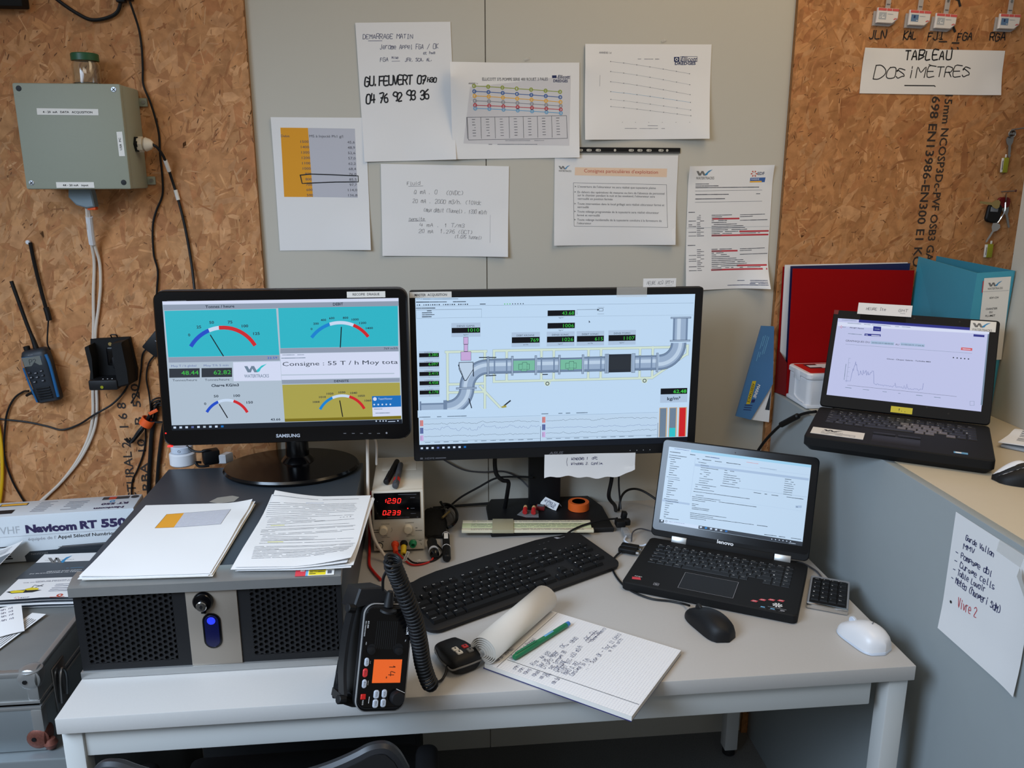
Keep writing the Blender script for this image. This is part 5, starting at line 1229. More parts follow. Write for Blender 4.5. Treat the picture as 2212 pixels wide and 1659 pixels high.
for i in range(6): c.line([(846-2.6*i, 812+29*i), (858-2.6*i, 813+29*i)], 1.3, 'lcd_mid'); c.greek((825+120*i, 1000+13*i), (865+120*i, 1004+13*i), 4, 'lcd_mid')
c.greek((825, 850), (815, 950), 4, 'lcd_mid')
rnd = random.Random(4); P = [(822, 957), (858, 959), (863, 930), (868, 908)]
for i in range(12): P.append((870+2.6*i, 905-25*abs(math.sin(i))-max(0, 60-8*abs(i-9))*rnd.uniform(.5, 1)))
for i in range(34): P.append((903+3.2*i, 912+rnd.uniform(-26, 14)))
P += [(1014, 895), (1017, 930), (1018, 975), (1030, 982)]
for i in range(52): P.append((1034+6.1*i, 982+i*.75+rnd.uniform(-5, 6)-(22 if i in (21, 31, 34) else 0)))
P += [(1348, 1000), (1352, 978)]
c.line(P, 2.0, 'lcd_tx', 3); c.frame(1660, 1092, 1688, 1118, 1.5, 'lcd_mid')
b.build('screen', del_)
b = MB(); Q = L @ Matrix.Translation((.113, .2345, .0003)); b.box(0, .049, -.024, 0, 0, .0006, 'label_white', .0002, Q); c = Canvas(b, Q @ Matrix.Translation((0, 0, .0006)), .049, .024, [(0, 0), (49, 0), (49, 24), (0, 24)]); logo_wt(c, 4, 2.5, 38, 'logo_grey', 'logo_blue', 1); o = b.build('logo_sticker', del_); o['label'] = 'white sticker with grey and blue swoosh'
b = MB(); Q = L @ Matrix.Translation((-.022, .020, .0004)); b.box(0, .043, -.014, 0, 0, .0005, 'note_yellow', 0, Q); c = Canvas(b, Q @ Matrix.Translation((0, 0, .0006)), .043, .014, [(0, 0), (43, 0), (43, 14), (0, 14)]); c.hand('1..', (14, 10), (34, 10), 6, .8, 'ink', 1); o = b.build('sticky_note', del_); o['label'] = 'small yellow paper note'
b = MB(); Q = Matrix.Translation((-.160, -.052, .0312)) @ Matrix.Rotation(R(0), 4, 'Z'); b.box(0, .100, -.046, 0, 0, .0006, 'label_white', 0, Q); c = Canvas(b, Q @ Matrix.Translation((0, 0, .0007)), .10, .046, [(0, 0), (100, 0), (100, 46), (0, 46)]); logo_wt(c, 22, 6, 40, 'ink', 'ink', 1, False); c.text('WATERTRACKS', (20, 24), (60, 24), 4, 'print_grey', 1)
for y in (29, 34, 39): c.greek((20, y), (84, y), 2, 'print_light', 1)
o = b.build('palm_sticker', del_); o['label'] = 'white address sticker on the palm rest'
b = MB(); b.box(-.045, .042, -.100, -.047, .0306, .0312, 'black_soft', .0003); b.box(-.045, -.004, -.046, -.034, .031, .0325, 'black_soft', .0006); b.box(.001, .042, -.046, -.034, .031, .0325, 'black_soft', .0006); b.build('touchpad', del_)
b = MB(); b.box(.100, .124, -.107, -.097, .0312, .0317, 'lbl_print'); b.box(.103, .113, -.106, -.099, .0317, .0319, 'white_ink'); b.build('blue_sticker', del_)
mat('black_worn', (92, 84, 80), 0.4, noise=.2, nscale=200)
for o in del_.children:
    if o.name.split('.')[0] == 'key':
        x, y = o.location[0], o.location[1]
        if abs(x-.035-(.06-y)*.3) < .045 and y < .065: o.data.materials[0] = MATS['black_worn']

# slip taped to the counter laptop
M = L; 
Q = del_.matrix_basis
Mdel = Matrix.Translation(del_.location) @ Matrix.Rotation(R(-32.7), 4, 'Z') @ L
b = MB(); Q = Matrix.Translation((-.118, .2375, .0010)); b.grid(.113, .028, 6, 3, lambda x, y: .0004+.001*(x/.1)**2, 'paper', Q @ Matrix.Translation((0, .022, 0)), .0003)
c = Canvas(b, Q @ Matrix.Translation((0, .022, 0)), .113, .028, [(870, 412), (1232, 425), (1228, 500), (866, 482)], lambda x, y: .0004+.001*(x/.1)**2); c.hand('HEURE Ite', (922, 458), (1055, 460), 20, 2.4, 'pencil'); c.hand('GMT', (1138, 466), (1205, 468), 20, 2.4, 'pencil'); c.line([(1150, 476), (1185, 478)], 2, 'pencil')
o = b.build('paper_slip'); o.matrix_world = Mdel; tag(o, 'white slip with faint pencil writing taped atop the counter laptop', 'paper slip', 'handwritten slips taped to screens')
b = MB(); b.grid(.074, .019, 5, 3, lambda x, y: .0004, 'paper', None, .0003); c = Canvas(b, None, .074, .019, [(0, 0), (70, 0), (70, 19), (0, 19)]); c.hand('HEURE ACQ GMT+1', (8, 14), (66, 12), 7, .6, 'pencil', 4); c.line([(48, 16), (62, 15)], .5, 'pencil', 4)
o = b.build('paper_slip'); o.matrix_world = frame((.472, -.214, 1.334), (1, 0, 0), (0, 0, 1)); tag(o, 'white slip with faint pencil writing taped atop the middle monitor', 'paper slip', 'handwritten slips taped to screens')
tw = lambda x, y: .0006+.004*max(0, (-y-.02)/.05)**2+.0008*math.sin(40*x)
b = MB()
def torn(x, y): return x, (y if y > -.04 else y*(1-.06*math.sin(x*37)-.035*math.sin(x*140)-.3*max(0, (x-.175)/.04)**2)), tw(x, y)
b.grid(.212, .056, 30, 8, torn, 'paper', None, .0004); c = Canvas(b, None, .212, .056, [(1003, 1268), (1655, 1262), (1655, 1400), (1008, 1436)], tw)
c.hand('WINDOWS 1  oPC', (1222, 1306), (1415, 1302), 18, 2.5, 'biro', 4); c.hand('Windows 2. Config.', (1222, 1338), (1460, 1336), 18, 2.5, 'biro', 4); c.line([(1192, 1290), (1186, 1318), (1194, 1346)], 2, 'biro', 4)
o = b.build('paper_note'); o.matrix_world = frame((.2565, -.2165, .9345), (1, 0, -.01), (0, 0, 1)); tag(o, 'torn white note with blue writing hanging under the middle monitor', 'note')

# ------------------------------------------------------------------ mice and number pad
def mouse_rings(Lh, Wd, H, z0=.0008, n=20, m=14, asym=0.0, nose=.78):
    rings = []
    for j in range(m+1):
        t_ = j/m; y = -Lh/2+Lh*t_
        e = math.sqrt(max(0, 1-(2*t_-1)**4)); w = Wd/2*max(.03, e)*(1-.10*math.sin(math.pi*t_)+.04*math.cos(3.1*t_))*(1 if t_ < .5 else 1-(1-nose)*(2*t_-1)**2)
        hh = H*max(.06, math.sin(math.pi*min(1, (.10+.86*t_**.85)))**.62)*(1.0 if t_ < .42 else 1-.30*((t_-.42)/.58)**1.5)
        ring = []
        for k in range(n):
            a = 2*math.pi*k/n; ca, sa = math.cos(a), math.sin(a)
            x = w*(abs(ca)**.75)*math.copysign(1, ca); z = z0+(hh*(abs(sa)**.8) if sa > 0 else 0)
            ring.append((x*(1.0 if sa >= 0 else .96)+asym*t_*(1-t_)*.02, y, z))
        rings.append(ring)
    return rings
mo = thing('mouse', 'black wired mouse in front of the black laptop on the desk', 'mouse', (.507, -.648, T), R(19))
b = MB(); b.loft(mouse_rings(.120, .062, .036), 'black_soft'); b.build('body', mo, ang=60)
b = MB(); b.cyl((-.003, .030, .0235), (.003, .030, .0235), .0085, 'rubber', 18, .001); b.build('wheel', mo)
b = MB(); b.tube(toloc(mo, [(.489, -.588, T+.012), (.484, -.566, T+.004), (.462, -.551, T+.0028), (.425, -.536, T+.0028), (.392, -.495, T+.0028), (.379, -.435, T+.0028), (.384, -.375, T+.0028), (.410, -.335, T+.006), (.432, -.322, T+.009)]), .0023, 'black', 8); b.build('cord', mo)
mw = thing('mouse', 'white wireless mouse by the right front corner of the desk', 'mouse', (.770, -.722, T), R(17))
b = MB(); b.loft(mouse_rings(.104, .066, .040), 'white_plastic'); b.build('body', mw, ang=60)
b = MB(); rr = mouse_rings(.1055, .0675, .012); b.loft(rr, 'usb_white'); b.build('skirt', mw, ang=60)
b = MB(); b.cyl((-.003, .026, .0265), (.003, .026, .0265), .008, 'usb_white', 18, .001); b.build('wheel', mw)
b = MB(); b.cyl((.008, -.012, .0405), (.008, -.012, .0412), .0014, 'print_grey', 10); b.cyl((.004, -.014, .0405), (.004, -.014, .0411), .001, 'print_grey', 10); b.build('indicator', mw)
mb_ = thing('mouse', 'black and white mouse on the beige counter', 'mouse', (1.072, -.686, 1.013), R(66))
b = MB(); b.loft(mouse_rings(.112, .066, .038), 'black_soft'); b.build('body', mb_, ang=60)
b = MB(); rr = [[(x*.80, y, z+.0006) for x, y, z in r_] for r_ in mouse_rings(.1125, .066, .0392)]; b.loft(rr, 'white_plastic'); b.build('shell', mb_, ang=60)
b = MB(); rr = [[(x*.56, y*.74+.016, z*1.015+.0003) for x, y, z in r_] for r_ in mouse_rings(.1125, .066, .0392)]; b.loft(rr, 'black_soft'); b.build('dark_loop', mb_, ang=60)
b = MB(); rr = [[(x*.40, y*.62+.022, z*1.02+.0008) for x, y, z in r_] for r_ in mouse_rings(.1125, .066, .0392)]; b.loft(rr, 'white_plastic'); b.build('palm_inlay', mb_, ang=60)
np_ = thing('numeric_keypad', 'small silver number pad with black keys by the laptop', 'keypad', (.7845, -.562, T), R(-29))
b = MB(); b.prism(rrect(.076, .128, .004), .001, .011, 'silver_paint', None, .002); b.box(-.034, .034, -.056, .052, .0108, .0114, 'black'); b.box(-.038, .038, -.066, -.057, .001, .0128, 'chrome', .003); b.build('body', np_)
for r_, row in enumerate((('Num', '/', '*', '-'), ('7', '8', '9', '+'), ('4', '5', '6', '<'), ('1', '2', '3', 'En'), ('0', '00', '.', 'En'))):
    rowkeys(np_, [(1, s) for s in row], -.0325, .040-.0198*r_, .01625, .0170, lambda y: .0114, .0030, .0014, m='black', taper=.001)
b = MB(); b.tube(toloc(np_, [(.800, -.505, T+.006), (.806, -.487, T+.003), (.808, -.455, T+.0028), (.795, -.418, T+.0028), (.770, -.405, T+.0028)]), .0018, 'pen_grey', 8); b.build('cord', np_)

# ------------------------------------------------------------------ notepad, pen, loose sheet
X_ = Vector((.607, .795, 0)).normalized(); Yv = Vector((-X_.y, X_.x, 0))
BL = Vector((.297, -.906, T+.0008)); PW, PH = .215, .262
Mn = Matrix.Identity(4)
for i in range(3): Mn[i][0], Mn[i][1], Mn[i][2], Mn[i][3] = X_[i], Yv[i], (0, 0, 1)[i], (BL+Yv*PH)[i]
nb = thing('notepad', 'squared notepad with handwriting, pages rolled back, overhanging the desk edge', 'notepad', M=Mn)
b = MB(); b.box(-.001, PW+.001, -PH, .012, 0, .0012, 'cover_blue'); b.build('cover', nb)
b = MB(); b.box(0, PW, -PH, .010, .0012, .0092, 'paper_worn')
for i in range(5): b.box(-.0004, PW+.0004, -PH-.0002, -PH+.0003, .0022+.0015*i, .0024+.0015*i, 'print_light')
b.build('page_block', nb)
b = MB(); b.grid(PW, PH+.010, 1, 1, lambda x, y: .0093, 'paper', Matrix.Translation((0, .010, 0)), .0)
c = Canvas(b, Matrix.Translation((0, 0, .0094)), PW, PH, [(335, 775), (885, 320), (2035, 735), (1562, 1342)])
for i in range(0, 43): c._line([(i*.005, 0), (i*.005, -PH)], .00025, 'grid_line', 1)
for i in range(0, 53): c._line([(0, -i*.005), (PW, -i*.005)], .00025, 'grid_line', 1)
c.line([(395, 795), (940, 345)], 3.5, 'pencil'); c.line([(490, 735), (1630, 1230)], 3.5, 'ink')
for s, p, q, h in (('Mardi 28/Mai', (400, 750), (560, 640), 24), ('GNT : 1 + 1 Ronnel', (525, 735), (745, 560), 24), ('M7 . 2 + 1 GL', (560, 745), (775, 590), 22), ('Rins  AA H2O', (705, 800), (865, 690), 26), ('Tour HS, Retour', (760, 820), (930, 685), 26), ('Dispo GU.  OK.', (800, 835), (1020, 615), 28), ('Set Tonnage 38', (860, 845), (1000, 690), 24), ('CONSIGNE', (900, 868), (1000, 780), 30), ('START GIC 450 m3/h', (945, 885), (1145, 650), 30), ('MARO 0.787', (985, 905), (1110, 800), 30), ('Consigne 55 T/h', (1040, 918), (1205, 775), 30), ('.. - Susp OK - Tour II (Ath)', (1165, 870), (1495, 560), 26), ('a hm ath', (1385, 715), (1505, 605), 24), ('OK GU', (1185, 600), (1285, 530), 34), ('(Salm chemin)', (1225, 615), (1360, 500), 22),
                  ('09h', (550, 830), (590, 795), 20), ('09h', (590, 855), (630, 820), 20), ('10h15', (630, 880), (690, 835), 20), ('10h30', (705, 905), (760, 860), 20), ('16h 53', (765, 930), (820, 885), 20), ('17h', (825, 920), (860, 890), 18), ('18h 53', (870, 985), (930, 935), 22), ('-> 18h00', (1015, 650), (1110, 575), 24)):
    c.hand(s, p, q, h, 1.9, 'biro', 4)
c.line([(1170, 600), (1190, 622), (1295, 545), (1275, 515), (1170, 600)], 2.5, 'biro', 4)
b.build('top_page', nb)
# pages folded over into a roll along the glued edge
b = MB()
for k in range(6):
    r0 = .0235-.0030*k; prof = []
    for i in range(25):
        a = R(-80+ (300-22*k)*i/24); prof.append((r0*math.cos(a)*1.05, r0*math.sin(a)))
    cy, cz = .012+.002*k, .0098+.0235-.002*k
    v = []; 
    for xx in (0.0+.001*k, PW-.001*k):
        v += [(xx, cy+p[0]*-1, cz+p[1]) for p in prof]
    n = len(prof); b.add(v, [(i, i+1, n+i+1, n+i) for i in range(n-1)], 'paper_worn')
    v2 = [(x, y*1.0, z+.0003) for x, y, z in v]
g = b.build('rolled_pages', nb); sm = g.modifiers.new('thickness', 'SOLIDIFY'); sm.thickness = .0012
pen('pen', 'green fineliner with a blue end lying on the squared notepad', 'pen', (.240, -.640, T+.0162), (.131, -.738, T+.0162), .0055, 'green_pen', 'green_pen')
pg_ = [o for o in bpy.data.objects if o.name == 'pen'][0]
b = MB(); b.lathe([(.0002, -.0065), (.0042, -.006), (.0046, .0), (.0047, .002)], 'pen_blue', None, 16); b.build('end_plug', pg_); b = MB(); b.box(-.0022, .0022, .0040, .0052, .040, .064, 'lbl_print', .0003); b.build('printed_panel', pg_)
b = MB(); b.grid(.15, .19, 4, 4, lambda x, y: .0003, 'paper', None, .0002); o = b.build('loose_sheet'); Ms_ = frame((.045, -.690, T+.0003), (X_.x, X_.y, 0), (Yv.x, Yv.y, 0)); o.matrix_world = frame((.060, -.690, T+.0001), (.655, .755, 0), (-.755, .655, 0)); tag(o, 'loose white sheet peeping out from under the notepad', 'paper')
# ------------------------------------------------------------------ marine radio in its bracket, with microphone
fx = Vector((.0698, .021, -.0177)).normalized(); fu = Vector((.0016, .055, .1453))
Mr = frame((-.078, -.869, .848), fx, fu)          # centre of the radio front: right, up, to the viewer
ra = thing('marine_radio', 'black marine radio with lit orange display standing on end in its bracket', 'radio', M=Mr)
W, H = .0775, .157
b = MB(); b.prism(rrect(W, H, .017), -.022, 0, 'black_soft', None, .004); b.prism(rrect(W-.012, H-.02, .012), -.092, -.02, 'black_matte', None, .004)
for i in range(7): b.box(-.030, .030, -.06+.02*i-.001, -.06+.02*i+.001, -.0945, -.091, 'black_matte')
b.build('body', ra)
b = MB(); o_ = rrect(W+.0008, H+.0008, .0175, 8); i_ = rrect(W-.0022, H-.0022, .016, 8); n = len(o_)
v = [(x, y, -.0035) for x, y in o_]+[(x, y, -.0015) for x, y in o_]+[(x, y, -.0002) for x, y in i_]
b.add(v, [(r_*n+k, r_*n+(k+1) % n, (r_+1)*n+(k+1) % n, (r_+1)*n+k) for r_ in (0, 1) for k in range(n)], 'logo_grey'); b.build('trim_ring', ra)
b = MB(); b.prism(rrect(W-.006, H-.012, .013), -.001, .0012, 'black_gloss', None, .0008)
c = Canvas(b, Matrix.Translation((-W/2, H/2, .0013)), W, H, [(345, 560), (820, 560), (815, 1590), (370, 1590)])
for k in range(11): y = 0; c.line([(480+19*k, 740), (480+19*k, 1010)], 7, 'grille_dark', 1)
def vtext(s, x, y0, y1, cap, m, bold=0.0): c.text(s, (x, y0), (x, y1), cap, m, 2, bold=bold)
vtext('°NAVICOM', 764, 715, 868, 26, 'white_ink', .02); vtext('RT-550', 388, 740, 810, 14, 'white_ink', .01); vtext('DSC MARINE RADIO', 366, 740, 890, 12, 'white_ink'); vtext('HI/LO', 392, 945, 972, 10, 'white_ink'); vtext('VOL', 760, 918, 940, 9, 'white_ink')
vtext('16', 450, 1128, 1150, 10, 'white_ink'); vtext('MENU', 452, 1310, 1350, 9, 'white_ink'); vtext('DISTRESS', 424, 1438, 1526, 13, 'white_ink'); c.line([(482, 1455), (482, 1510)], 5, 'white_ink', 2); c.line([(720, 1388), (800, 1425)], 4, 'white_ink', 2)
for p, r_ in (((450, 1010), 44), ((700, 1010), 50)):
    c.disc(p[0], p[1], r_, 'black_soft', 2, 20)
b.build('front_panel', ra)
def rp(p, z=.0013): x, y = c.T(p); return (-W/2+x, H/2+y, z)
b = MB(); a = rp((488, 1112)); e = rp((748, 1330)); b.box(a[0], e[0], e[1], a[1], .0012, .0020, 'lcd_orange'); cc = Canvas(b, Matrix.Translation((a[0], a[1], .0021)), e[0]-a[0], a[1]-e[1], [(488, 1112), (742, 1103), (746, 1330), (494, 1335)])
cc.hand('14', (632, 1160), (632, 1285), 55, 7, 'lcd_orange_ink', 1, jit=.05, slant=0, gap=1.5); cc.rect(610, 1272, 620, 1290, 'lcd_orange_ink', 1); b.build('display', ra)
for p, w, h, m, s in (((420, 1135), 42, 78, 'btn_grey', '16/9'), ((418, 1235), 46, 78, 'btn_red', 'C'), ((422, 1335), 42, 78, 'btn_grey', 'SC'), ((541, 1432), 52, 76, 'btn_grey', 'H/L'), ((612, 1427), 48, 74, 'btn_grey', 'W'), ((541, 1515), 52, 76, 'btn_grey', 'ESC'), ((611, 1511), 50, 74, 'btn_grey', 'OK'), ((426, 1452), 48, 48, 'red', '')):
    q = rp(p); b = MB(); k = c.k; b.prism(rrect(w*k, h*k, .0034 if w < h or s else .001), .001, .0042, m, Matrix.Translation((q[0], q[1], 0)), .0012)
    if s: cb = Canvas(b, Matrix.Translation((q[0], q[1], .0043)), 1, 1, [(0, 0), (1, 0), (1, 1), (0, 1)]); cb.text(s, (-.0008, -.0034), (-.0008, .0034), .0022, 'ink', 1)
    b.build('button', ra)
q = rp((725, 1465)); b = MB(); b.lathe([(.0105, .001), (.0105, .010), (.0092, .0135), (.0001, .0138)], 'black_soft', Matrix.Translation((q[0], q[1], 0)), 28); b.build('channel_knob', ra)
for p in ((447, 1025), (705, 1030)):
    q = rp(p); b = MB(); b.lathe([(.0058, .001), (.0056, .007), (.0001, .0078)], 'black_soft', Matrix.Translation((q[0], q[1], 0)), 20); b.build('small_knob', ra)
b = MB(); b.cyl((-.002, H/2-.006, -.002), (-.002, H/2+.020, .002), .0078, 'black_soft', 16, .002, r2=.0052); b.lathe([(.014, 0), (.013, .003), (.008, .004)], 'black_soft', Matrix.Translation((-.002, H/2-.010, -.001)) @ Matrix.Rotation(R(-70), 4, 'X'), 20); b.build('cable_socket', ra)
Minv = Mr.inverted()
br = thing('radio_bracket', 'black curved mounting bracket holding the marine radio on the desk', 'bracket', (-.135, -.77, T))
b = MB(); Mi = Matrix.Translation((.135, .77, -T)) @ Mr
P = [(-.050, .070, -.030), (-.052, .03, -.040), (-.053, -.02, -.040), (-.050, -.060, -.032)]
def slab(b, pts, wd, th, m, M=None):
    """flat strap through pts, wd along the local z, th thick"""
    S = spline([Vector(p) for p in pts], 6); v = []
    for i, p in enumerate(S):
        t = (S[min(i+1, len(S)-1)]-S[max(i-1, 0)]).normalized(); nrm = t.cross(Vector((0, 0, 1))).normalized()
        for a, e in ((-1, -1), (1, -1), (1, 1), (-1, 1)): v.append(p+nrm*(a*th/2)+Vector((0, 0, e*wd/2)))
    n = len(S); f = [(4*i+k, 4*i+(k+1) % 4, 4*i+4+(k+1) % 4, 4*i+4+k) for i in range(n-1) for k in range(4)]+[(3, 2, 1, 0), (4*n-4, 4*n-3, 4*n-2, 4*n-1)]
    b.add(v, f, m, M)
slab(b, P, .034, .005, 'black_soft', Mi); b.build('spine', br)
b = MB(); b.prism([(-.053, .068), (-.046, .098), (-.010, .102), (.006, .090), (.024, .082), (.0, .0795), (-.03, .074)], -.085, -.014, 'black_soft', Mi, .003); b.build('upper_arm', br)
b = MB(); b.prism([(-.053, -.060), (-.030, -.070), (.012, -.0735), (.012, -.0785), (-.036, -.077), (-.054, -.071)], -.085, -.024, 'black_soft', Mi, .001); b.build('lower_arm', br)
b = MB(); b.box(-.035, .035, -.03, .045, .0003, .010, 'black_soft', .002); b.box(-.03, .0, -.01, .03, .009, .036, 'black_soft', .003); b.build('foot_plate', br)
for y in (.068, -.064):
    b = MB(); b.cyl((-.050, y, -.018), (-.062, y+.001, -.014), .0068, 'black_soft', 10, .001, M=Mi); b.build('clamp_knob', br)

mic = thing('hand_microphone', 'black fist microphone with red and grey buttons, coiled cord to the radio', 'microphone', (.034, -.716, T), R(-62))
b = MB(); rings = []
for j, (x, w, z0, z1) in enumerate(((-.042, .016, .004, .018), (-.036, .024, .001, .026), (-.01, .0275, .0005, .032), (.018, .030, .0005, .034), (.034, .028, .001, .032), (.041, .020, .004, .024))):
    rings.append([(x, w*math.copysign(abs(math.cos(a))**.55, math.cos(a)), (z0+z1)/2+(z1-z0)/2*math.copysign(abs(math.sin(a))**.6, math.sin(a))) for a in [2*math.pi*k/24 for k in range(24)]])
b.loft(rings, 'black_soft'); b.build('shell', mic, ang=50)
b = MB(); P = [(x, y*1.012, .014+.004*math.sin(3*x*60)) for x, y in [(-.030, -.0255), (-.010, -.0276), (.018, -.0302), (.034, -.0282), (.0415, -.018), (.0425, 0), (.0415, .018), (.034, .0282), (.018, .0302), (-.01, .0276), (-.03, .0255), (-.040, .019), (-.0435, 0), (-.040, -.019), (-.030, -.0255)]]
b.tube(P, .0016, 'logo_grey', 8); b.build('grey_seam', mic)
for x, y, m in ((.012, .010, 'btn_red'), (.026, .012, 'logo_grey'), (.010, -.008, 'label_white'), (.022, -.007, 'label_white')):
    b = MB(); b.box(x-.0055, x+.0055, y-.0055, y+.0055, .031, .0355, m, .002); b.box(x-.002, x+.002, y-.0012, y+.0012, .0354, .0357, 'ink'); b.build('mic_button', mic)
cordW = [(-.0785, -.846, .948), (-.076, -.862, .975), (-.068, -.884, 1.000), (-.061, -.893, 1.016)]
path = spline([(-.0585, -.889, 1.020), (-.060, -.886, 1.008), (-.054, -.874, .982), (-.043, -.866, .942), (-.032, -.856, .900), (-.026, -.846, .855), (-.022, -.836, .812), (-.014, -.828, .775), (-.010, -.822, .7665)], 16)
def coil(path, rad, turns, per=14):
    L = [0.0]
    for a, e in zip(path, path[1:]): L.append(L[-1]+(e-a).length)
    tot = L[-1]; out = []; n = int(turns*per); prev = None; j = 0
    for i in range(n+1):
        s = tot*i/n
        while j < len(L)-2 and L[j+1] < s: j += 1
        f = (s-L[j])/max(1e-9, L[j+1]-L[j]); p = path[j].lerp(path[j+1], min(1, max(0, f)))
        t = (path[min(j+2, len(path)-1)]-path[max(j-1, 0)]).normalized()
        if prev is None: prev = t.orthogonal().normalized()
        prev = (prev-t*prev.dot(t)).normalized(); q = t.cross(prev); a = 2*math.pi*i/per
        out.append(p+prev*(rad*math.cos(a))+q*(rad*math.sin(a)))
    return out
co = coil(path, .0116, 40, 14)
b = MB(); b.tube(toloc(mic, [Vector(p) for p in cordW]+[co[0]]), .0023, 'black_soft', 8)
b.tube(toloc(mic, co), .0023, 'black_soft', 7, smooth=False); b.tube(toloc(mic, [co[-1], Vector((-.006, -.800, .752)), Vector((.006, -.776, T+.006)), Vector((.014, -.762, T+.010)), Vector((.0165, -.748, T+.014))]), .0023, 'black_soft', 8)
b.build('coiled_cord', mic)

# ------------------------------------------------------------------ loose leads on and behind the desk
def cable(label, pts, r, m='black', name='cable', group=None, n=8):
    b = MB(); p0 = Vector(pts[0]); b.tube([Vector(p)-p0 for p in pts], r, m, n)
    o = b.build(name); o.location = p0; return tag(o, label, 'cable', group)
cable('red wire coming down the left side of the beige power supply', [(-.143, -.15, T+.10), (-.1445, -.22, T+.05), (-.1440, -.262, T+.010), (-.1405, -.33, T+.004), (-.130, -.365, T+.004), (-.112, -.405, T+.004)], .0032, 'red')
cable('cream cord hanging beside the beige power supply', [(-.150, -.10, 1.02), (-.146, -.16, .985), (-.1415, -.24, .93), (-.1405, -.285, .85), (-.132, -.300, .79), (-.112, -.312, T+.02), (-.095, -.335, T+.0045), (-.09, -.36, T+.0045)], .0036, 'white_cable')
cable('thick black video cable looping down behind the middle monitor', [(.158, -.125, .97), (.152, -.10, .89), (.155, -.10, .85), (.170, -.10, .832), (.185, -.095, .825), (.184, -.09, .80), (.178, -.07, T+.009)], .0052)
cable('thin grey cable sagging across the wall behind the middle monitor', [(-.02, -.012, .90), (.031, -.012, .858), (.08, -.012, .830), (.13, -.012, .822), (.18, -.012, .822), (.22, -.012, .803), (.245, -.03, .782)], .0022, 'pen_grey')
cable('black cable rising from the desk to the neck of the middle monitor', [(.035, -.04, T+.004), (.07, -.035, .765), (.115, -.035, .79), (.160, -.035, .813), (.21, -.04, .817), (.25, -.07, .825)], .0026)
cable('black cable lying along the desk at the foot of the wall', [(.0, .0-.03, T+.0036), (.07, -.022, T+.0036), (.16, -.018, T+.005), (.25, -.020, T+.004), (.40, -.022, T+.004)], .0034)
cable('black video cable dropping behind the right end of the middle monitor', [(.433, -.165, .93), (.428, -.160, .85), (.424, -.152, .80), (.4455, -.125, .765), (.455, -.10, T+.006)], .0048)
cable('thin black usb cable dropping to a plug beside the monitor foot', [(.446, -.17, .93), (.444, -.165, .85), (.448, -.165, .80), (.449, -.175, .775)], .0022)
cable('black charger cable arching from the monitor foot behind the laptop', [(.462, -.10, T+.005), (.475, -.075, .768), (.50, -.055, .777), (.53, -.06, .775), (.565, -.09, .757), (.585, -.13, T+.004), (.60, -.17, T+.004)], .0030)
cable('thin cable looping on the desk beside the left laptop hinge', [(.452, -.275, T+.004), (.462, -.245, T+.012), (.485, -.222, T+.010), (.512, -.222, T+.003), (.54, -.235, T+.003)], .0016, 'pen_grey')
t = thing('usb_plug', 'pair of usb plugs with a clear connector beside the monitor foot', 'plug', (.449, -.185, T))
b = MB(); b.box(-.006, .006, -.010, .006, .022, .040, 'black', .002, Matrix.Rotation(R(10), 4, 'Y')); b.box(-.019, .004, -.030, -.006, .010, .026, 'black', .003); b.build('black_plug', t)
b = MB(); b.box(-.001, .017, -.024, -.008, .012, .027, 'black', .003); b.build('black_plug', t)
b = MB(); b.box(-.009, .009, -.068, -.030, .001, .013, 'blister', .002); b.box(-.006, .006, -.06, -.035, .003, .010, 'logo_grey', .001); b.build('clear_connector', t)
b = MB(); b.tube([(-.004, -.066, .006), (-.012, -.085, .004), (0, -.108, .003), (.02, -.116, .004), (.03, -.118, .008)], .0022, 'usb_white', 8); b.build('short_cord', t)
t = thing('usb_connector', 'two black usb connectors plugged into the left side of the laptop', 'plug', (.4525, -.330, T), R(-29.6))
for y in (.008, -.012):
    b = MB(); b.box(-.040, .0, y-.008, y+.008, .004, .014, 'black', .002); b.box(0, .008, y-.006, y+.006, .006, .0115, 'chrome', .0004); b.build('connector', t)
tag_ = cable('black power cable running from behind the desk laptop up to the counter laptop', [(.81, .0-.030, .80), (.825, -.045, .845), (.838, -.07, .895), (.848, -.115, .945), (.855, -.155, .978), (.8625, -.19, 1.000), (.868, -.225, 1.018), (.873, -.262, 1.032)], .0036)
b = MB(); b.cyl(Vector((.850, -.135, .962))-Vector(tag_.location), Vector((.8635, -.198, 1.004))-Vector(tag_.location), .0072, 'black', 14, .003); b.build('ferrite', tag_)

# ------------------------------------------------------------------ things on the left chipboard
e = thing('junction_box', 'grey-green electrical enclosure with white labels on the left chipboard', 'electrical box', (-.7215, -.0128, 1.6305))
b = MB(); b.box(-.1045, .1045, -.100, -.001, -.1045, .1045, 'enclosure', .004); b.build('body', e)
b = MB(); b.box(-.1050, .1050, -.1180, -.1005, -.1050, .1050, 'enclosure', .004)
c = Canvas(b, frame((-.105, -.1182, .105), (1, 0, 0), (0, 0, 1)), .21, .21, [(80, 598), (857, 600), (940, 1358), (190, 1358)])
b.build('cover', e)
def sticker(q4, s, p, q, cap, par, nm='label_strip'):
    b = MB(); c2 = Canvas(b, c.M, c.w, c.h, [(80, 598), (857, 600), (940, 1358), (190, 1358)]); c2.poly(q4, 'label_white', 2); c2.text(s, p, q, cap, 'ink', 4, bold=.015); return b.build(nm, par)
sticker([(262, 780), (704, 784), (706, 829), (267, 827)], '4 - 20  mA   DATA   ACQUISITION', (308, 814), (663, 815), 16, e)
sticker([(402, 1307), (672, 1307), (678, 1348), (407, 1348)], '44 - 20 mA   input', (452, 1336), (634, 1336), 16, e)
sticker([(835, 947), (876, 945), (897, 1121), (855, 1122)], 'USB  PC', (876, 1078), (866, 990), 15, e)
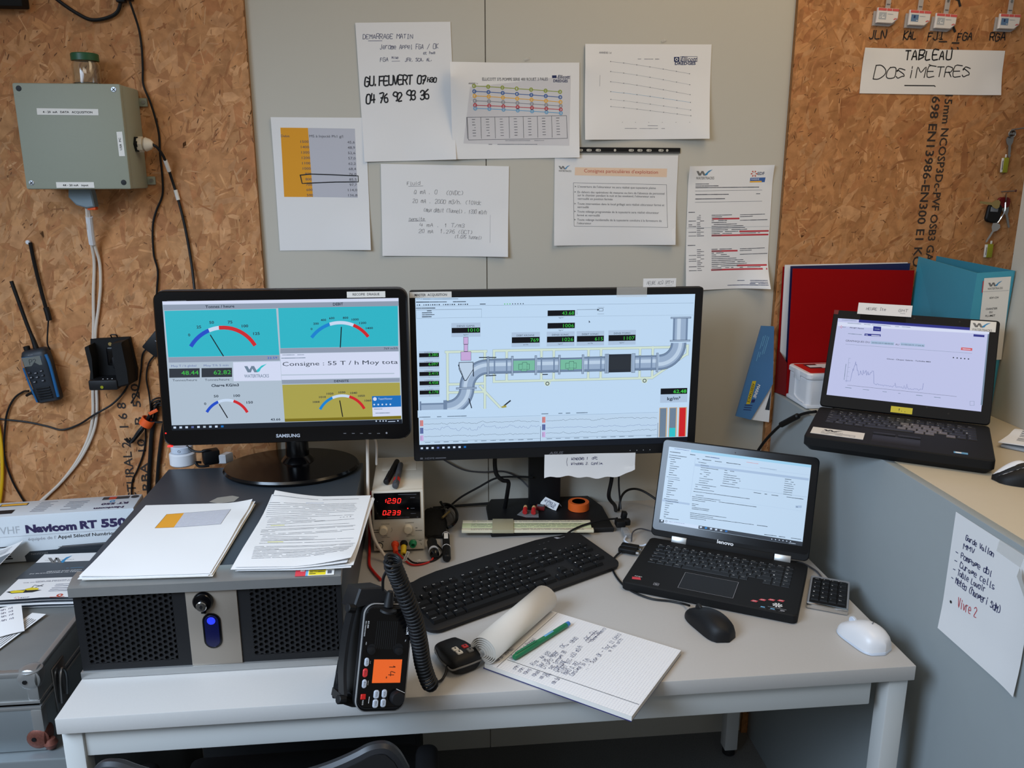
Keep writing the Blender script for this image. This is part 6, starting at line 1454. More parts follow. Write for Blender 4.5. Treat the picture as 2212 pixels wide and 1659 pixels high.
for p, k in (((133, 639), 0), ((815, 642), 1), ((228, 1312), 1), ((887, 1310), 0)):
    x, y = c.T(p); b = MB(); Mx = Matrix.Translation((-.105+x, -.118, .105+y)) @ Matrix.Rotation(R(90), 4, 'X')
    b.lathe([(.0056, 0), (.0050, .0008), (.0001, .001)], 'steel' if k else 'black', Mx, 16)
    if k: b.box(-.004, .004, -.0007, .0007, .0009, .0012, 'black', 0, Mx @ Matrix.Rotation(.7, 4, 'Z')); b.box(-.0007, .0007, -.004, .004, .0009, .0012, 'black', 0, Mx @ Matrix.Rotation(.7, 4, 'Z'))
    b.build('screw', e)
for z in (.078, -.088):
    b = MB(); b.box(.104, .122, -.006, -.0005, z-.009, z+.009, 'enclosure', .002); b.cyl((.114, -.006, z), (.114, -.0085, z), .004, 'steel', 12); b.build('mounting_lug', e)
b = MB(); b.cyl((.104, -.055, -.012), (.112, -.055, -.012), .0175, 'black', 6); b.cyl((.110, -.055, -.012), (.120, -.055, -.012), .0165, 'gland', 8); b.cyl((.120, -.055, -.012), (.140, -.055, -.012), .0150, 'gland', 20, .005, r2=.011); b.build('cable_gland', e)
b = MB(); b.prism([(-.042, -.104), (.004, -.104), (.006, -.118), (.008, -.143), (-.008, -.146), (-.030, -.139), (-.044, -.122)], .040, .068, 'conn_grey', Matrix(((1, 0, 0, 0), (0, 0, -1, 0), (0, 1, 0, 0), (0, 0, 0, 1))), .003); b.build('lower_connector', e)
b = MB(); b.box(-.010, .008, -.062, -.046, -.150, -.143, 'orange', .002); b.build('orange_collar', e)

j = thing('glass_jar', 'small empty glass jar with green lid standing on the electrical enclosure', 'jar', (-.702, -.066, 1.7357))
b = MB(); b.lathe([(.0001, .0008), (.024, .0008), (.0275, .004), (.0280, .040), (.0240, .048), (.0240, .056), (.0222, .056), (.0222, .048), (.0262, .039), (.0258, .006), (.022, .003), (.0001, .003)], 'glass', None, 36); b.build('glass', j)
b = MB(); b.lathe([(.0245, .050), (.0272, .0502), (.0272, .063), (.0258, .0648), (.0001, .0648)], 'green_lid', None, 36); b.build('lid', j)
YB = -.0128
lc = thing('white_leads', 'pair of cream cables running down the left chipboard from the enclosure', 'cable', (-.738, -.06, 1.478))
def off(pts, o): return [Vector(p)-Vector(o) for p in pts]
o_ = (-.738, -.06, 1.478)
b = MB(); b.tube(off([(-.734, -.062, 1.484), (-.737, -.050, 1.44), (-.741, -.030, 1.40), (-.740, -.018, 1.36), (-.744, -.018, 1.31), (-.754, -.018, 1.26), (-.768, -.018, 1.20), (-.776, -.018, 1.13), (-.782, -.018, 1.06), (-.789, -.018, 1.00), (-.806, -.018, .95), (-.840, -.018, .893), (-.885, -.018, .842), (-.93, -.018, .80), (-.96, -.018, .77)], o_), .0036, 'white_cable'); b.build('lead', lc)
b = MB(); b.tube(off([(-.736, -.064, 1.484), (-.742, -.052, 1.44), (-.748, -.030, 1.40), (-.752, -.018, 1.36), (-.762, -.018, 1.29), (-.770, -.018, 1.22), (-.780, -.022, 1.14), (-.790, -.020, 1.06), (-.798, -.018, 1.00), (-.815, -.018, .945), (-.849, -.018, .887), (-.893, -.018, .834), (-.94, -.018, .793), (-.97, -.018, .765)], o_), .0036, 'white_cable'); b.build('lead', lc)
b = MB(); b.tube(off([(-.7355, -.058, 1.466), (-.741, -.045, 1.43), (-.7445, -.034, 1.405)], o_), .0075, 'white_plastic', 10); b.build('clear_sleeve', lc)
up_ = thing('hanging_cable', 'thin black cable dropping past the enclosure from two plugs at the top', 'cable', (-.611, -.03, 1.915)); o_ = (-.611, -.03, 1.915)
b = MB(); b.tube(off([(-.611, -.028, 1.91), (-.602, -.018, 1.86), (-.600, -.017, 1.82), (-.602, -.017, 1.78), (-.604, -.018, 1.745), (-.593, -.020, 1.71), (-.586, -.018, 1.675), (-.582, -.017, 1.64), (-.584, -.017, 1.60), (-.584, -.017, 1.55), (-.588, -.017, 1.51), (-.605, -.017, 1.475), (-.616, -.017, 1.44), (-.620, -.017, 1.38), (-.615, -.017, 1.34), (-.623, -.018, 1.28), (-.62, -.022, 1.22)], o_), .0024, 'black'); b.build('cord', up_)
b = MB(); b.box(-.007, .007, -.006, .012, -.004, .040, 'black', .003); b.build('plug', up_)
lp = thing('hanging_cable', 'thick black cable sagging in a loop along the top of the left chipboard', 'cable', (-.70, -.03, 1.876)); o_ = (-.70, -.03, 1.876)
b = MB(); b.tube(off([(-.80, -.020, 1.948), (-.755, -.020, 1.908), (-.72, -.020, 1.884), (-.695, -.020, 1.874), (-.665, -.020, 1.878), (-.642, -.020, 1.890), (-.630, -.022, 1.913)], o_), .0038, 'black'); b.build('cord', lp)
b = MB(); b.box(.061, .080, -.002, .014, .032, .075, 'black', .003); b.build('plug', lp)
o = MB().box(-.08, .025, -.035, 0, 0, .10, 'black_matte', .003).build('black_adapter', None, (-.845, YB, 1.893)); tag(o, 'black adapter box cut off at the top left corner of the chipboard', 'adapter')
us = thing('usb_lead', 'black usb cable with white tags leaving the gland of the enclosure', 'cable', (-.60, -.06, 1.62)); o_ = (-.60, -.06, 1.62)
pth = [(-.583, -.068, 1.6185), (-.574, -.066, 1.612), (-.568, -.050, 1.595), (-.566, -.030, 1.57), (-.562, -.020, 1.54), (-.556, -.018, 1.51), (-.549, -.018, 1.47), (-.543, -.018, 1.42), (-.538, -.020, 1.36), (-.534, -.03, 1.30), (-.53, -.05, 1.25)]
b = MB(); b.tube(off(pth, o_), .0030, 'black'); b.build('cord', us)
for p, q in (((-.567, -.042, 1.586), (-.565, -.027, 1.563)), ((-.558, -.0185, 1.522), (-.554, -.018, 1.500))):
    b = MB(); b.cyl(Vector(p)-Vector(o_), Vector(q)-Vector(o_), .0044, 'label_white', 10); b.build('cable_tag', us)

# handheld radio, its strap and charger
hr = thing('handheld_radio', 'black and blue handheld radio hung by its strap on the left chipboard', 'radio', (-.8805, YB, 1.043), 0); hr.rotation_euler = (0, R(-9), 0)
b = MB(); rings = []
for z, w, d0, d1 in ((0, .022, .006, .030), (.004, .026, .002, .036), (.04, .0265, .001, .038), (.085, .029, .001, .040), (.115, .029, .001, .040), (.124, .026, .003, .036), (.127, .020, .008, .030)):
    rings.append([(w*math.copysign(abs(math.cos(a))**.5, math.cos(a)), -(d0+d1)/2-(d1-d0)/2*math.copysign(abs(math.sin(a))**.5, math.sin(a)), z) for a in [-2*math.pi*k/28 for k in range(28)]])
b.loft(rings, 'radio_body'); b.build('body', hr, ang=45)
b = MB(); c = Canvas(b, frame((-.027, -.0395, .122), (1, 0, 0), (0, -.02, 1)), .054, .118, [(238, 1085), (460, 1060), (540, 1530), (350, 1535)])
c.poly([(262, 1122), (425, 1114), (437, 1206), (284, 1214)], 'lcd_off', 8); c.frame(262, 1118, 430, 1210, 3, 'radio_blue', 7); c.hand('P2', (330, 1195), (395, 1190), 48, 4, 'radio_body', 10)
c.text('ICOM', (318, 1106), (360, 1104), 11, 'print_light', 8); c.greek((335, 1225), (395, 1222), 8, 'print_light', 8); b.build('display', hr)
for p, m in (((320, 1272), 'biro'), ((375, 1280), 'print_light'), ((425, 1265), 'print_light'), ((335, 1316), 'print_light'), ((385, 1318), 'print_light'), ((432, 1308), 'print_grey'), ((362, 1358), 'print_light'), ((432, 1354), 'print_light')):
    x, y = c.T(p); b = MB(); b.box(-.027+x-.0034, -.027+x+.0034, -.0425, -.038, .122+y-.0022, .122+y+.0022, 'radio_body', .0008); b.box(-.027+x-.0022, -.027+x+.0022, -.0428, -.0424, .122+y-.0008, .122+y+.0008, m); b.build('button', hr)
b = MB(); 
for k in range(5): b.box(-.015, .016, -.0412, -.038, .012+.006*k, .0145+.006*k, 'black', .0006)
b.build('speaker_grille', hr)
b = MB(); b.tube([(.0255, -.034, .010), (.0285, -.036, .05), (.0300, -.036, .09), (.0275, -.035, .112)], .0035, 'radio_blue', 8); b.build('blue_edge', hr)
b = MB(); b.tube([(-.0225, -.036, .006), (-.0265, -.037, .05), (-.0285, -.037, .09)], .0022, 'radio_blue', 8); b.build('blue_edge', hr)
b = MB(); b.tube([(.004, -.02, .120), (.003, -.02, .150), (.000, -.02, .19), (-.004, -.02, .285)], lambda t: .0068-.0027*min(1, t*2.2), 'black', 12); b.build('antenna', hr)
b = MB(); b.cyl((-.016, -.02, .122), (-.016, -.02, .136), .007, 'black', 14, .001); b.build('volume_knob', hr)
b = MB(); b.tube([(-.026, -.022, .028), (-.040, -.020, .026), (-.052, -.014, .022)], .0032, 'black', 8); b.box(-.034, -.026, -.028, -.014, .022, .034, 'black', .002); b.build('side_plug', hr)
bpy.context.view_layer.update()
hi = hr.matrix_world.inverted()
def hl(pts): return [hi @ Vector(p) for p in pts]
b = MB(); b.tube(hl([(-.8835, -.019, 1.408), (-.880, -.020, 1.36), (-.873, -.022, 1.30), (-.866, -.024, 1.252)]), .0042, 'black', 10, flat=.55); b.tube(hl([(-.867, -.024, 1.262), (-.8645, -.024, 1.245), (-.8635, -.024, 1.232)]), .0062, 'black', 10); b.tube(hl([(-.8645, -.024, 1.236), (-.868, -.028, 1.21), (-.871, -.032, 1.18), (-.868, -.030, 1.165)]), .0018, 'black', 6); b.build('wrist_strap', hr)
b = MB(); q_ = hl([(-.8880, -.0135, 1.4085), (-.8880, -.022, 1.4085)]); b.cyl(q_[0], q_[1], .0048, 'white_plastic', 12, .001); b.build('screw_head', hr)
cr = thing('charger_cradle', 'black drop-in charger cradle screwed to the left chipboard', 'charger', (-.733, YB, 1.135)); 
b = MB(); b.prism([(-.046, .052), (.042, .055), (.050, -.02), (.046, -.050), (.030, -.058), (-.040, -.058), (-.046, -.052), (-.040, -.03), (-.040, .02), (-.048, .035)], .0005, .014, 'black_matte', Matrix(((1, 0, 0, 0), (0, 0, -1, 0), (0, 1, 0, 0), (0, 0, 0, 1))), .003); b.build('back_plate', cr)
b = MB(); b.prism([(.016, .048), (.040, .052), (.048, -.015), (.046, -.048), (.020, -.054)], .012, .062, 'black_matte', Matrix(((1, 0, 0, 0), (0, 0, -1, 0), (0, 1, 0, 0), (0, 0, 0, 1))), .004); b.build('side_wall', cr)
b = MB(); b.prism([(-.046, .040), (-.036, .044), (-.032, .016), (-.036, -.052), (-.046, -.050), (-.040, -.02)], .012, .050, 'black_matte', Matrix(((1, 0, 0, 0), (0, 0, -1, 0), (0, 1, 0, 0), (0, 0, 0, 1))), .003); b.build('side_wall', cr)
b = MB(); b.box(-.042, .022, -.066, -.012, -.058, -.034, 'black_soft', .004); b.cyl((-.012, -.066, -.050), (-.012, -.0675, -.050), .0035, 'tag_yellow', 12); 
for x in (-.012, -.002, .008): b.box(x-.0012, x+.0012, -.0555, -.054, -.0338, -.0330, 'white_ink')
b.build('lower_cup', cr)
b = MB(); b.cyl((-.002, -.013, .040), (-.002, -.0165, .040), .0042, 'brass', 14); b.build('screw', cr)
b = MB(); b.box(-.012, .006, -.018, -.013, -.010, .032, 'black_gloss', .002); b.box(.002, .016, -.03, -.013, -.016, .012, 'black_soft', .004); b.build('contact_rail', cr)
b = MB(); b.tube([(.000, -.004, .052), (.0, -.010, .060), (.012, -.010, .060), (.012, -.004, .052)], .0016, 'black', 6); b.build('hook', cr)

cable('black cord hanging in an arc from the handheld radio down to the left', [(-.928, -.030, 1.068), (-.945, -.020, 1.064), (-.968, -.018, 1.048), (-.988, -.018, 1.015), (-1.000, -.018, .97), (-1.010, -.018, .91), (-1.002, -.018, .85), (-.985, -.018, .80), (-.965, -.020, .76)], .0023)
cable('black cord sweeping from the charger cradle across the left chipboard', [(-.700, -.020, 1.115), (-.712, -.017, 1.07), (-.745, -.024, 1.032), (-.79, -.028, 1.006), (-.832, -.018, .98), (-.872, -.017, .968), (-.905, -.017, .978), (-.95, -.017, .990), (-1.01, -.017, .999), (-1.08, -.017, 1.01), (-1.18, -.017, .98), (-1.30, -.017, .93)], .0023)
cable('yellow cable at the far left edge of the chipboard', [(-1.30, -.02, 1.20), (-1.14, -.02, 1.16), (-1.05, -.02, 1.10), (-1.018, -.02, 1.04), (-1.011, -.02, .97), (-1.015, -.02, .90), (-1.026, -.02, .83), (-1.045, -.02, .76)], .0040, 'yellow_cable')
hb = MB(); hb.box(-.020, .020, -.014, 0, -.026, .026, 'black_soft', .003); hb.box(-.006, .006, -.0145, -.0138, .006, .0075, 'print_light'); o = hb.build('usb_hub', None, (-.634, YB-.001, 1.172), (0, R(42), 0)); tag(o, 'small black usb box on the chipboard peeking out behind the left monitor', 'usb hub')
cable('thin cord from the small usb box curving down to the charger cradle', [(-.648, -.020, 1.168), (-.668, -.018, 1.148), (-.676, -.018, 1.11), (-.688, -.020, 1.06), (-.706, -.022, 1.03)], .0020)
cable('thin cord from the small usb box down to the orange-tied bundle', [(-.640, -.018, 1.146), (-.657, -.018, 1.125), (-.666, -.018, 1.09), (-.664, -.018, 1.05), (-.664, -.020, 1.01), (-.668, -.024, .985)], .0020)
bd = thing('cable_bundle', 'coiled black cables tied with an orange strap left of the left monitor', 'cable', (-.672, -.030, .985)); o_ = (-.672, -.030, .985)
b = MB(); rnd = random.Random(2)
for k in range(8):
    a = k*.8; dxx, dy = .010*math.cos(a), .007*math.sin(a)
    b.tube([(.03+dxx*.8, dy, .045+dxx), (.012+dxx*.4, dy, .018+dxx*.4), (0+dxx*.25, dy*.5, 0), (-.018+dxx*.5, dy, -.022), (-.040+dxx*.3, dy, -.048), (-.046+dxx, dy, -.040)], .0021, 'black', 6)
for k in range(4): b.tube([(.0+.004*k, .0, .008), (.02, -.005*k, .035+.006*k), (.045, -.004, .040+.005*k), (.058, 0, .018-.008*k), (.035, .003, -.002), (.006, 0, 0)], .0021, 'black', 6)
b.build('coil', bd)
b = MB(); Mx = frame((0, 0, 0), (.72, 0, -.69), (0, 1, 0)); b.lathe([(.0135, -.009), (.0155, -.009), (.0155, .009), (.0135, .009), (.0135, -.009)], 'orange', Matrix.Rotation(R(35), 4, 'Y'), 18); b.build('orange_strap', bd)
b = MB(); b.box(.018, .040, -.010, -.006, .012, .020, 'orange', .001, Matrix.Rotation(R(-25), 4, 'Y')); b.build('strap_end', bd)
cable('thick black cable descending beside the left monitor, left one', [(-.645, -.022, 1.03), (-.655, -.019, .995), (-.668, -.019, .95), (-.676, -.019, .90), (-.684, -.019, .85), (-.690, -.022, .79), (-.69, -.03, .745)], .0052)
cable('thick black cable descending beside the left monitor, right one', [(-.628, -.022, .995), (-.640, -.019, .965), (-.655, -.019, .90), (-.664, -.019, .85), (-.672, -.022, .79), (-.672, -.03, .745)], .0046)
cable('thin black cord falling over the printed stamp on the left chipboard', [(-.680, -.017, .985), (-.684, -.016, .94), (-.694, -.016, .90), (-.712, -.016, .86), (-.727, -.016, .83), (-.735, -.018, .77)], .0020)

# clutter behind the left monitor foot
t = thing('white_socket', 'white round socket adapter standing behind the left monitor', 'socket', (-.569, -.125, ZR-.003))
b = MB(); b.cyl((0, 0, .0), (0, 0, .030), .029, 'white_plastic', 32, .003); b.build('body', t)
b = MB(); b.cyl((0, 0, .0303), (0, 0, .046), .024, 'usb_white', 32, .002); c = Canvas(b, frame((0, -.0243, .038), (1, 0, 0), (0, 0, 1)), 1, 1, [(0, 0), (1, 0), (1, 1), (0, 1)]); c.disc(0, 0, .003, 'print_grey', 2, 14, .0022); b.build('cap', t)
t.rotation_euler = (0, 0, 0)
t2 = thing('power_adapter', 'black plug adapter with a tangled cord behind the left monitor foot', 'adapter', (-.505, -.130, ZR-.0026))
b = MB(); b.box(-.018, .018, -.014, .014, .0005, .034, 'black', .004, Matrix.Rotation(R(25), 4, 'Z')); b.build('body', t2)
b = MB(); b.tube([(-.05, -.006, .046), (-.036, -.012, .037), (-.02, -.014, .034), (-.006, -.012, .036), (.004, -.006, .033)], .0026, 'black', 8); b.tube([(-.018, -.018, .010), (-.028, -.024, .012), (-.022, -.026, .004), (-.010, -.026, .003), (.0, -.022, .003)], .0030, 'black', 8); b.build('cord', t2)
o = MB().prism([(-.016, -.011), (.004, -.012), (.016, .008), (.002, .014)], 0.0003, .022, 'white_plastic', None, .002).build('white_plug', None, (-.475, -.125, ZR-.0026)); tag(o, 'small white plug beside the black adapter behind the left monitor foot', 'plug')
cable('white cord hanging behind the right end of the left monitor', [(-.148, -.14, 1.03), (-.146, -.135, 1.0), (-.140, -.135, .975), (-.128, -.14, .95), (-.1285, -.15, .90)], .0028, 'white_cable')

# ------------------------------------------------------------------ boxes and papers left of the desk
lowc = thing('storage_cabinet', 'grey cabinet under the aluminium case at the left edge', 'cabinet', (-.95, -.33, 0))
b = MB(); b.box(-.30, .335, -.335, .29, .0, .5555, 'alu_panel', .004); b.build('body', lowc)
b = MB(); b.box(-.29, .325, -.3375, -.335, .44, .520, 'alu_panel', .002); b.build('drawer_front', lowc)
CZ = .715
cs = thing('flight_case', 'worn aluminium flight case with a latch left of the desk', 'case', (-.95, -.335, .556))
cx1, cy0, ch = .253, -.307, CZ-.556
b = MB(); b.box(-.29, cx1, cy0, .285, .001, .092, 'alu_panel', .003); b.build('body', cs)
b = MB(); b.box(-.29, cx1, cy0, .285, .098, ch, 'alu_dull', .003); b.build('lid', cs)
b = MB(); b.box(-.292, cx1+.002, cy0-.002, .287, .086, .092, 'alu', .001); b.box(-.292, cx1+.002, cy0-.002, .287, .098, .104, 'alu', .001); b.build('rim', cs)
b = MB(); b.box(cx1-.018, cx1+.0016, cy0-.0016, cy0+.018, .012, .086, 'alu', .003); b.box(cx1-.018, cx1+.0016, cy0-.0016, cy0+.018, .104, ch-.006, 'alu', .003); b.build('corner_edge', cs)
b = MB(); b.box(-.29, cx1+.001, cy0-.0015, cy0+.012, ch-.010, ch+.0012, 'alu', .003); b.box(cx1-.010, cx1+.0015, cy0, .28, ch-.010, ch+.0012, 'alu', .003); b.build('lid_edge', cs)
def corner(z, m, sgn):
    b = MB(); Mx = Matrix.Translation((cx1-.010, cy0+.010, z))
    v = []; 
    b.lathe([(.0215, 0), (.019, .005), (.012, .009), (.0001, .010)], m, Matrix.Translation((cx1-.012, cy0-.001, z-.014*sgn)) @ Matrix.Rotation(R(90), 4, 'X') @ Matrix.Diagonal((.9, .9, .35, 1)), 20)
    b.lathe([(.0215, 0), (.019, .005), (.012, .009), (.0001, .010)], m, Matrix.Translation((cx1+.001, cy0+.012, z-.014*sgn)) @ Matrix.Rotation(R(90), 4, 'Y') @ Matrix.Diagonal((.9, .9, .35, 1)), 20)
    if sgn > 0: b.lathe([(.0215, 0), (.019, .005), (.012, .009), (.0001, .010)], m, Matrix.Translation((cx1-.012, cy0+.012, ch+.0005)) @ Matrix.Diagonal((.9, .9, .35, 1)), 20)
    b.cyl((cx1-.017, cy0-.004, z-.016*sgn), (cx1-.017, cy0-.006, z-.016*sgn), .004, 'black', 10); b.build('corner_cap', cs)
corner(ch, 'alu', 1); corner(.012, 'rust', -1)
b = MB(); b.lathe([(.0001, -.012), (.008, -.009), (.012, 0), (.008, .009), (.0001, .012)], 'rust', Matrix.Translation((cx1-.012+.018, cy0+.004, .0135)), 18); b.build('ball_corner', cs)
b = MB(); b.box(cx1, cx1+.004, -.256, -.206, .040, .130, 'steel', .002); b.build('latch_plate', cs)
b = MB(); b.tube([(cx1+.007, -.246, .055), (cx1+.010, -.246, .10), (cx1+.010, -.234, .118), (cx1+.010, -.222, .10), (cx1+.007, -.222, .058)], .0028, 'steel', 8); b.build('latch_loop', cs)

nv = thing('product_box', 'long white cardboard box lettered Navicom RT 550 against the wall', 'box', (-.81, -.145, CZ+.0018), R(4.6))
bw, bh, bd_ = .40, .110, .088
x1b = .1345
b = MB(); b.box(-.27, x1b, -bd_/2, bd_/2, .0003, bh, 'box_white', .0015)
c = Canvas(b, frame((-.27, -bd_/2-.0002, bh), (1, 0, 0), (0, 0, 1)), .4045, bh, [(-404.5+269.0, 0), (269.0, 0), (269.0, 110), (-135.5, 110)])
c.text('Navicom', (42, 41), (147, 41), 18, 'box_indigo', 2, bold=.055); c.text('RT', (154, 40), (190, 40), 18, 'box_indigo', 2, bold=.055); c.text('550', (198, 40), (252, 40), 19, 'box_indigo', 2, bold=.055); c.line([(-40, 48), (262, 48)], .6, 'print_light')
c.text('VHF', (-10, 41), (30, 41), 18, 'gry_print', 2); c.text('équipée de l’', (44, 60), (102, 60), 7.5, 'print_light', 2); c.text('Appel Sélectif Numérique ASN', (105, 60), (258, 60), 8, 'ink', 2, bold=.012)
c.poly([(34, 112), (32, 96), (44, 86), (268, 84), (268, 112)], 'charcoal', 2); c.poly([(100, 86), (112, 78), (268, 76), (268, 86)], 'brochure_dark', 2); c.line([(104, 80), (268, 78.5)], 1.2, 'logo_grey', 3); c.text('NAVICOM', (46, 95), (80, 95), 5, 'logo_grey', 3)
for y in (72, 84, 95, 100): c.greek((-40, y), (6, y), 3, 'ink', 2)
c = Canvas(b, frame((-.27, bd_/2, bh+.0002), (1, 0, 0), (0, 1, 0)), .4045, bd_, [(-135.5, 0), (269, 0), (269, 88), (-135.5, 88)])
def utext(s, x0, x1, y, cap, m, bold=0): c.text(s, (x1, y), (x0, y), cap, m, 2, bold=bold)
utext('Navicom', 182, 246, 71, 10, 'box_indigo', .05); utext('RT 550', 192, 250, 46, 11, 'box_indigo', .05); c.disc(212, 36, 6, 'logo_blue', 2, 16, 3); c.rect(186, 8, 244, 24, 'charcoal', 2); c.rect(200, 8, 216, 24, 'text_red', 3); c.disc(256, 15, 9, 'charcoal', 2)
for i in range(7):
    c.greek((55-i, 14+9*i), (88-i*2, 14+9*i), 4, 'print_light', 2); c.greek((118-i, 14+9*i), (160-i*2, 14+9*i), 4, 'print_light', 2)
c.rect(-30, 12, 28, 26, 'ink', 2); c.rect(-28, 14, 26, 24, 'yel_print', 3); c.rect(-20, 50, 12, 72, 'ink', 2); b.build('carton', nv)
b = MB(); b.box(x1b, x1b+.0012, -bd_/2+.002, bd_/2-.002, .004, bh-.004, 'gry_print', .0004); b.prism([(x1b-.012, bh-.010), (x1b+.001, bh-.010), (x1b+.001, bh+.0006), (x1b-.012, bh+.0006)], bd_/2-.088-.0006, bd_/2-.088, 'box_white', Matrix(((1, 0, 0, 0), (0, 0, 1, 0), (0, 1, 0, 0), (0, 0, 0, 1)))); b.build('end_flap', nv)

def brochure(label, loc, rz, w, h, warp, draw, n, q, group='brochures on the aluminium case'):
    t = thing('brochure_stack', label, 'brochures', loc, rz, group)
    b = MB()
    for i in range(n):
        b.grid(w, h, 10, 6, lambda x, y: warp(x, y)*(.4+.5*i/n), 'brochure_dark' if i % 2 else 'paper', Matrix.Translation((.004*math.sin(i*2.1), -.003*math.sin(i*1.3), .0005+.0030*i)), .0016)
    b.build('lower_copies', t)
    b = MB(); b.grid(w, h, 24, 16, warp, 'paper', Matrix.Translation((0, 0, .0030*n)), .0003); draw(Canvas(b, Matrix.Translation((0, 0, .0030*n)), w, h, q, warp)); b.build('top_copy', t); return t
def dC(c):
    c.poly([(460, 312), (1260, 290), (1100, 500), (245, 510)], 'brochure_dark', 2)
    logo_wt(c, 575, 238, 240, 'logo_grey', 'logo_blue', 3, False); c.text('WATERTRACKS', (540, 290), (815, 283), 12, 'logo_grey', 3)
    c.text('SERVICE AND INNOVATION', (555, 428), (1020, 408), 15, 'white_ink', 4, bold=.02, slant=.2); c.text('IN SUSTAINABLE ALTERNATIVE', (390, 452), (1000, 428), 14, 'white_ink', 4, bold=.02, slant=.2); c.greek((750, 384), (965, 376), 5, 'lbl_print', 4)
    c.text('HOW TO RESTORE CAPACITY', (445, 554), (940, 536), 11, 'navy_print', 3, bold=.01); c.text('THE 1ST RENEWABLE ENERGY IN FRANCE', (315, 570), (920, 552), 11, 'navy_print', 3, bold=.01)
    c.poly([(130, 690), (215, 672), (320, 668), (500, 685), (400, 715), (180, 718)], 'ink', 3); c.poly([(165, 690), (225, 672), (330, 680), (300, 712), (185, 712)], 'sticker_yellow', 4); c.poly([(325, 660), (400, 640), (470, 655), (460, 680), (345, 682)], 'sticker_yellow', 4)
    c.line([(400, 640), (430, 605), (510, 625)], 8, 'charcoal', 4); c.line([(440, 640), (520, 602)], 8, 'charcoal', 4)
    for y0, x0 in ((605, 650), (630, 640), (660, 610), (685, 590), (708, 575)): c.greek((x0, y0), (840, y0-8), 8, 'navy_print', 3)
    for k in range(6): a = k*1.047; c.poly([(230+14*math.cos(a), 793+8*math.sin(a)), (230+34*math.cos(a-.25), 793+18*math.sin(a-.25)), (230+34*math.cos(a+.25), 793+18*math.sin(a+.25))], 'text_red', 3)
    c.text('EDF', (262, 803), (355, 798), 18, 'navy_print', 3); c.disc(692, 776, 26, 'text_red', 3, 12, 12); c.greek((585, 806), (740, 800), 8, 'text_red', 3)
brochure('pile of printed brochures with a yellow dredge picture on the aluminium case', (-.863, -.205, CZ+.003), R(-1), .255, .208, lift([(.09, -.208, .16, .004), (.255, -.2, .1, .002)]), dC, 6, [(545, 220), (1640, 190), (1480, 795), (0, 812)])
b = MB(); wv = lambda x, y: .006+.030*max(0, (x-.10)/.11)**1.6
b.grid(.21, .15, 24, 10, wv, 'paper', None, .0008); c = Canvas(b, None, .21, .15, [(0, 0), (210, 0), (210, 150), (0, 150)], wv)
c.rect(0, 62, 208, 148, 'brochure_dark', 4)
for y in (18, 28, 38, 46): c.greek((60, y), (190, y-3), 3, 'print_light', 5)
for y in (110, 120, 128): c.greek((90, y), (180, y-3), 4, 'white_ink', 6)
o = b.build('open_brochure', None, (-1.112, -.215, CZ+.0208), (0, 0, R(3))); tag(o, 'dark brochure with curled right edge overlapping the brochure pile at the left', 'brochure')
for i, (lab, org, xa, ya, w, h, txt) in enumerate([('torn white slip with pencil writing leaning on the aluminium case, upper one', (-.875, -.455, CZ+.016), (.9, .45, -.02), (-.45, .9, .10), .068, .10, 0), ('white envelope strip with fine print lying on the aluminium case', (-.836, -.620, CZ+.0028), (.26, .965, 0), (-.965, .26, .0), .185, .030, 1)]):
    b = MB(); wv = (lambda x, y: .0006+.004*math.sin(x*30)) if i == 0 else (lambda x, y: .0006+.003*(x/.18))
    b.grid(w, h, 10, 6, wv, 'paper', None, .0004); c = Canvas(b, None, w, h, [(0, 0), (w*1000, 0), (w*1000, h*1000), (0, h*1000)], wv)
    if i == 0:
        for y in (14, 26, 38, 52): c.hand('Rdv 14h nt', (10, y), (55, y-2), 6, .6, 'biro', 4)
    else:
        for y in (10, 15, 20, 25): c.greek((40, y), (165, y), 1.8, 'print_grey', 4)
    o = b.build('paper_slip'); o.matrix_world = frame(org, xa, ya); tag(o, lab, 'paper slip', 'slips on the aluminium case')

# ------------------------------------------------------------------ under the desk: black cabinet and chair
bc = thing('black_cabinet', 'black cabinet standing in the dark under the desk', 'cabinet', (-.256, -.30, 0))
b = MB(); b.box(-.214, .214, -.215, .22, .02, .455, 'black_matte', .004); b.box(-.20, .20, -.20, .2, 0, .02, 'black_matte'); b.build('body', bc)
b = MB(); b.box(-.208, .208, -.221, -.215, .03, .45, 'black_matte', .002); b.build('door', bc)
ch_ = thing('office_chair', 'black office chair pushed against the desk, only its backrest showing', 'chair', (-.255, -.93, 0))
b = MB(); rings = []; top = lambda x: .800-.036*max(0, 1-(abs(x)/.165)**2.2)+(-.10*max(0, (abs(x)-.175)/.045)**2.2 if abs(x) > .175 else 0)
nx = 40; xs = [-.215+.43*i/nx for i in range(nx+1)]
v = []; lay = [('f', -.0), ('b', .022)]
def yb(x, z): return -.105+.30*x*x-.05*(.8-z)
rows_ = 10
for sgn in (0, 1):
    for j in range(rows_+1):
        for x in xs:
            zt = top(x); zb = .46+.04*(abs(x)/.215)**4; z = zt+(zb-zt)*j/rows_
            v.append((x, yb(x, z)+(.024 if sgn else 0), z-(0.004 if sgn and j == 0 else 0)))
N = (nx+1)*(rows_+1); f = []
for j in range(rows_):
    for i in range(nx):
        a = j*(nx+1)+i; f.append((a, a+nx+1, a+nx+2, a+1)); f.append((N+a, N+a+1, N+a+nx+2, N+a+nx+1))
edge = [i for i in range(nx+1)]+[j*(nx+1)+nx for j in range(1, rows_+1)]+[rows_*(nx+1)+i for i in range(nx-1, -1, -1)]+[j*(nx+1) for j in range(rows_-1, 0, -1)]
for k in range(len(edge)): a, e2 = edge[k], edge[(k+1) % len(edge)]; f.append((a, e2, e2+N, a+N))
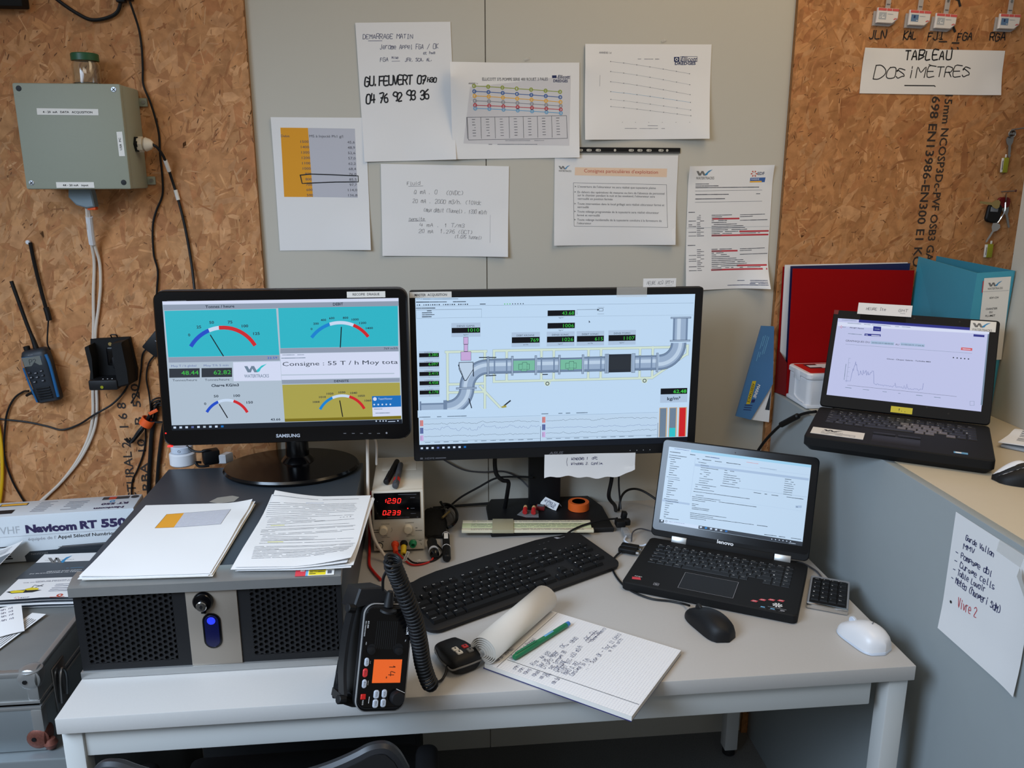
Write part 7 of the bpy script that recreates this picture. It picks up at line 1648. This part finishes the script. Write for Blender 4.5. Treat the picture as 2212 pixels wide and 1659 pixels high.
b.add(v, f, 'chair_black'); b.build('backrest', ch_, ang=50)
b = MB(); b.tube([(x*1.0, yb(x, top(x))+.012, top(x)) for x in xs[1:-1]], .011, 'chair_rim', 10, per=3); b.build('rim', ch_)
b = MB(); b.box(-.22, .22, -.07, .36, .42, .475, 'chair_black', .02); b.build('seat', ch_)
b = MB(); b.cyl((0, .10, .10), (0, .10, .42), .028, 'black', 18); b.build('column', ch_)
b = MB(); b.box(-.04, .04, -.12, .02, .40, .43, 'black', .004); b.box(-.035, .035, -.135, -.115, .40, .60, 'black', .006); b.build('back_bracket', ch_)
for k in range(5):
    a = R(90+72*k); b = MB(); p = Vector((.24*math.cos(a), .10+.24*math.sin(a), .085)); b.tube([(0, .10, .12), tuple((Vector((0, .10, .12))+p)/2+Vector((0, 0, .004))), tuple(p)], .020, 'black', 10); g = b.build('leg', ch_)
    b = MB(); b.cyl(p+Vector((-.012, 0, -.056)), p+Vector((.012, 0, -.056)), .028, 'rubber', 18, .004); b.cyl(p+Vector((0, 0, -.04)), p, .008, 'black', 10); b.build('caster', g)
for sx, yy in ((-1, 0), (1, 0)):
    b = MB(); x = .232*sx; b.tube([(.20*sx, .10, .44), (x+.004*sx, .10, .46), (x+.006*sx, .10, .52), (x+.004*sx, .10, .565)], .014, 'black', 10); g = b.build('armrest', ch_); b = MB(); b.box(x+.002*sx-.020, x+.002*sx+.020, .0, .20, .555, .592, 'black_soft', .016, seg=4); b.build('arm_pad', g)

# ------------------------------------------------------------------ on the counter
KZ = 1.0132
rf = thing('expanding_file', 'large red expanding file leaning on the chipboard, stuffed with papers', 'file', (.88, -.03, KZ))
def slab4(b, q, th, m):
    """thick plate over four corners (TL, TR, BR, BL), th towards -y"""
    b.add([Vector(p) for p in q]+[Vector(p)+Vector((0, th, 0)) for p in q], [(3, 2, 1, 0), (4, 5, 6, 7), (0, 1, 5, 4), (1, 2, 6, 5), (2, 3, 7, 6), (3, 0, 4, 7)], m)
b = MB(); slab4(b, [(-.006, .006, .322), (.322, .006, .322), (.318, .010, .0003), (0, .010, .0003)], .003, 'red_deep'); b.build('back_cover', rf)
b = MB(); slab4(b, [(.008, -.016, .320), (.322, -.016, .312), (.318, -.028, .0003), (.012, -.028, .0003)], -.003, 'red_deep'); b.build('front_cover', rf)
b = MB(); slab4(b, [(.010, -.026, .0004), (.316, -.026, .0004), (.316, .008, .0004), (.002, .008, .0004)], .001, 'red_dark'); b.add([(.0, .009, .001), (.012, -.0275, .001), (.010, -.0255, .085), (-.001, .008, .115)], [(0, 1, 2, 3)], 'red_dark'); b.build('gusset', rf)
b = MB(); slab4(b, [(.008, -.006, .3245), (.318, -.004, .328), (.316, .001, .012), (.018, -.003, .055)], .003, 'navy'); b.build('navy_folder', rf)
b = MB(); slab4(b, [(-.004, .001, .3270), (.314, .001, .3300), (.312, .005, .012), (.004, .004, .06)], .0022, 'paper'); b.build('white_sheets', rf)

fa = thing('first_aid_box', 'white first aid box with white cross on red lid, in front of the red file', 'first aid box', (.965, -.121, KZ))
b = MB(); b.prism(rrect(.148, .112, .012), .0005, .071, 'white_plastic', None, .003); b.box(-.0755, .0755, -.0575, .0575, .0005, .010, 'white_plastic', .003)
b.tube([(-.0752, .010, .066), (-.0752, .010, .030), (-.0752, .006, .018), (-.0752, -.020, .012), (-.0752, -.040, .012)], .0020, 'white_plastic', 8); b.build('tub', fa)
b = MB(); b.prism(rrect(.153, .117, .012), .0705, .086, 'white_plastic', None, .003); b.build('lid', fa)
b = MB(); b.prism(rrect(.134, .098, .004), .0858, .0868, 'red')
c = Canvas(b, Matrix.Translation((-.067, .049, .0870)), .134, .098, [(0, 0), (134, 0), (134, 83), (0, 83)])
c.rect(20, 8, 112, 44, 'charcoal', 1); c.poly([(52, 8), (80, 8), (80, 18), (108, 18), (108, 36), (80, 36), (80, 44), (52, 44), (52, 36), (24, 36), (24, 18), (52, 18)], 'white_ink', 2); b.build('lid_panel', fa)
b = MB(); b.box(-.0768, -.0745, -.012, .020, .060, .084, 'white_plastic', .001); b.build('clasp', fa)

bl = thing('ring_binder', 'turquoise ring binder with a white spine label standing at the right end of the counter', 'binder', (1.2897, -.27, KZ))
o_ = Vector((1.2897, -.27, KZ))
A1, B1 = Vector((1.204, -.283, 1.345)), Vector((1.2885, -.289, 1.350)); B0 = Vector((1.2900, -.2740, KZ+.0005)); A0 = B0+(A1-B1)*1.0; A0.z = KZ+.0005
C1, D1 = Vector((1.216, -.036, 1.358)), Vector((1.268, -.032, 1.3585)); C0 = Vector((1.205, -.030, KZ+.014)); D0 = Vector((1.272, -.030, KZ+.014))
def plate(b, q, th, m):
    q = [Vector(p)-o_ for p in q]; nrm = (q[1]-q[0]).cross(q[3]-q[0]).normalized()*th
    b.add(q+[p+nrm for p in q], [(0, 3, 2, 1), (4, 5, 6, 7), (0, 1, 5, 4), (1, 2, 6, 5), (2, 3, 7, 6), (3, 0, 4, 7)], m)
b = MB(); plate(b, [A1, B1, B0, A0], .0025, 'binder_blue'); b.build('spine', bl)
b = MB(); plate(b, [C1, A1, A0, C0], .0025, 'binder_blue'); b.build('front_cover', bl)
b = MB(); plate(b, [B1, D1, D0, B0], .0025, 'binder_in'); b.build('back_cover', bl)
b = MB(); ex = (B1-A1).normalized(); ez = (A1-A0).normalized(); nn = ex.cross(ez)
Ms2 = frame(A1-o_+ex*.017-ez*.012-Vector((0, .0008, 0)), ex, ez)
b.add([(0, 0, .0002), (0, -.19, .0002), (.060, -.19, .0002), (.060, 0, .0002)], [(0, 1, 2, 3)], 'label_white', Ms2)
c = Canvas(b, Ms2, .060, .19, [(0, 0), (60, 0), (60, 190), (0, 190)]); logo_wt(c, 10, 8, 34, 'logo_grey', 'logo_blue', 4); c.line([(0, 30), (58, 31)], .6, 'print_light', 4); c.text('EDF-CIH', (17, 47), (37, 47), 4, 'ink', 4, bold=.01)
for s, y, x0, x1 in (('CHANTIER', 72, 11, 37), ('DU', 80, 20, 27), ('FLUMET', 88, 12, 34)): c.text(s, (x0, y), (x1, y), 4.5, 'ink', 4, bold=.01)
c.rect(-2.5, 6, -.5, 32, 'red_print', 4); b.build('spine_label', bl)

ml = thing('plastic_folder', 'blue brochure folder wedged upright between the wall and the counter', 'folder', (.833, -.04, .94))
b = MB(); b.prism([(-.012, .252), (.020, .250), (.0285, .103), (-.022, .010), (-.062, .021)], 0, .006, 'marine_blue', frame((0, 0, 0), (1, 0, 0), (0, 0, 1)))
c = Canvas(b, frame((-.058, -.0063, .252), (1, 0, 0), (0, 0, 1)), .09, .25, [(0, 0), (90, 0), (90, 250), (0, 250)])
Q = [(0, 0)]
def mt(s, p, q, cap, m, bold=.02): c.text(s, p, q, cap, m, 3, bold=bold, slant=.2)
c.poly([(32, 140), (42, 140), (30, 200), (20, 200)], 'marine_yellow', 2); mt('ASSISTANCE', (33, 145), (22, 194), 7, 'ink', .01); mt('MARINE', (47, 148), (37, 182), 8, 'white_ink', .03); c.poly([(43, 188), (35, 188), (33, 196), (41, 196)], 'cover_blue', 3)
for i in range(3): c.line([(17-1.2*i, 202+6*i), (36-1.2*i, 204+6*i)], 1.6, 'cover_blue', 3)
for x0, y0, y1 in ((66, 28, 72), (62, 26, 72), (57, 24, 78), (52, 26, 88)): c.greek((x0, y0), (x0-(y1-y0)*.22, y1), 2, 'lbl_print', 3)
b.build('cover', ml)
b = MB(); slab4(b, [(.0215, .006, .16), (.0290, .006, .16), (.0290, .006, .000), (-.028, .006, .010)], -.005, 'paper'); c = Canvas(b, frame((-.04, .0008, .16), (1, 0, 0), (0, 0, 1)), .07, .16, [(0, 0), (70, 0), (70, 160), (0, 160)]); c.poly([(68, 72), (68, 128), (56, 126)], 'charcoal', 2); b.build('inner_sheet', ml)

np2 = thing('newspaper', 'folded printed sheets on the counter at the right edge', 'newspaper', (1.168, -.485, KZ), R(-52))
for i, (z, m) in enumerate(((.0004, 'print_grey'), (.006, 'paper'))): pass
b = MB(); b.box(0, .2, -.01, .10, .0004, .006, 'gry_print', .001); b.build('magazine', np2)
b = MB(); b.grid(.2, .12, 14, 8, lambda x, y: .012+.004*math.sin(x*25)+.006*max(0, 1-abs(y+.02)/.03), 'paper', Matrix.Translation((-.004, .105, 0)), .002); c = Canvas(b, Matrix.Translation((-.004, .105, 0)), .2, .12, [(0, 0), (200, 0), (200, 120), (0, 120)], lambda x, y: .012+.004*math.sin(x*25)+.006*max(0, 1-abs(y+.02)/.03))
for i in range(9): c.greek((18+i, 20+9*i), (190, 20+9*i), 2.6, 'print_grey', 8)
b.build('sheets', np2)

Mn2 = frame((.8790, -.775, 1.003), (0, -1, -.005), (0, .01, 1)); wv = lambda x, y: .0008+.006*max(0, (x-.15)/.06)**2+.003*max(0, (-y-.17)/.05)
b = MB(); b.grid(.198, .219, 16, 16, wv, 'paper', None, .0003); c = Canvas(b, None, .198, .219, [(772, 265), (1150, 480), (1095, 1280), (677, 893)], wv)
for s, p, q, h in (('Garde Vallon', (815, 392), (945, 462), 20), ('MMV', (805, 435), (860, 458), 18), ('- Pompage dbl', (768, 470), (940, 565), 22), ('- Curage cells', (762, 516), (955, 632), 22), ('- Table Lavoir', (755, 562), (910, 655), 22), ('- Meteo (hangeri SdM)', (745, 608), (985, 762), 26)): c.hand(s, p, q, h, 3, 'biro', 5)
c.hand('Vivre 2', (775, 752), (870, 800), 36, 3, 'red_print', 5); c.disc(742, 728, 6, 'ink', 5); c.poly([(968, 372), (1085, 432), (1066, 500), (955, 430)], 'tape_clear', 6)
o = b.build('note_sheet'); o.matrix_world = Mn2; tag(o, 'white sheet with handwritten list taped to the counter side', 'note')
b = MB(); b.add([(.168, -.018, .007), (.198, -.030, .022), (.199, -.062, .012), (.172, -.030, .013)], [(0, 3, 2, 1)], 'paper_worn'); fl = b.build('folded_corner', o)

# ------------------------------------------------------------------ badges and keys on the right chipboard
def badge(x, z, a, label, dark):
    t = thing('dosimeter_badge', label, 'badge', M=wallM(x, z, a, YB), group='dosimeter badges on the chipboard')
    b = MB(); b.prism([(-.026, -.0165), (.014, -.0165), (.026, -.006), (.026, .0165), (-.026, .0165)], .006, .014, 'badge_white', None, .002)
    c = Canvas(b, Matrix.Translation((-.026, .0165, .0142)), .052, .033, [(0, 0), (52, 0), (52, 33), (0, 33)])
    for x0 in (1, 22, 35): c.rect(x0, 1, x0+(20 if x0 == 1 else 12 if x0 == 22 else 16), 6.5, 'badge_red', 1)
    c.rect(4, 10, 22, 25, 'badge_blue' if dark else 'gry_print', 1)
    if dark: c.rect(10, 12, 14, 18, 'navy_print', 2); c.greek((5, 22.5), (20, 22.5), 2, 'badge_white', 2)
    else: c.line([(9, 22), (14, 14)], 1.2, 'white_ink', 2); c.greek((7, 21), (19, 21), 3, 'white_ink', 2)
    c.greek((25, 13), (38, 13), 1.3, 'gry_print', 2); c.poly([(40, 24), (44, 21), (47, 21), (43, 25)], 'badge_red', 2); c.poly([(45, 24), (48, 21), (50, 21), (47, 24)], 'badge_red', 2); b.build('card', t)
    b = MB(); b.prism([(-.030, -.0215), (.012, -.0215), (.024, -.014), (.024, .010), (-.030, .010)], .0005, .006, 'badge_clear', None, .001); b.build('holder', t)
    b = MB(); b.box(-.006, .006, .016, .060, .007, .009, 'badge_clear', .0006); b.box(-.004, .004, .024, .026, .009, .0098, 'print_grey'); b.cyl((0, .045, .009), (0, .045, .0105), .003, 'steel', 12); b.build('clip_strap', t)
badge(1.0765, 1.9125, -.04, 'white and red dosimeter badge above the initials JLN', 0)
badge(1.1555, 1.909, -.04, 'white and red dosimeter badge with blue patch above the initials KAL', 1)
badge(1.2205, 1.903, -.05, 'white and red dosimeter badge above the initials FJI, touching its left neighbour', 0)
badge(1.3795, 1.905, -.03, 'white and red dosimeter badge with blue patch above the initials RGA', 1)
def nail(name_parent, x, z, dx_, dz_):
    b = MB(); b.cyl((0, 0, -.004), (dx_, dz_, .030), .0018, 'steel', 10); b.cyl((dx_, dz_, .029), (dx_*1.05, dz_*1.05, .031), .0032, 'rust', 10); return b.build('nail', name_parent)
def keyshape(b, M, L, hw, m, head=.011):
    b.prism([(-head, 0), (-head*.8, -.009), (-hw, -.016), (-hw, -L+.004), (0, -L), (hw, -L+.005), (hw*.6, -L+.010), (hw, -L+.014), (hw, -.016), (head*.8, -.009), (head, 0), (head*.6, .006), (-head*.6, .006)], 0, .0018, m, M)
k1 = thing('key', 'single key with pale yellow tag on the upper nail of the right chipboard', 'key', M=wallM(1.432, 1.662, 0, YB))
nail(k1, 0, 0, .020, .004)
b = MB(); Mk = Matrix.Translation((-.006, -.022, .006)) @ Matrix.Rotation(.12, 4, 'Z'); keyshape(b, Mk, .045, .0035, 'steel', .010); b.build('blade', k1)
b = MB(); b.lathe([(.009, 0), (.0102, .0008), (.009, .0016), (.0078, .0008), (.009, 0)], 'steel', Matrix.Translation((-.004, -.010, .010)), 20); b.build('split_ring', k1)
b = MB(); b.box(-.018, .000, -.102, -.066, .004, .008, 'tag_yellow', .0015); b.box(-.0185, -.014, -.101, -.067, .0045, .0085, 'label_white', .0006); b.box(-.0172, -.0158, -.095, -.073, .0085, .0088, 'ink'); b.box(-.011, -.007, -.066, -.058, .005, .007, 'label_white', .0008); b.build('tag', k1)
k2 = thing('key_bunch', 'bunch of car and door keys with yellow tag on the lower nail', 'keys', M=wallM(1.428, 1.514, 0, YB))
nail(k2, 0, 0, .016, .003)
b = MB(); b.lathe([(.011, 0), (.0124, .0009), (.011, .0018), (.0096, .0009), (.011, 0)], 'steel', Matrix.Translation((.003, -.014, .014)) @ Matrix.Rotation(R(60), 4, 'Y'), 20); b.build('split_ring', k2)
b = MB(); b.prism(rrect(.038, .046, .011), .004, .015, 'black_soft', Matrix.Translation((-.020, -.052, 0)) @ Matrix.Rotation(-.12, 4, 'Z'), .003); b.box(-.030, -.010, -.049, -.037, .0148, .0156, 'grey_ink', .0003, Matrix.Rotation(-.05, 4, 'Z')); b.build('key_fob', k2)
b = MB(); b.prism(rrect(.034, .026, .010), .004, .012, 'red_dark', Matrix.Translation((.004, -.026, 0)), .002); b.build('leather_tab', k2)
b = MB(); Mk = Matrix.Translation((-.018, -.030, .017)) @ Matrix.Rotation(R(-96), 4, 'Z'); keyshape(b, Mk, .050, .0032, 'brass', .011); b.build('brass_key', k2)
b = MB(); Mk = Matrix.Translation((-.008, -.082, .010)) @ Matrix.Rotation(R(-28), 4, 'Z'); keyshape(b, Mk, .048, .0026, 'chrome', .012); b.build('bright_key', k2)
b = MB(); Mk = Matrix.Translation((.012, -.040, .006)) @ Matrix.Rotation(R(20), 4, 'Z'); keyshape(b, Mk, .052, .003, 'steel', .009); b.build('dark_key', k2)
b = MB(); b.tube([(.004, -.024, .016), (.004, -.045, .018), (.000, -.062, .014), (-.006, -.075, .012)], .0016, 'chrome', 6); b.build('chain', k2)
b = MB(); b.box(-.026, -.006, -.162, -.128, .004, .009, 'tag_yellow', .0015); b.box(-.0272, -.022, -.161, -.129, .0045, .0095, 'label_white', .0006); b.box(-.0252, -.0240, -.155, -.136, .0095, .0098, 'ink'); b.box(-.014, -.009, -.128, -.120, .005, .007, 'label_white', .0008); b.build('tag', k2)
